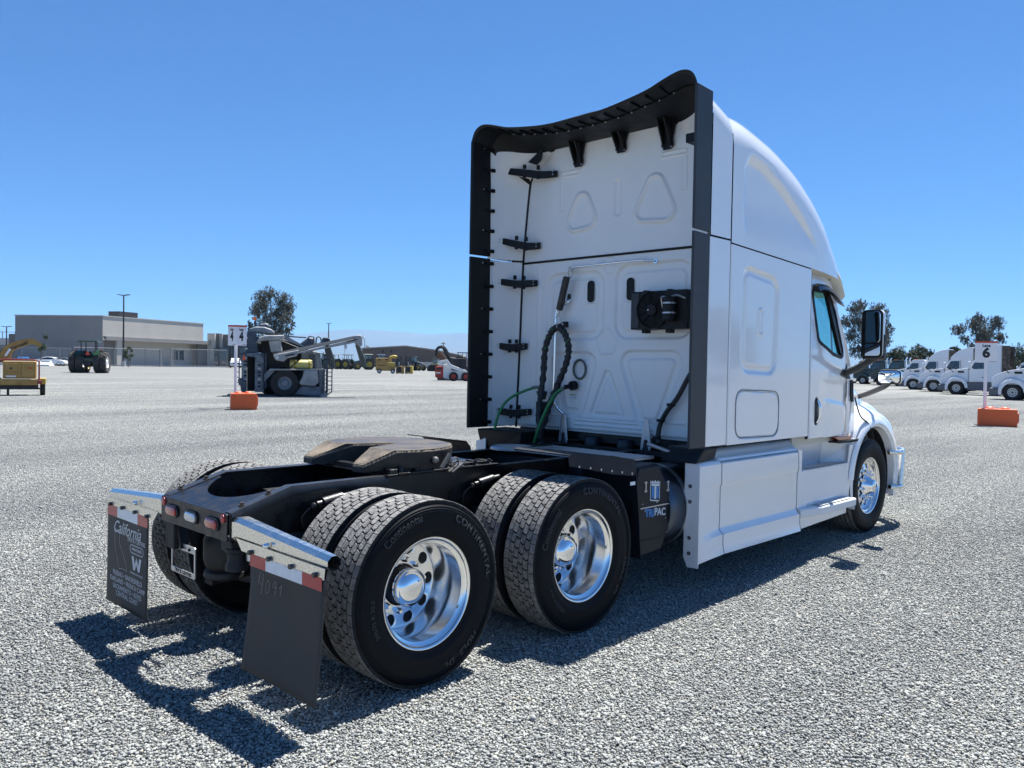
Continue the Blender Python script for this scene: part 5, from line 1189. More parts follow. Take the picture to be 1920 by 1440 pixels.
# ================================================================ the yard beyond
STUCCO = pm('shade_toned_stucco', (0.25, 0.24, 0.23), 0.9, var=0.05, vscale=0.4, bump=(3, 0.2))  # grey deepened in the colour for the front wall lying in shade
STUCCO2 = pm('taupe_stucco', (0.17, 0.155, 0.14), 0.9, var=0.06, vscale=0.4)
STUCCO3 = pm('sun_toned_stucco', (0.48, 0.45, 0.40), 0.9, var=0.04, vscale=0.4)  # colour raised and warmed to imitate sun on the long wall
POLEM = pm('bronze_pole', (0.03, 0.028, 0.027), 0.5); CONC = pm('concrete', (0.45, 0.44, 0.42), 0.9, var=0.1, vscale=2)
GALV = pm('galvanised', (0.20, 0.205, 0.21), 0.55, metal=0.3)
ORANGE = pm('orange_plastic', (0.62, 0.10, 0.02), 0.5, var=0.08, vscale=2, rvar=.08)
SIGNW = pm('sign_white', (0.75, 0.76, 0.78), 0.5); SIGNR = pm('sign_red', (0.5, 0.06, 0.03), 0.5); SIGNK = pm('sign_black', (0.01, 0.01, 0.012), 0.5)
TYREK = pm('black_tyre', (0.014, 0.014, 0.015), 0.75, var=.3, vscale=6); DUSTT = pm('dusty_tyre', (0.05, 0.048, 0.045), 0.9, var=.4, vscale=5)
GREEN = pm('tractor_green', (0.006, 0.035, 0.014), 0.35, coat=.4); YEL = pm('rim_yellow', (0.36, 0.27, 0.03), 0.5)
CHIPY = pm('chipper_yellow', (0.30, 0.17, 0.045), 0.6, col2=(.42, .26, .07), vscale=2.5, vdetail=8); CHIPY2 = pm('bright_yellow', (0.46, 0.33, 0.06), 0.5, var=.15, vscale=3); DKRED = pm('dark_red_paint', (0.18, 0.012, 0.015), 0.45)
HARV = pm('harvester_blue_grey', (0.08, 0.105, 0.135), 0.6, vscale=2.2, col2=(0.20, 0.235, 0.27), vdetail=10); HARVL = pm('harvester_pale', (0.20, 0.215, 0.23), 0.55, vscale=2.4, col2=(.36, .36, .35), vdetail=10)
HARVD = pm('harvester_dark', (0.025, 0.037, 0.06), 0.6, vscale=2, col2=(.07, .095, .13), vdetail=10); DARK = pm('machinery_dark', (0.018, 0.018, 0.02), 0.6, var=.4, vscale=3)
RED = pm('loader_red', (0.38, 0.03, 0.02), 0.45); LWHITE = pm('loader_white', (0.68, 0.68, 0.66), 0.4); BARK = pm('bark', (0.16, 0.13, 0.11), 0.9, var=.3, vscale=3)
TWHITE = pm('fleet_white', (0.74, 0.75, 0.77), 0.28, coat=.6); TGREY = pm('fleet_grey_plastic', (0.10, 0.11, 0.13), 0.5); TGREEN = pm('fleet_dark_green', (0.003, 0.017, 0.012), 0.3, coat=.6)
CARW = pm('car_white', (0.75, 0.75, 0.76), 0.25, coat=.7); CARB = pm('car_blue', (0.03, 0.12, 0.32), 0.25, coat=.8); CARS = pm('car_steel_blue', (0.10, 0.17, 0.24), 0.3, coat=.7)
RUSTY = pm('rusty_brown', (0.16, 0.075, 0.04), 0.8, var=.4, vscale=1.5)
PXM = lambda D: D/FPX
def wheel_m(r, w_, rim, name='wheel', rr=.6, lugs=0, n=24):
    """wheel mesh along y: tyre (0) and rim (1)"""
    b = MB(); h = w_/2
    b.lathe([(r*rr, -h*.8), (r*.8, -h), (r*.95, -h*.95), (r, -h*.7), (r, h*.7), (r*.95, h*.95), (r*.8, h), (r*rr, h*.8)], n=n, mi=0)
    for s_ in (-1, 1): b.lathe([(r*rr, s_*h*.8), (r*rr*.93, s_*h*.45), (r*.28, s_*h*.35), (r*.22, s_*h*.7), (r*.12, s_*h*.75), (0, s_*h*.75)], n=n, mi=1)
    for i in range(lugs):
        a = 2*pi*i/lugs
        for s_ in (-1, 1):
            a2 = a+(pi/lugs if s_ > 0 else 0); da = .9*pi/lugs*2*.45
            P = lambda rr_, aa, yy: (rr_*cos(aa), yy, rr_*sin(aa))
            b.hexa([P(r*.98, a2, 0), P(r*.98, a2+.25*da, 0), P(r*.98, a2+da*1.25, s_*h), P(r*.98, a2+da, s_*h), P(r*1.05, a2, 0), P(r*1.05, a2+.25*da, 0), P(r*1.03, a2+da*1.25, s_*h), P(r*1.03, a2+da, s_*h)], mi=0)
    return b
def put_wheel(par, mesh, x, y, z, rz=0, name='wheel'):
    o = bpy.data.objects.new(name, mesh); COL.objects.link(o); o.parent = par; o.location = (x, y, z); o.rotation_euler = (0, 0, rz); return o
def part(b, name, mat, par, **k): return b.build(name, mat, par, **k)
def boxp(name, mat, par, *a, bevel=0.0, **k): b = MB(); b.box(*a); return b.build(name, mat, par, bevel=bevel, **k)

# ---- long low building on the left ---------------------------------------
A = G(28, 684); B = G(192, 686); 
def Zat(u, v, D):                       # height seen at a pixel for forward distance D
    d = _fw + _r2*((u-960)/FPX) - _u2*((v-720)/FPX); return (CAM + d*(D/d.dot(_fw))).z
Db = (B-CAM).dot(_fw)
A = GD(28, Db*1.02); Hb = Zat(192, 593, Db)
C_ = GD(387, Db*1.18)                   # far end of the lit long wall
E_ = GD(441, Db*1.22)
bl = root('low_stucco_building', 'long grey stucco commercial building with a recessed ground floor, behind the fence at the left', 'building', tuple(B))
def loc(p): return (p-B)
def wallq(name, mat, p, q, z0, z1, thick=.4, zz1=None):
    p, q = loc(p), loc(q); d = (q-p); d.z = 0; n = Vector((d.y, -d.x, 0)).normalized()*thick
    if n.dot(Vector((_fw.x, _fw.y, 0))) < 0: n = -n
    b = MB(); z1b = z1 if zz1 is None else zz1
    b.hexa([(p.x, p.y, z0), (q.x, q.y, z0), (q.x+n.x, q.y+n.y, z0), (p.x+n.x, p.y+n.y, z0), (p.x, p.y, z1), (q.x, q.y, z1b), (q.x+n.x, q.y+n.y, z1b), (p.x+n.x, p.y+n.y, z1)])
    return b.build(name, mat, bl)
wallq('wall', STUCCO, A, B, 0, Hb)
fz = Hb*.52
along = (C_-B); al = along.length; ad = along.normalized(); an = Vector((-ad.y, ad.x, 0)); 
if an.dot(_fw) < 0: an = -an
wallq('wall', STUCCO3, B, B+ad*al*.96, Hb*.60, Hb, thick=.5, zz1=Hb)
wallq('canopy_fascia', STUCCO, B-an*.4+ad*.6, B-an*.4+ad*(al*1.07), Hb*.52, Hb*.60, thick=.6)
wallq('wall', STUCCO3, B+an*3.0, B+an*3.0+ad*al*1.05, 0, Hb*.6)
for t0, t1 in ((.012, .12), (.93, 1.03)): wallq('pier', STUCCO2, B+ad*al*t0+an*.6, B+ad*al*t1+an*.6, 0, Hb*.52, thick=.8)
wallq('pier', STUCCO3, B+ad*al*.12, B+ad*al*.16, 0, Hb*.52, thick=.6)
b = MB(); q0 = loc(B-an*.2); q1 = loc(B+ad*al*1.06-an*.2); b.hexa([(q0.x, q0.y, fz), (q1.x, q1.y, fz), (q1.x+an.x*4, q1.y+an.y*4, fz), (q0.x+an.x*4, q0.y+an.y*4, fz), (q0.x, q0.y, fz+.3), (q1.x, q1.y, fz+.3), (q1.x+an.x*4, q1.y+an.y*4, fz+.3), (q0.x+an.x*4, q0.y+an.y*4, fz+.3)]); b.build('soffit', STUCCO3, bl)
wq = wallq('window', DARKG, B+ad*al*.74+an*2.9, B+ad*al*.86+an*2.9, Hb*.14, Hb*.36, thick=.1)
for t in (.74, .80, .86): 
    p = loc(B+ad*al*t+an*2.85); b = MB(); b.box(p.x-.12, p.x+.12, p.y-.12, p.y+.12, Hb*.13, Hb*.37); b.build('mullion', STUCCO3, wq)
wallq('parapet_cap', CONC, A-Vector((.2, 0, 0)), B, Hb, Hb+.18, thick=.6); wallq('parapet_cap', CONC, B-an*.1, B+ad*al*.965-an*.1, Hb, Hb+.18, thick=.7)
b = MB(); p = loc(B+ad*al*.33+an*6); q = loc(B+ad*al*.50+an*6)
b.hexa([(p.x, p.y, Hb), (q.x, q.y, Hb), (q.x+an.x*3, q.y+an.y*3, Hb), (p.x+an.x*3, p.y+an.y*3, Hb), (p.x, p.y, Hb+1.9), (q.x, q.y, Hb+1.9), (q.x+an.x*3, q.y+an.y*3, Hb+1.9), (p.x+an.x*3, p.y+an.y*3, Hb+1.9)]); b.v = [(x, y, z if z < Hb+1 else Hb+1.75) for x, y, z in b.v]; b.build('rooftop_screen', POLEM, bl)
b = MB(); p = loc(A); q = loc(B); e = loc(B+ad*al*.96+an*.4); g_ = loc(A+(C_-B)*.9); b.add([(p.x, p.y, Hb-.3), (q.x, q.y, Hb-.3), (e.x, e.y, Hb-.3), (g_.x, g_.y, Hb-.3)], [(0, 1, 2, 3)]); b.build('roof', CONC, bl)
# taupe wing beyond
for u0, u1, mt, k, hh in ((388, 402, STUCCO3, 1.185, 625), (402, 410, STUCCO2, 1.19, 625), (410, 416, STUCCO3, 1.192, 626), (416, 432, STUCCO2, 1.195, 627), (432, 470, STUCCO2, 1.20, 629)):
    p, q = GD(u0, Db*k), GD(u1, Db*k); wallq('wing_wall', mt, p, q, 0, Zat(u0, hh, Db*k), thick=2)
for u0, u1 in ((401, 409), (412, 428), (433, 446), (450, 462)):
    wallq('window', DARKG, GD(u0, Db*1.183), GD(u1, Db*1.183), .4, Zat(410, 652, Db*1.19), thick=.3)
p, q = GD(16, Db*1.1), GD(30, Db*1.1); wallq('wing_wall', STUCCO2, p, q, 0, Zat(20, 626, Db*1.1), thick=3)
# overpass deck at the far left edge
ov = root('road_overpass', 'pale concrete overpass deck with mesh railing at the far left edge', 'overpass', tuple(GD(-20, 260)))
ov.rotation_euler = (0, 0, FACE); k = 260/FPX
b = MB(); b.box(-20, 9, 0, 9, Zat(8, 634, 260)-2.2, Zat(8, 634, 260)); b.build('deck', CONC, ov)
b = MB(); b.box(-20, 9, 0, .4, Zat(8, 640, 260)-2.0, Zat(8, 640, 260)-1.2); b.build('girder', STUCCO2, ov)
for i in range(5): boxp('railing_post', GALV, ov, -8+i*4, -7.8+i*4, 0, .2, Zat(8, 634, 260), Zat(8, 622, 260))
boxp('top_rail', GALV, ov, -20, 9, 0, .2, Zat(8, 622, 260)-.15, Zat(8, 622, 260)); boxp('abutment', STUCCO2, ov, 2, 9, 1, 6, 0, Zat(8, 640, 260)-2.0)

# ---- yard lights ----------------------------------------------------------
def lamp(u, vbase, vtop, D, label, wpx=22, single=False, thick=3.0):
    p = GD(u, D); t = root('yard_light', label, 'light pole', tuple(p), FACE, 'yard light poles'); H = Zat(u, vtop, D); k = D/FPX
    b = MB(); b.cyl((0, 0, 0.0), (0, 0, H-.1), thick*k*.62, thick*k*.38, n=10); b.build('pole', POLEM, t, smooth=40)
    if D < 200: b = MB(); b.cyl((0, 0, -.01), (0, 0, .75*1.5), .42, n=16); b.build('concrete_base', CONC, t, smooth=40)
    for s_ in ((-1, 1) if not single else (1,)):
        b = MB(); hw = wpx*k/2; b.hexa([(s_*.1, -.3, H-.22), (s_*hw, -.3, H-.02), (s_*hw, .3, H-.02), (s_*.1, .3, H-.22), (s_*.1, -.3, H-.04), (s_*hw, -.3, H+.12), (s_*hw, .3, H+.12), (s_*.1, .3, H-.04)]); b.build('lamp_head', POLEM, t, bevel=.02)
    return t
lamp(231, 686, 553, 168, 'tall dark double-headed light pole in front of the stucco building')
lamp(12, 686, 612, 240, 'dark double-headed light pole at the far left edge beside the building', 19, thick=2.4)
lamp(615, 690, 606, 260, 'small double-headed light pole behind the blue-grey harvester', 9, thick=2.2)
# curved street lamp and utility pole near the second building
p = GD(683, 320); t = root('street_lamp', 'thin curved-arm street lamp left of the low brown building roof', 'street lamp', tuple(p), FACE); k = 320/FPX
b = MB(); H = Zat(683, 630, 320); b.tube(spline([(0, 0, 0), (0, 0, H*.75), (-.3, 0, H*.9), (-1.2, 0, H)], 5), .13, 8); b.build('curved_pole', GALV, t, smooth=50)
p = GD(830, 330); t = root('utility_pole', 'wooden utility pole with crossarm behind the excavator arm', 'utility pole', tuple(p), FACE); H = Zat(830, 641, 330)
b = MB(); b.cyl((0, 0, 0), (0, 0, H), .22, .16, n=8); b.build('pole', BARK, t, smooth=40)
boxp('crossarm', BARK, t, -.9, .9, -.1, .1, H-.9, H-.6)
p = GD(645, 330); t = root('flag_pole', 'thin flagpole with a drooping pale flag behind the tractors', 'flagpole', tuple(p), FACE); H = Zat(645, 641, 330)
b = MB(); b.cyl((0, 0, 0), (0, 0, H), .09, .06, n=8); b.build('pole', GALV, t, smooth=40)
b = MB(); b.rings([[(x, .1*sin(x*4), H-.4-x*.9) for x in (0, .4, .8, 1.1)], [(x*.75, .1*sin(x*4+1), H-2.2-x*1.0) for x in (0, .4, .8, 1.1)]], closed=False, cap=False); b.build('flag', pm('flag_cloth', (.5, .5, .52), .8), t)

# ---- second building: brown shed with a low gable --------------------------
D2 = 300; sh = root('low_metal_shed', 'wide brown low-gabled metal building beyond the tractors', 'building', tuple(GD(760, D2)), FACE); k = D2/FPX
x0, x1 = (678-760)*k, (866-760)*k; zl = Zat(690, 655, D2); zc = Zat(760, 650, D2); zr = Zat(818, 658, D2); zr2 = Zat(866, 668, D2)
BROWN = pm('brown_metal_siding', (0.135, 0.108, 0.092), 0.8, var=.05, vscale=.3)
b = MB(); b.prism([(x0, 0), (x1, 0), (x1, zr2), ((818-760)*k, zr), (0, zc), ((690-760)*k, zl), (x0, zl)], 'y', 0, 30); b.build('siding', BROWN, sh)
b = MB()
for (xa, za), (xb, zb) in zip([(x0-.4, zl), (0, zc), ((818-760)*k, zr)], [(0, zc), ((818-760)*k, zr), (x1, zr2)]):
    b.hexa([(xa, -.4, za), (xb, -.4, zb), (xb, 30, zb), (xa, 30, za), (xa, -.4, za+.45), (xb, -.4, zb+.45), (xb, 30, zb+.45), (xa, 30, za+.45)])
b.build('roof', pm('pale_roof_edge', (.3, .27, .24), .7), sh)
for u in (737, 756, 770, 782, 797, 708):
    x = (u-760)*k; z = Zat(u, 651+abs(u-757)*.09, D2); boxp('roof_vent', CONC, sh, x-.4, x+.4, 2, 3, z, z+.7, bevel=.2)
for u in (717, 733): boxp('louvre', DARK, sh, (u-760)*k-.35, (u-760)*k+.35, -.05, 0, Zat(u, 661, D2), Zat(u, 657, D2))
for i in range(26):
    x = x0+(x1-x0)*(i+.5)/26; boxp('siding_rib', BROWN, sh, x-.06, x+.06, -.08, -.0, 0, min(zl, zr2)-.2)
boxp('lower_wall', CONC, sh, (790-760)*k, (845-760)*k, -12, -11.6, 0, Zat(800, 679, D2))
boxp('chimney', CONC, sh, (686-760)*k-.3, (686-760)*k+.3, 1, 2, zl, zl+1.4); boxp('chimney', CONC, sh, (689.5-760)*k-.3, (689.5-760)*k+.3, 1, 2, zl, zl+1.1)
for i, (u0, u1, v) in enumerate(((838, 900, 676), (1300, 1330, 690))):
    if i: continue
    s2 = root('distant_shed', 'tan flat-roofed sheds far behind the excavator', 'building', tuple(GD(u0, 420)), FACE)
    boxp('wall', pm('tan_wall', (.4, .33, .27), .85), s2, 0, (u1-u0)*420/FPX, 0, 8, 0, Zat(u0, 672, 420)); boxp('roof', CONC, s2, -.3, (u1-u0)*420/FPX, -.3, 8, Zat(u0, 672, 420), Zat(u0, 671, 420))

# ---- chain-link fence ------------------------------------------------------
MESHM = bpy.data.materials.new('chain_link'); MESHM.use_nodes = True
_n = MESHM.node_tree.nodes; _l = MESHM.node_tree.links; _b = _n['Principled BSDF']; _b.inputs['Base Color'].default_value = (.4, .41, .42, 1); _b.inputs['Metallic'].default_value = .4
_b.inputs['Alpha'].default_value = 0.16
def fence(us, D0, D1, vtop, label, gate=False):
    n = len(us); ps = [GD(u, D0+(D1-D0)*i/(n-1)) for i, u in enumerate(us)]
    t = root('chain_link_fence', label, 'fence', tuple(ps[0])); H = Zat(us[0], vtop, D0)
    for i, p in enumerate(ps):
        q = p-ps[0]; b = MB(); b.cyl((q.x, q.y, 0), (q.x, q.y, H+.15), .09, n=8); b.build('fence_post', GALV, t, smooth=40)
        if i < n-1:
            e = ps[i+1]-ps[0]
            for z in ((H, .3, H*.5) if gate else (H,)):
                b = MB(); b.cyl((q.x, q.y, z), (e.x, e.y, z), .06, n=6); b.build('fence_rail', GALV, t, smooth=40)
            b = MB(); b.add([(q.x, q.y, .05), (e.x, e.y, .05), (e.x, e.y, H), (q.x, q.y, H)], [(0, 1, 2, 3)]); b.build('chain_mesh', MESHM, t)
fence([-20, 40, 84, 112, 132], 158, 160, 650, 'chain-link fence run left of the green-canopied tractor')
fence([138, 176, 214, 244, 272, 300], 158, 172, 651, 'chain-link fence run in front of the recessed building front')
fence([319, 328, 358, 392, 425], 176, 186, 654, 'chain-link fence run at right end of the stucco building')
fence([299, 304], 172, 174, 655, 'narrow chain-link gate leaf standing open', True)
kb = MB(); p, q = GD(-40, 156), GD(430, 184); n = (q-p).normalized(); m2 = Vector((-n.y, n.x, 0))*.5
kb.hexa([tuple(v) for v in (p, q, q+m2, p+m2)]+[tuple(v+Vector((0, 0, .28))) for v in (p, q, q+m2, p+m2)]); kb.build('kerb', CONC, kind='structure')

# white concrete barriers
for i, (u0, u1, lb) in enumerate(((26, 76, 'long white barrier standing behind the yellow wood chipper'), (79, 95, 'short white flared barrier section in front of the white coupe'))):
    D = 150; t = root('white_barrier', lb, 'barrier', tuple(GD((u0+u1)/2, D)), FACE, 'white road barriers'); k = D/FPX; w_ = (u1-u0)*k/2; H = Zat(u0, 676, D)
    b = MB(); b.prism([(-.9, 0), (.9, 0), (.85, .25), (.35, .7), (.25, H), (-.25, H), (-.35, .7), (-.85, .25)], 'x', -w_, w_); o = b.build('barrier_body', LWHITE, t, bevel=.04)
    if i: 
        for v in o.data.vertices:
            v.co.x *= 1.0+.28*(1-v.co.z/H)

# ---- cars ------------------------------------------------------------------
WCAR = mesh_only(wheel_m(.33, .22, None), 'wheel', [TYREK, BRUSHED], smooth=40)
def car(u, D, mat, label, rz, sc=1.0, kind='coupe', group='cars parked behind the fence'):
    t = root('parked_car' if kind != 'pickup' else 'pickup_truck', label, 'car' if kind != 'pickup' else 'pickup truck', tuple(GD(u, D)), rz, group if kind != 'pickup' else None); t.scale = (sc,)*3
    if kind == 'coupe':
        prof = [(-2.3, .35), (-2.28, .75), (-2.1, .95), (-1.5, 1.02), (1.0, .98), (1.9, .86), (2.25, .68), (2.32, .40), (2.1, .25), (-2.1, .25)]
        cab_ = [(-1.75, .98), (-.95, 1.36), (-.3, 1.42), (.35, 1.36), (1.15, .96)]
    else:
        prof = [(-2.8, .55), (-2.8, 1.12), (-.9, 1.15), (1.3, 1.22), (2.5, 1.15), (2.8, 1.05), (2.85, .5), (2.6, .4), (-2.7, .4)]
        cab_ = [(-1.0, 1.15), (-.85, 1.78), (-.3, 1.88), (.6, 1.86), (1.35, 1.2)]
    W = .9 if kind == 'coupe' else 1.0
    b = MB(); b.rings([[(x*(.985), -W, z) for x, z in prof], [(x, -W*.97, z) for x, z in prof], [(x, W*.97, z) for x, z in prof], [(x*.985, W, z) for x, z in prof]]); b.build('body', mat, t, bevel=.05, seg=2, smooth=40)
    b = MB(); b.rings([[(x, -W*.93+.22*(z-cab_[0][1]), z) for x, z in cab_], [(x, W*.93-.22*(z-cab_[0][1]), z) for x, z in cab_]]); c = b.build('cabin', mat, t, bevel=.04, smooth=40)
    g_ = [(cab_[0][0]*.9+cab_[-1][0]*.1, cab_[0][1]+.04)]+[(x*.9, z-.07) for x, z in cab_[1:-1]]+[(cab_[-1][0]*.88+cab_[0][0]*.12, cab_[0][1]+.04)]
    for s_ in (-1, 1):
        y0 = s_*(W*.93+.004); b = MB(); b.rings([[(x, y0-s_*.22*(z-cab_[0][1]), z) for x, z in g_], [(x, y0+s_*.012-s_*.22*(z-cab_[0][1]), z) for x, z in g_]]); b.build('window', DARKG, c)
    fx = cab_[-1][0]; b = MB(); b.hexa([(fx-.03, -W*.8, cab_[0][1]+.03), (fx+.02, -W*.8, cab_[0][1]+.03), (fx+.02, W*.8, cab_[0][1]+.03), (fx-.03, W*.8, cab_[0][1]+.03), (cab_[-2][0]+.02, -W*.72, cab_[-2][1]-.06), (cab_[-2][0]+.06, -W*.72, cab_[-2][1]-.06), (cab_[-2][0]+.06, W*.72, cab_[-2][1]-.06), (cab_[-2][0]+.02, W*.72, cab_[-2][1]-.06)]); b.build('windscreen', DARKG, c)
    xb = cab_[0][0]; b = MB(); b.hexa([(xb-.02, -W*.78, cab_[0][1]+.04), (xb+.03, -W*.78, cab_[0][1]+.04), (xb+.03, W*.78, cab_[0][1]+.04), (xb-.02, W*.78, cab_[0][1]+.04), (cab_[1][0]-.06, -W*.72, cab_[1][1]-.05), (cab_[1][0]-.0, -W*.72, cab_[1][1]-.05), (cab_[1][0]-.0, W*.72, cab_[1][1]-.05), (cab_[1][0]-.06, W*.72, cab_[1][1]-.05)]); b.build('rear_window', DARKG, c)
    wx = 1.38 if kind == 'coupe' else 1.75; s3 = 1 if kind == 'coupe' else 1.2
    for x in (-wx, wx):
        for y in (-W+.1, W-.1): 
            o = put_wheel(t, WCAR, x, y, .33*s3); o.scale = (s3,)*3
            b = MB(); b.cyl((x, y*1.01-.0, .36*s3), (x, y*1.08, .36*s3), .40*s3, n=20); b.build('wheel_arch', DARK, t)
    fx = prof[-4][0] if kind == 'coupe' else 2.86
    for s_ in (-1, 1):
        boxp('headlight', CLEARL, t, 2.12 if kind == 'coupe' else 2.78, 2.30 if kind == 'coupe' else 2.875, s_*W*.62-.14, s_*W*.62+.14, .60 if kind == 'coupe' else .86, .74 if kind == 'coupe' else 1.06, bevel=.02)
        boxp('tail_light', REDT, t, -2.31 if kind == 'coupe' else -2.83, -2.2 if kind == 'coupe' else -2.7, s_*W*.7-.15, s_*W*.7+.15, .70, .84, bevel=.02)
    if kind == 'pickup':
        boxp('grille', DARK, t, 2.84, 2.885, -.55, .55, .72, 1.05, bevel=.02); boxp('bumper', CHROME, t, 2.8, 2.98, -.98, .98, .42, .66, bevel=.04)
    return t
car(97, 157, CARW, 'white coupe parked side-on behind the short white barrier', FACE+.12, 1.20)
car(43, 160, CARB, 'blue glossy sedan parked nose-in behind the long white barrier', FACE+2.2, 1.15)
car(2, 168, CARS, 'steel-blue car half cut off by the left edge of the picture', FACE+.3, 1.2)
car(122, 163, pm('grey_car_paint', (.22, .23, .25), .35, coat=.5), 'grey car behind the fence just left of the green tractor', FACE+3.0, 1.1)
car(148, 166, CARW, 'white car mostly hidden behind the green-canopied tractor', FACE+2.0, 1.15)
car(441, 180, CARW, 'white pickup truck facing the yard, left of the lane 4 sign', FACE-pi/2+.35, 1.12, 'pickup')

# ---- lane signs and orange barriers ---------------------------------------
def lane_sign(u, vb, num, rz, label, wpx, hpx, vtop, two=False):
    p = G(u, vb); D = (p-CAM).dot(_fw); k = D/FPX; t = root('lane_sign', label, 'sign', tuple(p), FACE+rz+math.atan((960-u)/FPX), 'lane number signs'); zt_ = Zat(u, vtop, D); w_, h_ = wpx*k, hpx*k
    b = MB(); b.tube([(0, 0, 0), (0, 0, zt_-.1)], .055, 10); b.build('pole', SIGNW, t, smooth=40)
    b = MB(); b.box(-.3, .3, -.3, .3, 0.005, .02); b.build('base_plate', POLEM, t)
    faces = [(0.0, 0.0, w_)] if not two else [(.0, -.62, w_), (0.0, .62, w_)]
    if not two:
        boards = [(Vector((-w_/2, 0, 0)), Vector((w_/2, 0, 0)), -.06)]
    else:
        hinge = Vector((0, -.16, 0)); boards = [(hinge+Vector((-14*k, .22, 0)), hinge, 0), (hinge, hinge+Vector((19.5*k, .14, 0)), 0)]
    for a, c, off in boards:
        d = (c-a).normalized(); n = Vector((d.y, -d.x, 0)); L = (c-a).length
        P = lambda x, z, h: tuple(a+d*x+n*(-off+h)+Vector((0, 0, z)))
        b = MB(); b.hexa([P(0, zt_-h_, -.02), P(L, zt_-h_, -.02), P(L, zt_-h_, .0), P(0, zt_-h_, .0), P(0, zt_, -.02), P(L, zt_, -.02), P(L, zt_, 0), P(0, zt_, 0)]); bd = b.build('sign_board', SIGNW, t)
        b = MB(); b.hexa([P(0, zt_-h_*.08, -.021), P(L, zt_-h_*.08, -.021), P(L, zt_-h_*.08, .004), P(0, zt_-h_*.08, .004), P(0, zt_+.004, -.021), P(L, zt_+.004, -.021), P(L, zt_+.004, .004), P(0, zt_+.004, .004)]); b.build('sign_band', SIGNR, bd)
        sx = L/w_ if two else 1
        put_text('lettering', 'Lane', h_*.17, lambda x, y, dd: P(L*.5+x*sx, zt_-h_*.21+y, .003+dd), SIGNK, bd, .001, offset=.006)
        put_text('lettering', str(num), h_*.60, lambda x, y, dd: P(L*.5+x*sx, zt_-h_*.56+y, .003+dd), SIGNK, bd, .001, offset=.022)
        b = MB(); b.hexa([P(L*.62, zt_-h_*.965, 0), P(L*.96, zt_-h_*.965, 0), P(L*.96, zt_-h_*.965, .003), P(L*.62, zt_-h_*.965, .003), P(L*.62, zt_-h_*.945, 0), P(L*.96, zt_-h_*.945, 0), P(L*.96, zt_-h_*.945, .003), P(L*.62, zt_-h_*.945, .003)]); b.build('small_mark', TGREY, bd)
lane_sign(441, 765, 4, 0, 'two-sided white lane 4 sign on a pole beside the blue-grey harvester', 33, 38, 610, True)
lane_sign(1845, 797, 6, 0.0, 'white lane 6 sign on a pole in front of the white truck row', 37, 40, 640)
def barrier(u0, u1, v, vt, rz, label, depth):
    p = G((u0+u1)/2, v); D = (p-CAM).dot(_fw); k = D/FPX; t = root('orange_barrier', label, 'barrier', tuple(p), FACE+rz+math.atan((960-(u0+u1)/2)/FPX)*.9, 'orange water-filled barriers'); w_ = (u1-u0)*k/2; H = Zat((u0+u1)/2, vt, D)
    b = MB(); b.prism(rrect(-w_, w_, 0, H, .05), 'y', 0, depth); body = b.build('barrier_shell', ORANGE, t, bevel=.02, seg=2)
    for x in (-w_*.38, w_*.38):
        b = MB(); b.lathe([(.15, -.02), (.13, .03), (.09, .06), (0, .065)], c=(x, depth*.5, H), ax='z', n=16); b.build('filler_cap', ORANGE, t, smooth=50)
    b = MB(); b.tube([(w_*.0+.05*cos(a), depth*.5, H+.03*sin(a)) for a in [pi*i/6 for i in range(7)]], .012, 6); b.build('lifting_ring', ORANGE, t)
    b = MB(); b.prism(rrect(.12, depth-.12, .12, H-.1, .06), 'x', w_-.001, w_+.03); b.prism(rrect(.15, depth-.15, .16, H-.14, .06), 'x', w_+.03, w_+.045); b.build('end_lug', ORANGE, t, bevel=.02)
barrier(434, 481, 769, 738, 0.10, 'orange plastic barrier in front of the blue-grey harvester', .62)
barrier(1837, 1902, 800, 767, -.03, 'orange plastic barrier on open gravel before the white truck row', .5)

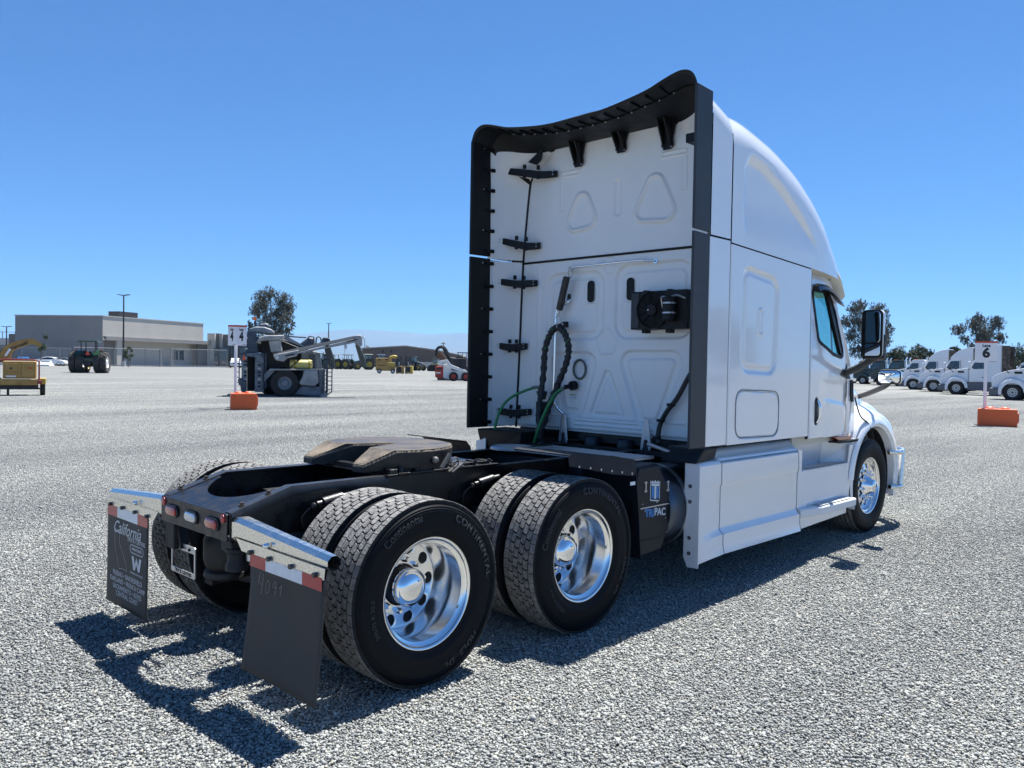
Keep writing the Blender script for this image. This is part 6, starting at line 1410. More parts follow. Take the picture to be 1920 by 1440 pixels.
# ---- wood chipper at the left edge ----------------------------------------
def chipper(p, rz, label, sc=1.0):
    t = root('wood_chipper', label, 'wood chipper', p, rz); t.scale = (sc,)*3
    # seen from its engine end: x right, y away
    boxp('engine_box', CHIPY, t, -.68, .66, 0, 1.3, .80, 1.62, bevel=.03)
    for x in (-.60, .06): boxp('door_panel', CHIPY, t, x, x+.52, -.02, 0, .86, 1.52, bevel=.01)
    boxp('centre_rib', CHIPY, t, -.06, .04, -.03, 0, .82, 1.6)
    b = MB(); b.tube(spline([(-.82, -.05, .62), (-.82, -.05, 1.45), (-.74, -.05, 1.66), (0, -.05, 1.69), (.70, -.05, 1.66), (.78, -.05, 1.45), (.78, -.05, .62)], 5), .035, 8); b.build('guard_rail', DKRED, t, smooth=50)
    boxp('frame_beam', CHIPY, t, -.95, .76, -.1, .15, .50, .78, bevel=.02); boxp('frame_underside', DARK, t, -.8, .75, 0, .3, .30, .5)
    for s_ in (-1, 1):
        boxp('mudguard', CHIPY2, t, s_*.92-.14, s_*.92+.14, .1, 1.0, .54, .82, bevel=.02); boxp('tail_light', DKRED, t, s_*.85-.14, s_*.85+.06, -.12, -.06, .56, .72, bevel=.02)
        put_wheel(t, WCHIP, s_*.92, .5, .33, pi/2)
    boxp('axle', DARK, t, -.8, .8, .45, .55, .28, .36); boxp('jack_leg', DARK, t, -.52, -.42, -.05, .05, .05, .5)
    # discharge chute
    ch = spline([(-.62, .5, 1.55), (-.58, .5, 1.95), (-.38, .5, 2.25), (.05, .5, 2.45), (.42, .5, 2.56), (.62, .5, 2.50), (.86, .5, 2.36)], 4)
    rs = []
    for i, q in enumerate(ch):
        d = (ch[min(i+1, len(ch)-1)]-ch[max(i-1, 0)]).normalized(); n = Vector((-d.z, 0, d.x)); h = .24-.16*i/len(ch)
        rs.append([q+n*h+Vector((0, -.15, 0)), q+n*h+Vector((0, .15, 0)), q-n*h+Vector((0, .15, 0)), q-n*h+Vector((0, -.15, 0))])
    b = MB(); b.rings(rs); c = b.build('discharge_chute', CHIPY, t)
    put_text('lettering', 'Vermeer', .22, lambda x, y, d: (-.05+x*cos(.44)-y*sin(.44), .345-d, 2.35+x*sin(.44)+y*cos(.44)), SIGNK, c, .002, offset=.006)
    b = MB(); P = lambda x, y: (-.50+x*cos(1.05)-y*sin(1.05), .345, 2.02+x*sin(1.05)+y*cos(1.05)); b.add([P(-.2, -.05), P(.2, -.05), P(.2, .05), P(-.2, .05)], [(0, 1, 2, 3)]); b.build('sticker', SIGNW, c)
    boxp('sticker', SIGNW, t, -.56, -.16, -.024, -.021, .875, .94); b = MB(); b.add([(-.43, -.024, 1.32), (-.27, -.024, 1.32), (-.35, -.024, 1.2)], [(0, 1, 2)]); b.build('sticker', SIGNK, t); boxp('sticker', SIGNR, t, .36, .5, -.024, -.021, 1.26, 1.34)
    boxp('top_lip', LWHITE, t, -.6, .6, .05, .08, 1.62, 1.65)
    return t
WCHIP = mesh_only(wheel_m(.34, .22, None, n=20), 'wheel', [TYREK, LWHITE], smooth=40)
P0 = G(37, 742); chipper(tuple(P0), FACE+.50, 'yellow wood chipper with tall discharge chute at the left edge', .94)

# ---- tractors ---------------------------------------------------------------
WR = mesh_only(wheel_m(.95, .5, None, rr=.52, lugs=18, n=30), 'wheel', [DUSTT, YEL], smooth=40); WF = mesh_only(wheel_m(.62, .38, None, rr=.5, lugs=14, n=24), 'wheel', [DUSTT, YEL], smooth=40)
WRW = WR.copy(); WRW.materials[1] = LWHITE
def tractor(p, rz, label, mat=GREEN, cab=True, duals=False, sc=1.0, rear=WR, track=.85, tri=False, group='tractors parked across the yard', roof=None):
    t = root('farm_tractor', label, 'tractor', p, rz, group); t.scale = (sc,)*3           # x forward
    b = MB(); b.rings([[(x, y*w_, z) for y, z in ((-.36, .75), (-.38, 1.2), (-.3, zt_), (.3, zt_), (.38, 1.2), (.36, .75))] for x, w_, zt_ in ((.7, 1, 1.72), (1.6, .98, 1.64), (2.3, .9, 1.5), (2.5, .8, 1.3))]); b.build('hood', mat, t, bevel=.03, smooth=40)
    boxp('chassis', DARK, t, -.6, 2.3, -.28, .28, .55, .9); boxp('rear_housing', mat if tri else DARK, t, -.5, .3, -.42, .42, .7, 1.35, bevel=.05)
    boxp('hitch', DARK, t, -.75, -.4, -.3, .3, .55, 1.0, bevel=.04)
    for s_ in (-1, 1):
        b = MB(); b.rings([[(.0+1.04*cos(a), s_*(track-.25), .95+1.04*sin(a)), (.0+1.04*cos(a), s_*(track+.28), .95+1.04*sin(a)), (.0+1.08*cos(a), s_*(track+.28), .95+1.08*sin(a)), (.0+1.08*cos(a), s_*(track-.25), .95+1.08*sin(a))] for a in [radians(q) for q in range(35, 146, 10)]]); b.build('mudguard', mat, t, smooth=40)
        put_wheel(t, rear, 0, s_*track, .95)
        if duals: put_wheel(t, rear, 0, s_*(track+.55), .95)
        put_wheel(t, WF, 2.05, s_*.78, .62)
        b = MB(); b.cyl((0, s_*.3, .95), (0, s_*track, .95), .14, n=10); b.cyl((2.05, s_*.1, .62), (2.05, s_*.7, .62), .08, n=8); b.build('axle', DARK, t, smooth=40)
    if cab:
        b = MB()
        for x, y in ((-.55, -.62), (-.55, .62), (.78, -.55), (.78, .55), (.15, -.64), (.15, .64)): b.bar((x, y, 1.3), (x*.92, y*.92, 2.62), .07, .07)
        b.build('cab_frame', DARK, t); boxp('cab_glass', pm('tractor_glass', (.12, .2, .2), .08, coat=.5), t, -.5, .70, -.56, .56, 1.38, 2.58)
        boxp('cab_roof', roof or mat, t, -.68, .92, -.72, .72, 2.60, 2.78, bevel=.06, seg=2) if False else boxp('cab_roof', roof or mat, t, -.68, .92, -.72, .72, 2.60, 2.78, bevel=.06)
        boxp('cab_base', mat, t, -.55, .78, -.58, .58, 1.15, 1.42, bevel=.03)
    else:
        b = MB()
        for x, y in ((-.45, -.58), (-.45, .58), (.55, -.45), (.55, .45)): b.bar((x, y, 1.1), (x, y, 2.72), .07, .07)
        b.build('roll_bar', DARK, t); boxp('canopy', roof or GREEN, t, -.8, .9, -.82, .82, 2.72, 2.84, bevel=.04)
        boxp('seat', DARK, t, -.3, .15, -.26, .26, 1.3, 1.45, bevel=.04); boxp('seat_back', DARK, t, -.36, -.24, -.26, .26, 1.45, 1.85, bevel=.04)
        b = MB(); b.tube([(.45+.03*sin(a), .18*cos(a), 1.75+.17*sin(a)) for a in [2*pi*i/16 for i in range(16)]], .02, 6, loop=True); b.bar((.45, 0, 1.75), (.7, 0, 1.4), .05, .05); b.build('steering_wheel', DARK, t)
        for s_ in (-1, 1): boxp('warning_lamp', AMBER, t, -.45, -.3, s_*1.0-.08, s_*1.0+.08, 1.98, 2.08)
    if tri:
        b = MB(); b.prism([(-.20, 1.60), (.20, 1.60), (0, 1.93)], 'x', -.66, -.64); b.build('warning_triangle', pm('orange_red', (.75, .09, .03), .5), t)
    b = MB(); b.cyl((1.3, -.25, 1.6), (1.3, -.25, 2.35), .045, n=8); b.build('exhaust', DARK, t, smooth=40)
    return t
P0 = G(168, 699); kk = (P0-CAM).dot(_fw)/FPX
tractor(tuple(P0), YAW+.22, 'green canopy tractor with dual rear tyres, seen from behind by the stucco building', cab=False, duals=True, sc=60*kk/2.84, rear=WRW, track=.72, tri=True, group=None)
Dt = 188
for i, (u, rz, kind, lb) in enumerate(((612, 2.6, 0, 'green cabbed tractor just right of the harvester ladder'), (627, 2.3, 1, 'green canopy tractor between the harvester and its raised conveyor'), (652, .4, 1, 'green open tractor in front of the flagpole'), (690, 2.75, 0, 'large green cabbed tractor with yellow wheels, left of the yellow chipper'), (715, 2.9, 2, 'blue-roofed cab tractor partly behind the yellow chipper'))):
    tractor(tuple(GD(u, Dt+(6 if kind == 2 else 0))), FACE+pi-rz+pi if i != 2 else FACE+rz+2.4, lb, cab=kind != 1, sc=1.28 if kind != 1 else 1.18, roof=pm('blue_roof', (.03, .08, .2), .5) if kind == 2 else None)
BLK = pm('black_machine_paint', (.03, .03, .032), .4, coat=.3)
tractor(tuple(GD(773, 186)), FACE-.5, 'black cabbed tractor right of the yellow counterweights', mat=BLK, cab=True, sc=1.15, rear=WRW)
# ---- yellow chipper and counterweights --------------------------------------
P0 = G(704, 700); D = (P0-CAM).dot(_fw); k = D/FPX
t = root('yellow_chipper_trailer', 'yellow towed chipper with curled chute, in the middle of the yard', 'wood chipper', tuple(P0), FACE+.15)
def bx(name, mat, u0, u1, v0, v1, d0=0, d1=1.6, par=None, bevel=.04): return boxp(name, mat, par or t, (u0-704)*k, (u1-704)*k, d0, d1, Zat(704, v1, D), Zat(704, v0, D), bevel=bevel)
bx('body_box', CHIPY, 704, 727, 671, 694); bx('lower_body', CHIPY, 706, 741, 686, 695, .1); bx('engine_cover', CHIPY2, 727, 741, 679, 695, .2); bx('stripe_decal', DARK, 708, 724, 684, 685.2, -.02, 0, bevel=0); bx('hatch', DARK, 709, 713, 673, 676, -.02, 0, bevel=0); bx('hatch', DARK, 722, 726, 672, 675, -.02, 0, bevel=0)
b = MB(); ch = spline([((731-704)*k, .8, Zat(704, 680, D)), ((731-704)*k, .8, Zat(704, 671, D)), ((736-704)*k, .8, Zat(704, 668, D)), ((741-704)*k, .8, Zat(704, 668, D)), ((744-704)*k, .8, Zat(704, 671, D))], 4); b.tube(ch, .22, 8); b.build('discharge_chute', CHIPY2, t, smooth=50)
WCH2 = mesh_only(wheel_m(.30, .3, None, n=18), 'wheel', [TYREK, LWHITE], smooth=40)
for u in (711, 736): 
    w_ = put_wheel(t, WCH2, (u-704)*k, .1, .3*1.2); w_.scale = (1.2,)*3
P0 = G(764, 701); D = (P0-CAM).dot(_fw); k = D/FPX
WCH3 = WCH2.copy(); WCH3.materials[1] = DARK
for u0, lb in ((742, 'left'), (759, 'right')):
    t = root('counterweight_rack', 'dark forklift mast with yellow weights, %s' % ('next to the yellow chipper' if lb == 'left' else 'beside the black tractor'), 'forklift', tuple(GD(u0, D)), FACE, 'yellow and black forklifts')
    boxp('base_weight', CHIPY2 if lb == 'right' else CHIPY, t, 0, 14*k, 0, 1.2, 0.05, Zat(u0, 686, D), bevel=.05); boxp('base_panel', DARK, t, .8*k, 10*k, -.05, 0, .3, Zat(u0, 688, D))
    boxp('mast', DARK, t, .5*k, 2.5*k, .3, .6, Zat(u0, 686, D), Zat(u0, 669, D)); boxp('mast', DARK, t, 8*k, 10*k, .3, .6, Zat(u0, 686, D), Zat(u0, 669, D)); boxp('seat', DARK, t, 4*k, 7*k, .3, .7, Zat(u0, 686, D), Zat(u0, 674, D)); boxp('overhead_guard', DARK, t, 0, 11*k, 0, 1.2, Zat(u0, 669.5, D), Zat(u0, 668.5, D)); boxp('cylinder', LWHITE, t, 5*k, 6*k, .2, .3, Zat(u0, 686, D), Zat(u0, 678, D))
    for x in (2*k, 12*k): put_wheel(t, WCH3, x, .15, .22).scale = (.7,)*3
    t2 = None
# ---- skid steer loader -------------------------------------------------------
P0 = G(845, 714); D = (P0-CAM).dot(_fw); k = D/FPX
t = root('skid_steer_loader', 'white skid-steer loader with red rear panel and red wheels beside the cab edge', 'skid steer', tuple(P0), FACE+.08)
X = lambda u: (u-845)*k; Z = lambda v: Zat(845, v, D)
b = MB(); b.prism([(X(816), Z(707)), (X(816), Z(688)), (X(831), Z(686)), (X(832), Z(709)), (X(822), Z(710))], 'y', -.6, .6); b.build('rear_panel', RED, t, bevel=.03)
b = MB(); b.prism([(X(831), Z(709)), (X(831), Z(683)), (X(842), Z(682)), (X(846), Z(694)), (X(874), Z(697)), (X(876), Z(708)), (X(860), Z(711)), (X(838), Z(711))], 'y', -.62, .62); b.build('body', LWHITE, t, bevel=.03)
b = MB(); b.prism([(X(822), Z(684)), (X(823), Z(677)), (X(838), Z(674)), (X(846), Z(684)), (X(874), Z(694)), (X(874), Z(699)), (X(842), Z(690)), (X(836), Z(680)), (X(829), Z(680)), (X(828), Z(686))], 'y', -.85, -.68); b.build('lift_arm', LWHITE, t, bevel=.02)
b = MB(); b.prism([(X(845), Z(684)), (X(847), Z(672)), (X(870), Z(671)), (X(874), Z(674)), (X(874), Z(696)), (X(858), Z(694))], 'y', -.5, .5); b.build('cab', DARK, t, bevel=.03)
boxp('underside', DARK, t, X(820), X(876), -.55, .55, Z(713), Z(708)); boxp('lettering', LWHITE, t, X(818), X(826), -.615, -.605, Z(700.5), Z(698)); boxp('grille', DARK, t, X(818), X(828), -.615, -.605, Z(694), Z(690))
WSK = mesh_only(wheel_m(.42, .3, None, rr=.55, lugs=14, n=22), 'wheel', [TYREK, RED], smooth=40)
for u in (850, 873):
    for y in (-.75, .75): put_wheel(t, WSK, X(u), y, 8.2*k).scale = (8.2*k/.42,)*3
# ---- excavator behind -------------------------------------------------------
D = 175; k = D/FPX; X = lambda u: (u-830)*k; Z = lambda v: Zat(830, v, D)
t = root('excavator', 'dark tracked excavator with curved arm and rusty bucket behind the skid-steer', 'excavator', tuple(GD(830, D)), FACE)
b = MB(); pts_ = spline([(X(817), 0, Z(668)), (X(818), 0, Z(656)), (X(824), 0, Z(651)), (X(831), 0, Z(652)), (X(836), 0, Z(660)), (X(841), 0, Z(668))], 5); b.tube(pts_, [.25+.3*(i/len(pts_)) for i in range(len(pts_))], 6); b.tube([(X(836), .3, Z(655)), (X(839), .3, Z(665))], .2, 6); b.build('boom', DARK, t)
b = MB(); b.prism([(X(818), Z(672)), (X(820), Z(661)), (X(826), Z(660)), (X(836), Z(673))], 'y', -.6, .8); b.build('bucket', RUSTY, t, bevel=.05)
boxp('upper_body', DARK, t, X(838), X(874), 0, 3, Z(684), Z(669), bevel=.2); boxp('tracks', DARK, t, X(836), X(876), 0, 3, 0, Z(684), bevel=.3); 
b = MB()
for u in (858, 866, 874): b.bar((X(u), .3, Z(669)), (X(u), .3, Z(661)), .12, .12)
b.build('cab_posts', DARK, t); boxp('cab_roof', DARK, t, X(856), X(876), 0, 2, Z(661.5), Z(660)); boxp('side_panel', RUSTY, t, X(852), X(870), -.05, 0, Z(686), Z(676))
# tracked tractor left of the excavator
D = 180; k = D/FPX; X = lambda u: (u-812)*k; Z = lambda v: Zat(812, v, D)
t = root('crawler_tractor', 'small tracked crawler tractor with tan hood between the shed and the skid-steer', 'crawler', tuple(GD(812, D)), FACE)
b = MB(); b.prism([(X(800), 0), (X(800), Z(688)), (X(806), Z(684)), (X(818), Z(683)), (X(823), Z(690)), (X(820), 0)], 'y', -.2, .8); b.build('track', TYREK, t, bevel=.2); boxp('cab', pm('tractor_glass', (.12, .2, .2), .08, coat=.5), t, X(811), X(820), .2, 1.8, Z(684), Z(673)); boxp('cab_roof', DARK, t, X(809), X(822), .1, 1.9, Z(673.5), Z(671.5), bevel=.05); boxp('hood', pm('tan_paint', (.45, .33, .16), .5), t, X(808), X(822), -.1, .8, Z(686), Z(681), bevel=.1)
for i, u in enumerate((787, 791, 795)):
    t = root('timber_stake', ['leftmost short tan stake right of the black tractor', 'middle short tan stake right of the black tractor', 'rightmost short tan stake beside the crawler tractor'][i], 'stake', tuple(GD(u, 186)), FACE, 'tan stakes'); boxp('stake_body', pm('tan_wood', (.45, .3, .17), .8), t, -.09, .09, 0, .18, 0, Zat(u, 684, 186)); boxp('cross_board', pm('tan_wood', (.45, .3, .17), .8), t, -.3, .3, -.03, 0, Zat(u, 687, 186), Zat(u, 686, 186))

# ---- harvester ----------------------------------------------------------------
P0 = G(530, 742); D = (P0-CAM).dot(_fw); k = D/FPX; X = lambda u: (u-530)*k; Z = lambda v: Zat(530, v, D)
t = root('harvester', 'tall blue-grey nut harvester with two long conveyors, beside the lane 4 sign', 'harvester', tuple(P0), FACE+.30)
def pr(name, mat, pts_, y0, y1, bevel=.02, par=None, smooth=None): b = MB(); b.prism([(X(u), Z(v)) for u, v in pts_], 'y', y0, y1); return b.build(name, mat, par or t, bevel=bevel, smooth=smooth)
def rod(name, mat, pts_, r, par=None, n=8): b = MB(); b.tube([(X(u), y, Z(v)) for u, v, y in pts_], r, n); return b.build(name, mat, par or t, smooth=50)
# front column with the picking slot
pr('front_column', HARV, [(457, 734), (457, 664), (466, 664), (466, 734)], -1.0, -.3); pr('front_column', HARV, [(480, 734), (480, 660), (496, 664), (496, 734)], -1.0, -.3)
pr('slot_back', SEAM, [(466, 734), (466, 668), (480, 668), (480, 734)], .2, .4)
pr('arch_plate', HARV, [(464, 664), (480, 663), (492, 668), (496, 680), (486, 680), (480, 671), (466, 669)], -1.15, -1.0)
pr('upper_left_tower', HARVD, [(465, 664), (465, 628), (482, 622), (486, 662)], -.9, .6); pr('hood_top', HARV, [(464, 627), (470, 619), (480, 615), (496, 615), (508, 619), (516, 626), (505, 627), (486, 626)], -.9, .8, .05)
pr('rear_hood', HARVL, [(481, 645), (486, 635), (496, 631), (530, 629.5), (531, 637), (505, 640), (492, 641)], -1.3, -.3, .04); pr('side_guard', HARVL, [(503, 640), (524, 638), (528, 660), (508, 662)], -1.25, -.6, .05)
pr('machine_core', HARVD, [(466, 724), (466, 640), (484, 632), (536, 634), (560, 642), (600, 660), (602, 732), (540, 734)], .6, 2.6, .1)
pr('inner_panel', DARK, [(490, 690), (490, 640), (530, 640), (560, 652), (560, 690)], -.3, .6)
# slotted plates
for (u0, v0) in ((459, 668), (483, 668), (483, 640), (460, 632)):
    for i in range(9 if v0 == 668 else 4):
        b = MB(); x = X(u0+2); zz = Z(v0+4+i*6.4); b.box(x, x+.14, -1.03, -1.0, zz-.05, zz+.03); b.build('slot', SEAM if i % 3 else CONC, t)
pr('ladder_panel', HARVD, [(561, 655), (561, 643), (575, 632), (586, 634), (586, 644), (575, 650)], -.6, .6, .05)
pr('engine_wall', HARV, [(560, 688), (562, 658), (596, 660), (600, 690)], -.8, .4); pr('engine_wall', HARVD, [(575, 690), (576, 664), (586, 664), (586, 690)], -.85, -.8)
pr('deck', HARVL, [(505, 691.5), (604, 690), (604, 693), (505, 694)], -1.4, .4); 
pr('fuel_box', HARVL, [(566, 693), (590, 692), (592, 716), (584, 722), (560, 720), (557, 716), (563, 706)], -1.45, -.5, .04); pr('side_sill', HARV, [(560, 722), (590, 722), (606, 728), (606, 740), (600, 742), (548, 738)], -1.2, 1.5, .05)
pr('rear_panel', HARV, [(592, 692), (604, 692), (604, 738), (594, 732)], -1.2, .8); pr('rear_skid', HARVL, [(594, 742), (606, 728), (610, 728), (608, 742), (600, 744)], -1.3, -.7, .04)
pr('fender', HARV, [(496, 716), (516, 694), (524, 690), (508, 690), (496, 700)], -1.2, -.6); pr('front_foot', HARVD, [(455, 722), (450, 712), (456, 708), (466, 716), (464, 734), (457, 734)], -1.3, -.9, .04)
b = MB(); b.lathe([(.0, -.55), (.22, -.52), (.24, -.45), (.24, .45), (.22, .52), (0, .55)], c=(X(561), -.95, Z(683)), ax='x', n=20); b.v = [(X(561)+(x-X(561))*1.0, y, z) for x, y, z in b.v]; b.build('yellow_tank', pm('pale_yellow_plastic', (.50, .46, .16), .5), t, smooth=40)
for u in (548, 574): b = MB(); b.lathe([(.25, 0), (.262, .02), (.262, .08), (.25, .1)], c=(X(u), -.95, Z(683)), ax='x', n=20); b.build('tank_band', YEL, t, smooth=40)
WH = mesh_only(wheel_m(.67, .42, None, rr=.5, lugs=16, n=30), 'wheel', [TYREK, HARV], smooth=40)
for y in (-1.15, 1.3): put_wheel(t, WH, X(532), y, .66)
put_wheel(t, WH, X(512), 1.3, .62)
# conveyors
cv = lambda a, c, y0, y1, w_, name, mat: (lambda b: (b.bar((X(a[0]), (y0+y1)/2, Z(a[1])), (X(c[0]), (y0+y1)/2, Z(c[1])), w_, abs(y1-y0)*.0+.42), b.build(name, mat, t, bevel=.02)))(MB())
def conveyor(p0, p1, p2, p3, y, mat):
    b = MB(); b.prism([(X(p0[0]), Z(p0[1])), (X(p1[0]), Z(p1[1])), (X(p2[0]), Z(p2[1])), (X(p3[0]), Z(p3[1]))], 'y', y, y+.12); b.prism([(X(p0[0]), Z(p0[1])), (X(p1[0]), Z(p1[1])), (X(p2[0]), Z(p2[1])), (X(p3[0]), Z(p3[1]))], 'y', y+.55, y+.67); return b.build('conveyor_side', mat, t, bevel=.01)
c1 = conveyor((511, 673), (552, 661), (662, 632), (660, 640), -1.7, HARVL); 
b = MB(); b.prism([(X(511), Z(664)), (X(548), Z(654)), (X(655), Z(628)), (X(662), Z(632)), (X(552), Z(660)), (X(513), Z(670))], 'y', -1.58, -1.15); b.build('conveyor_belt', pm('worn_belt', (.3, .28, .25), .8), t)
pr('conveyor_foot', HARVL, [(511, 668), (520, 664), (556, 656), (552, 668), (535, 672), (530, 678), (516, 676)], -1.78, -1.6, .03); pr('slot', SEAM, [(531, 667), (546, 663), (548, 665), (533, 669)], -1.80, -1.78, 0); pr('slot', SEAM, [(602, 648), (608, 646), (608, 649), (603, 650)], -1.72, -1.70, 0); pr('slot', DARK, [(641, 638), (660, 633), (660, 636), (642, 640)], -1.72, -1.70, 0)
b = MB(); b.cyl((X(518), -1.82, Z(671)), (X(518), -1.6, Z(671)), .09, n=16); b.build('drive_roller', STEEL, t, smooth=40)
pr('discharge_head', HARVL, [(654, 632), (657, 627), (665, 626), (669, 630), (669, 646), (664, 649), (658, 642), (657, 638)], -1.72, -1.0, .04); pr('rubber_chute', pm('rubber_sock', (.07, .075, .065), .7), [(658, 644), (666, 648), (676, 672), (679, 686), (670, 686), (664, 664)], -1.6, -1.1, .03)
pr('far_conveyor', HARVD, [(575, 644), (600, 640), (610, 633), (618, 630), (620, 636), (600, 646), (578, 650)], 1.2, 1.7, .03); pr('rubber_chute', pm('rubber_sock', (.07, .075, .065), .7), [(610, 648), (619, 642), (628, 668), (631, 690), (622, 692), (614, 670)], 1.3, 1.8, .03); pr('discharge_head', HARVD, [(604, 634), (608, 629), (616, 629), (620, 634), (619, 644), (612, 648)], 1.2, 1.8, .04)
b = MB(); b.prism([(X(530), Z(630)), (X(533), Z(630)), (X(566), Z(648)), (X(560), Z(649)), (X(530), Z(636))], 'y', -.9, -.3); b.build('slope_plate', HARV, t)
for (pts_, nm) in (([(574, 642, -.6), (574, 632, -.6), (577, 630, -.6), (584, 631, -.6), (585, 642, -.6)], 'hand_rail'), ([(588, 644, -.6), (589, 633, -.6), (593, 630, -.6), (597, 633, -.6), (598, 642, -.6)], 'hand_rail'), ([(534, 634, .6), (534, 630, .6), (573, 631, .6)], 'hand_rail')): rod(nm, HARVD, pts_, .035)
# ladders, rails
def ladder(u0, u1, v0, v1, y, n):
    b = MB(); b.tube([(X(u0), y, Z(v0)), (X(u0), y, Z(v1))], .03, 6); b.tube([(X(u1), y, Z(v0)), (X(u1), y, Z(v1))], .03, 6)
    for i in range(n): zz = Z(v0+(v1-v0)*(i+.5)/n); b.tube([(X(u0), y, zz), (X(u1), y, zz)], .022, 6)
    b.build('ladder', HARVD, t, smooth=50)
ladder(608, 616, 676, 732, -1.3, 7); ladder(601, 606, 660, 736, -1.3, 10); ladder(447, 453, 674, 722, -1.0, 5); ladder(494, 499, 664, 728, -1.1, 5); rod('hand_rail', HARVD, [(616, 732, -1.3), (608, 738, -1.3)], .03); rod('hand_rail', HARVD, [(600, 664, -1.2), (616, 674, -1.2)], .03); rod('hand_rail', HARVD, [(588, 690, -1.0), (588, 664, -1.0), (583, 662, -1.0)], .025)
rod('hydraulic_hose', HOSE, [(528, 678, -1.1), (540, 690, -1.2), (560, 672, -1.2)], .03); rod('hydraulic_hose', HOSE, [(536, 690, -1.0), (525, 684, -1.0), (516, 700, -1.0)], .03)
rod('beacon_mast', DARK, [(479, 618, 0), (479, 604, 0)], .04); pr('warning_flag', pm('orange_cloth', (.8, .16, .03), .7), [(475, 602), (476, 597), (481, 596), (482, 603)], -.2, 0, 0); b = MB(); b.prism([(X(458), Z(676)), (X(464), Z(676)), (X(461), Z(665))], 'y', -1.25, -1.2); b.build('warning_triangle', pm('orange_red', (.75, .09, .03), .5), t)
pr('roof_gear', HARVD, [(484, 616), (486, 608), (500, 606), (506, 610), (508, 618)], -.2, .6, .1); pr('side_platform', HARVD, [(443, 668), (443, 664), (466, 664), (466, 668)], -1.0, -.2, .01)
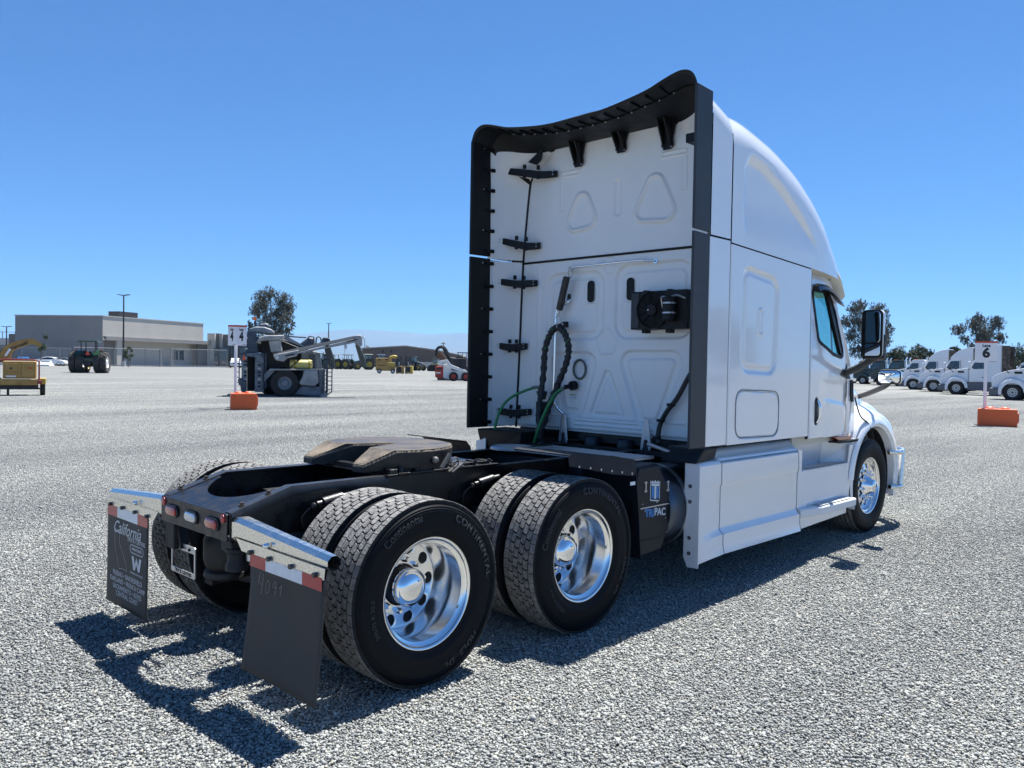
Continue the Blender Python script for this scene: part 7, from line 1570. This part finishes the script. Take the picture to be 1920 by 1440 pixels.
# ================================================================ the truck row at the right
WTR = mesh_only(wheel_m(.51, .28, None, rr=.58, n=28), 'wheel', [TYREK, pm('painted_rim', (.55, .55, .55), .4, metal=.3)], smooth=40)
HOLE = MB()
for i in range(10): 
    a = 2*pi*i/10; HOLE.prism(circ(.2*cos(a), .2*sin(a), .03, 8), 'y', -.012, .0)
HOLE = mesh_only(HOLE, 'hand_holes', SEAM)
def fleet(p, rz, label, style, mat, sc=1.0, group='trucks parked in a row', skirt=TGREY, wheelk=1.0, tall=3.95):
    t = root('parked_truck', label, 'truck', p, rz, group); t.scale = (sc,)*3
    def prof(name, pts_, hw, mt, bevel=.06, par=None, taper=None, seg=2):
        b = MB(); k = len(pts_)
        hwf = taper or (lambda x, z: hw)
        b.rings([[(x, -hwf(x, z), z) for x, z in pts_], [(x, hwf(x, z), z) for x, z in pts_]]); return b.build(name, mt, par or t, bevel=bevel, seg=seg)
    tp = lambda x, z: 1.02 if x > .3 else 1.08
    hood = spline([(1.22, .78), (1.25, 1.20), (1.12, 1.55), (.5, 1.86), (-.4, 2.05), (-.80, 2.12)], 4)
    prof('hood', [(q.x, q.y) for q in hood]+[(-.80, 1.0), (.4, 1.0), (.6, .78)], 1.0, mat, .10, taper=lambda x, z: 1.0-.16*max(0, x)-.12*max(0, z-1.5))
    # arched fenders
    for s_ in (-1, 1):
        b = MB(); rr = []
        for a in [radians(q) for q in range(-12, 186, 9)]:
            ca, sa = cos(a), sin(a); o = 1.0+.10*max(0, sa)
            rr.append([(.62*ca, s_*1.20, .50+.62*sa), (.80*ca*o, s_*1.19, .50+.78*sa*o), (.86*ca*o, s_*.95, .50+.90*sa*o), (.60*ca, s_*.80, .50+.60*sa)])
        b.rings(rr); b.build('fender', mat, t, smooth=40)
        b = MB(); b.prism(circ(0, .50, .60, 24), 'y', s_*.86, s_*.88); b.build('wheel_well', SEAM, t)
        for x, nm in ((0, 's'), (-4.9, 'd'), (-6.2, 'd')):
            w_ = put_wheel(t, WTR, x, s_*1.03, .51, 0 if s_ < 0 else pi)
            if x == 0:
                h = bpy.data.objects.new('hand_holes', HOLE); COL.objects.link(h); h.parent = w_; h.location = (0, -.105, 0)
                b = MB(); b.lathe([(.0, -.14), (.06, -.13), (.07, -.05)], c=(0, 0, 0), ax='y', n=14); b.build('hub_cap', DARK, w_, smooth=50)
    prof('bumper', [(1.34, .28), (1.36, .62), (1.30, .78), (.62, .78), (.70, .30)], 1.16, skirt if style != 'green' else CHROME, .06)
    if style == 'sleeper':
        cab_ = [(-.80, 1.0), (-.80, 2.12), (-1.38, 3.02), (-3.10, 3.06), (-3.10, 1.0)]; dx = (-.86, -2.12)
        rf = spline([(-1.30, 3.02), (-1.75, 3.48), (-2.3, 3.80), (-3.05, tall)], 4)
    elif style == 'mid':
        cab_ = [(-.80, 1.0), (-.80, 2.12), (-1.38, 2.90), (-3.60, 3.02), (-3.60, 1.0)]; dx = (-.86, -2.12); rf = spline([(-1.2, 2.80), (-1.9, 3.25), (-2.6, 3.42), (-3.55, 3.45)], 4)
    else:
        cab_ = [(-.80, 1.0), (-.80, 2.12), (-1.30, 2.98), (-2.7, 3.04), (-2.75, 1.0)]; dx = (-.86, -2.10); rf = None
    prof('cab', cab_, 1.10, mat, .09, taper=lambda x, z: 1.12-.05*max(0, z-2.0))
    if rf: prof('roof_fairing', [(q.x, q.y) for q in rf]+[(cab_[-1][0]+.02, 3.0), (-1.32, 2.96)], 1.1, mat, .16, taper=lambda x, z: 1.10-.06*max(0, z-3), seg=3)
    else:
        prof('roof_cap', [(-1.25, 2.99), (-1.45, 3.10), (-2.6, 3.14), (-2.72, 3.0)], 1.0, mat, .05)
        for i in range(5): b = MB(); b.ball((-1.5, -.7+.35*i, 3.13), .06, 8, 5); b.build('marker_lamp', AMBER, t)
    prof('windscreen', [(-.83, 2.18), (-1.33, 2.92), (-1.28, 2.94), (-.78, 2.20)], .92, DARKG, 0)
    for s_ in (-1, 1):
        y0 = s_*1.125
        wd = [(-1.02, 2.14), (-1.34, 2.72), (-2.02, 2.74), (-2.02, 2.06), (-1.2, 2.02)]
        b = MB(); b.rings([[(x, s_*(1.122-.05*max(0, z-2.0))+s_*.006, z) for x, z in rpoly(wd, .06, 3)], [(x, s_*(1.10-.05*max(0, z-2.0)), z) for x, z in rpoly(wd, .06, 3)]]); wn_ = b.build('window', DARKG, t)
        b = MB(); b.bar((-1.66, y0-s_*.02, 2.05), (-1.66, y0-s_*.035, 2.72), .04, .02); b.build('window_bar', SEAM, wn_)
        for xa in (dx[0], dx[1]): b = MB(); b.box(xa-.012, xa+.012, s_*1.11, s_*1.127, 1.05, 2.1 if xa > -1 else 2.8); b.build('door_gap', TGREY, t)
        boxp('door_handle', SEAM, t, -1.98, -1.78, s_*1.11, s_*1.135, 1.34, 1.40)
        boxp('side_step', skirt if style != 'green' else CHROME, t, -3.1 if style != 'green' else -2.7, -.72, s_*.95, s_*1.14, .35, 1.0, bevel=.04)
        boxp('side_vent', SEAM, t, -.50, -.05, s_*.94, s_*.955, 1.72, 1.86, bevel=0.01)
        b = MB(); b.bar((-.86, s_*1.1, 2.0), (-.92, s_*1.40, 2.1), .07, .07); ma = b.build('mirror_arm', DARK, t); boxp('mirror', mat if style != 'green' else CHROME, ma, -1.02, -.84, s_*1.32, s_*1.50, 2.05, 2.62, bevel=.04)
        b = MB(); b.bar((.25, s_*.95, 1.75), (.45, s_*1.15, 2.0), .04, .04); b.ball((.47, s_*1.16, 2.06), .10, 8, 6, (1, 1, 1.3)); b.build('hood_mirror', DARK, t, smooth=50)
        b = MB(); b.lathe([(0, 0), (.25, 0), (.31, .04), (.31, 1.2), (.25, 1.24), (0, 1.24)], c=(-4.35, s_*.80, .66), ax='x', n=20); b.build('fuel_tank', CHROME, t, smooth=40)
        if style == 'sleeper': boxp('side_extender', pm('weathered_extender', (.03, .025, .02), .7, col2=(.16, .12, .09), vscale=5), t, -3.62, -3.10, s_*1.08, s_*1.13, 1.05, 3.85)
    if style == 'sleeper': boxp('rear_wall', pm('weathered_back', (.07, .05, .04), .8, col2=(.22, .18, .14), vscale=4), t, -3.16, -3.10, -1.0, 1.0, 1.1, 3.85)
    boxp('chassis', DARK, t, -6.9, .6, -.42, .42, .62, .95); boxp('underbody', DARK, t, -3.3, -.6, -.9, .9, .4, 1.02)
    if style == 'green':
        for s_ in (-1, 1): b = MB(); b.tube([(-2.85, s_*.85, 1.0), (-2.85, s_*.85, 3.3), (-3.0, s_*.85, 3.45)], .09, 10); b.build('exhaust_stack', CHROME, t, smooth=50)
    return t
HD = radians(95)
fleet(tuple(G(1798, 739)), HD, 'white sleeper truck with brown streaked rear, nearest of three behind the lane 6 sign', 'sleeper', TWHITE)
fleet(tuple(G(1755, 734)), HD, 'white sleeper truck in the middle of the three white sleepers', 'sleeper', TWHITE)
fleet(tuple(G(1717, 730)), HD, 'white sleeper truck farthest left of the three white sleepers', 'sleeper', TWHITE)
fleet(tuple(G(1903, 750)), HD, 'white truck cut off by the right picture edge, with round-holed front wheel', 'mid', TWHITE)
fleet(tuple(G(1893, 727)), HD, 'white mid-roof truck mostly hidden behind the one at the right edge', 'mid', TWHITE)
fleet(tuple(G(1690, 724)), HD, 'white day-cab truck between the dark green trucks and the white sleepers', 'green', TWHITE)
fleet(tuple(G(1655, 722)), HD, 'dark green day-cab truck with bright bumper, seen below the large mirror', 'green', TGREEN)
fleet(tuple(G(1622, 720)), HD, 'dark green day-cab truck just right of the foreground truck hood', 'green', TGREEN)
fleet(tuple(G(1596, 718)), HD, 'dark green truck almost hidden behind the foreground truck', 'green', TGREEN)

# trucks standing off to the right of the yard: outside the frame, mirrored in the white paint and chrome
for i, (x, y) in enumerate(((38, -27), (47, -31), (56, -35), (66, -40), (77, -44))):
    fleet((x, y, 0), radians(70), ['white', 'second white', 'dark green', 'third white', 'farthest white'][i]+' truck standing off to the right, mirrored in the side of the foreground truck', 'green' if i == 2 else 'sleeper', TGREEN if i == 2 else TWHITE, group='trucks mirrored in the paint')
# ================================================================ trees
def leaf_mat(name, c1, c2, c3):
    ma = bpy.data.materials.new(name); ma.use_nodes = True; n = ma.node_tree.nodes; l = ma.node_tree.links; b = n['Principled BSDF']; b.inputs['Roughness'].default_value = .7
    g_ = n.new('ShaderNodeNewGeometry'); r = n.new('ShaderNodeValToRGB'); e = r.color_ramp.elements; e[0].color = (*c1, 1); e[1].color = (*c3, 1); q = e.new(.5); q.color = (*c2, 1)
    l.new(g_.outputs['Random Per Island'], r.inputs[0]); l.new(r.outputs[0], b.inputs['Base Color']); return ma
EUC = leaf_mat('eucalyptus_leaves', (.03, .036, .024), (.06, .066, .045), (.12, .115, .09)); OAK = leaf_mat('evergreen_leaves', (.018, .032, .014), (.035, .055, .022), (.06, .08, .035)); SAPL = leaf_mat('sapling_leaves', (.06, .09, .04), (.09, .12, .06), (.14, .16, .09))
def tree(name, label, u, D, vtop, wpx, clumps, mat, n_leaf, ls, seed, vbase=None, group=None, trunk=.5, stems=None):
    p = GD(u, D); t = root(name, label, 'tree', tuple(p), FACE, group); H = Zat(u, vtop, D); W = wpx*D/FPX; r = np.random.RandomState(seed)
    cl = []
    for cx, cz, rad in clumps: cl.append((cx*W, r.uniform(-.25, .25)*W, cz*H, rad*W))
    vol = np.array([c[3]**2 for c in cl]); vol /= vol.sum(); tot = []
    for c, v in zip(cl, vol):
        n = int(n_leaf*v)
        c = (c[0], c[1], c[2], c[3]*1.35)
        # leaves gather in sub-clusters
        k = max(6, n//16); d = r.normal(size=(k, 3)); d /= np.linalg.norm(d, axis=1)[:, None]; cen = d*(r.uniform(.1, 1.15, (k, 1))**.7)*c[3]; cen[:, 2] *= 1.0
        idx_ = r.randint(0, k, n); q = cen[idx_]+r.normal(size=(n, 3))*c[3]*np.array([.075, .075, .12]); tot.append(q+np.array(c[:3]))
    q = np.concatenate(tot); n = len(q)
    a = r.normal(size=(n, 3)); a /= np.linalg.norm(a, axis=1)[:, None]; a[:, 2] -= .4; b2 = np.cross(a, r.normal(size=(n, 3))); b2 /= np.linalg.norm(b2, axis=1)[:, None]; s_ = ls*r.uniform(.6, 1.4, (n, 1))
    co = np.stack([q-a*s_, q+b2*s_*.45, q+a*s_, q-b2*s_*.45], 1).reshape(-1, 3)
    me = bpy.data.meshes.new('crown'); me.vertices.add(len(co)); me.vertices.foreach_set('co', co.ravel()); F = np.arange(4*n, dtype=np.int32)
    me.loops.add(4*n); me.loops.foreach_set('vertex_index', F); me.polygons.add(n); me.polygons.foreach_set('loop_start', np.arange(0, 4*n, 4, dtype=np.int32)); me.polygons.foreach_set('loop_total', np.full(n, 4, dtype=np.int32)); me.update(calc_edges=True); me.materials.append(mat)
    link('crown', me, t)
    b = MB(); b.tube(spline([(0, 0, 0), (W*.01, 0, H*.2), (-W*.015, 0, H*.42)], 4), [trunk*(1-.5*i/8) for i in range(9)], 8); b.build('trunk', BARK, t, smooth=60)
    b = MB()
    for c in cl:
        z0 = min(H*.42, c[2]*.55); b.tube(spline([(0, 0, z0), (c[0]*.45, c[1]*.4, z0+(c[2]-z0)*.5), (c[0], c[1], c[2])], 4), [trunk*.42*(1-.75*i/8) for i in range(9)], 5)
    b.build('limbs', BARK, t, smooth=60, kind='stuff')
    return t
rr_ = np.random.RandomState(3)
tree('eucalyptus_tree', 'tall feathery eucalyptus rising behind the blue-grey harvester', 508, 215, 541, 84, [(-.30, .86, .15), (-.05, .93, .13), (.18, .86, .15), (.36, .76, .14), (-.38, .70, .12), (-.15, .74, .17), (.10, .68, .18), (.40, .62, .12), (-.42, .52, .09), (-.12, .55, .16), (.14, .50, .15), (.38, .46, .10), (.02, .36, .14), (-.25, .38, .09), (.27, .33, .10), (.47, .54, .06)], EUC, 26000, .17, 4)
tree('eucalyptus_tree', 'tall open eucalyptus seen between the cab window and the large mirror', 1622, 215, 568, 92, [(-.30, .90, .11), (-.08, .95, .12), (.16, .90, .13), (.38, .80, .13), (-.42, .74, .11), (-.18, .74, .15), (.12, .70, .17), (.42, .62, .11), (-.36, .55, .13), (-.02, .52, .15), (.25, .50, .12), (.48, .50, .07), (-.20, .36, .13), (.10, .34, .12), (.50, .70, .06)], EUC, 26000, .17, 5, group=None)
tree('eucalyptus_tree', 'eucalyptus with spreading lopsided crown behind the lane 6 sign', 1835, 250, 594, 80, [(-.40, .78, .12), (-.20, .86, .13), (.05, .96, .12), (.22, .88, .14), (-.10, .72, .15), (.18, .70, .15), (-.35, .62, .08), (.46, .66, .10), (.05, .56, .12), (.35, .52, .10), (-.2, .52, .08)], EUC, 20000, .19, 6)
tree('eucalyptus_tree', 'small dark eucalyptus tip left of the tall one beyond the harvester', 471, 260, 607, 12, [(0, .9, .3), (-.1, .75, .35), (.1, .6, .4), (0, .4, .4)], EUC, 500, .45, 7, trunk=.2)
LB = [('dense evergreen tree at the left end of the tree line right of the large mirror', 1668, 658, 44), ('rounded dark tree, tallest of the tree line above the dark green trucks', 1698, 646, 48), ('dark bushy tree above the white day-cab truck', 1728, 650, 44), ('dark tree touching the roof of the first white sleeper', 1754, 652, 36), ('low olive tree between the tree line and the mirror', 1650, 664, 34), ('dark tree peeping between two white sleeper roofs', 1790, 645, 22), ('dark tree just right of the lane 6 sign', 1893, 656, 34), ('big dark rounded tree at the right picture edge', 1915, 650, 46), ('dark tree behind the brown rear of the nearest white sleeper', 1872, 655, 36)]
for i, (lb, u, v, wd) in enumerate(LB):
    r = np.random.RandomState(40+i); cs = [(r.uniform(-.36, .36), r.uniform(.35, .86), r.uniform(.16, .26)) for _ in range(11)]
    tree('evergreen_tree', lb, u, 190+12*(i % 4), v, wd, cs, OAK, 11000, .18, 50+i, group='dark trees beyond the truck row')
D_ = 150
for i, (u, v, wd, lb) in enumerate(((76, 620, 22, 'thin young tree by the fence above the white coupe'), (240, 651, 16, 'small young tree at foot of the tall light pole'), (8, 652, 30, 'bushy olive shrub at the left picture edge'))):
    r = np.random.RandomState(70+i); cs = [(r.uniform(-.35, .35), r.uniform(.35, .9), r.uniform(.16, .28)) for _ in range(6)]
    tree('young_tree', lb, u, 155, v, wd, cs, SAPL, 500 if i < 2 else 1200, .22, 70+i, trunk=.10)

# ---- hills and haze ------------------------------------------------------------
r = np.random.RandomState(9); DH = 30000; us = np.linspace(-400, 2300, 140); b = MB(); top = []; bot = []
hn = sum(np.interp(us, np.linspace(-400, 2300, k), r.uniform(-1, 1, k))*a for k, a in ((7, 9), (19, 5), (50, 2.0), (110, .8)))
base = np.interp(us, [-400, 300, 560, 640, 720, 800, 870, 1100, 1500, 2300], [672, 655, 628, 618, 620, 628, 626, 640, 668, 690])
for u, h in zip(us, hn): 
    v = base[len(top)]+h*.5; p = GD(u, DH); top.append((p.x, p.y, max(60, Zat(u, v, DH)))); bot.append((p.x-_fw.x*9000, p.y-_fw.y*9000, -.2))
bk = [(x+_fw.x*6000, y+_fw.y*6000, -.2) for x, y, z in top]
b.rings([bot, [tuple(.5*a+.5*c for a, c in zip(p, q)) for p, q in zip(bot, top)], top, bk], closed=False, cap=False); b.build('mountains', pm('dry_hills', (.07, .065, .055), .95, var=.3, vscale=.0006), smooth=30, kind='structure')
hv = bpy.data.materials.new('haze_air'); hv.use_nodes = True; n = hv.node_tree.nodes; n.remove(n['Principled BSDF']); pv = n.new('ShaderNodeVolumePrincipled'); pv.inputs['Density'].default_value = 0.000035; pv.inputs['Color'].default_value = (.40, .68, 1.0, 1); pv.inputs['Anisotropy'].default_value = .1
hv.node_tree.links.new(pv.outputs[0], n['Material Output'].inputs['Volume'])
b = MB(); b.box(-64000, 64000, -64000, 64000, -1.5, 1250); hz = b.build('haze', hv, kind='stuff'); tag(hz, 'faint blue summer haze over the plain', 'haze')
for i, (x, y) in enumerate(((70, -62), (88, -66), (104, -60), (122, -70))):
    r = np.random.RandomState(90+i); cs = [(r.uniform(-.36, .36), r.uniform(.35, .9), r.uniform(.14, .24)) for _ in range(9)]
    tt = tree('evergreen_tree', ['nearest', 'second', 'third', 'farthest'][i]+' dark tree off to the right, mirrored in the side of the foreground truck', 1900, 120, 600, 130, cs, OAK, 2500, .4, 90+i, group='trees mirrored in the paint'); tt.location = (x, y, 0)
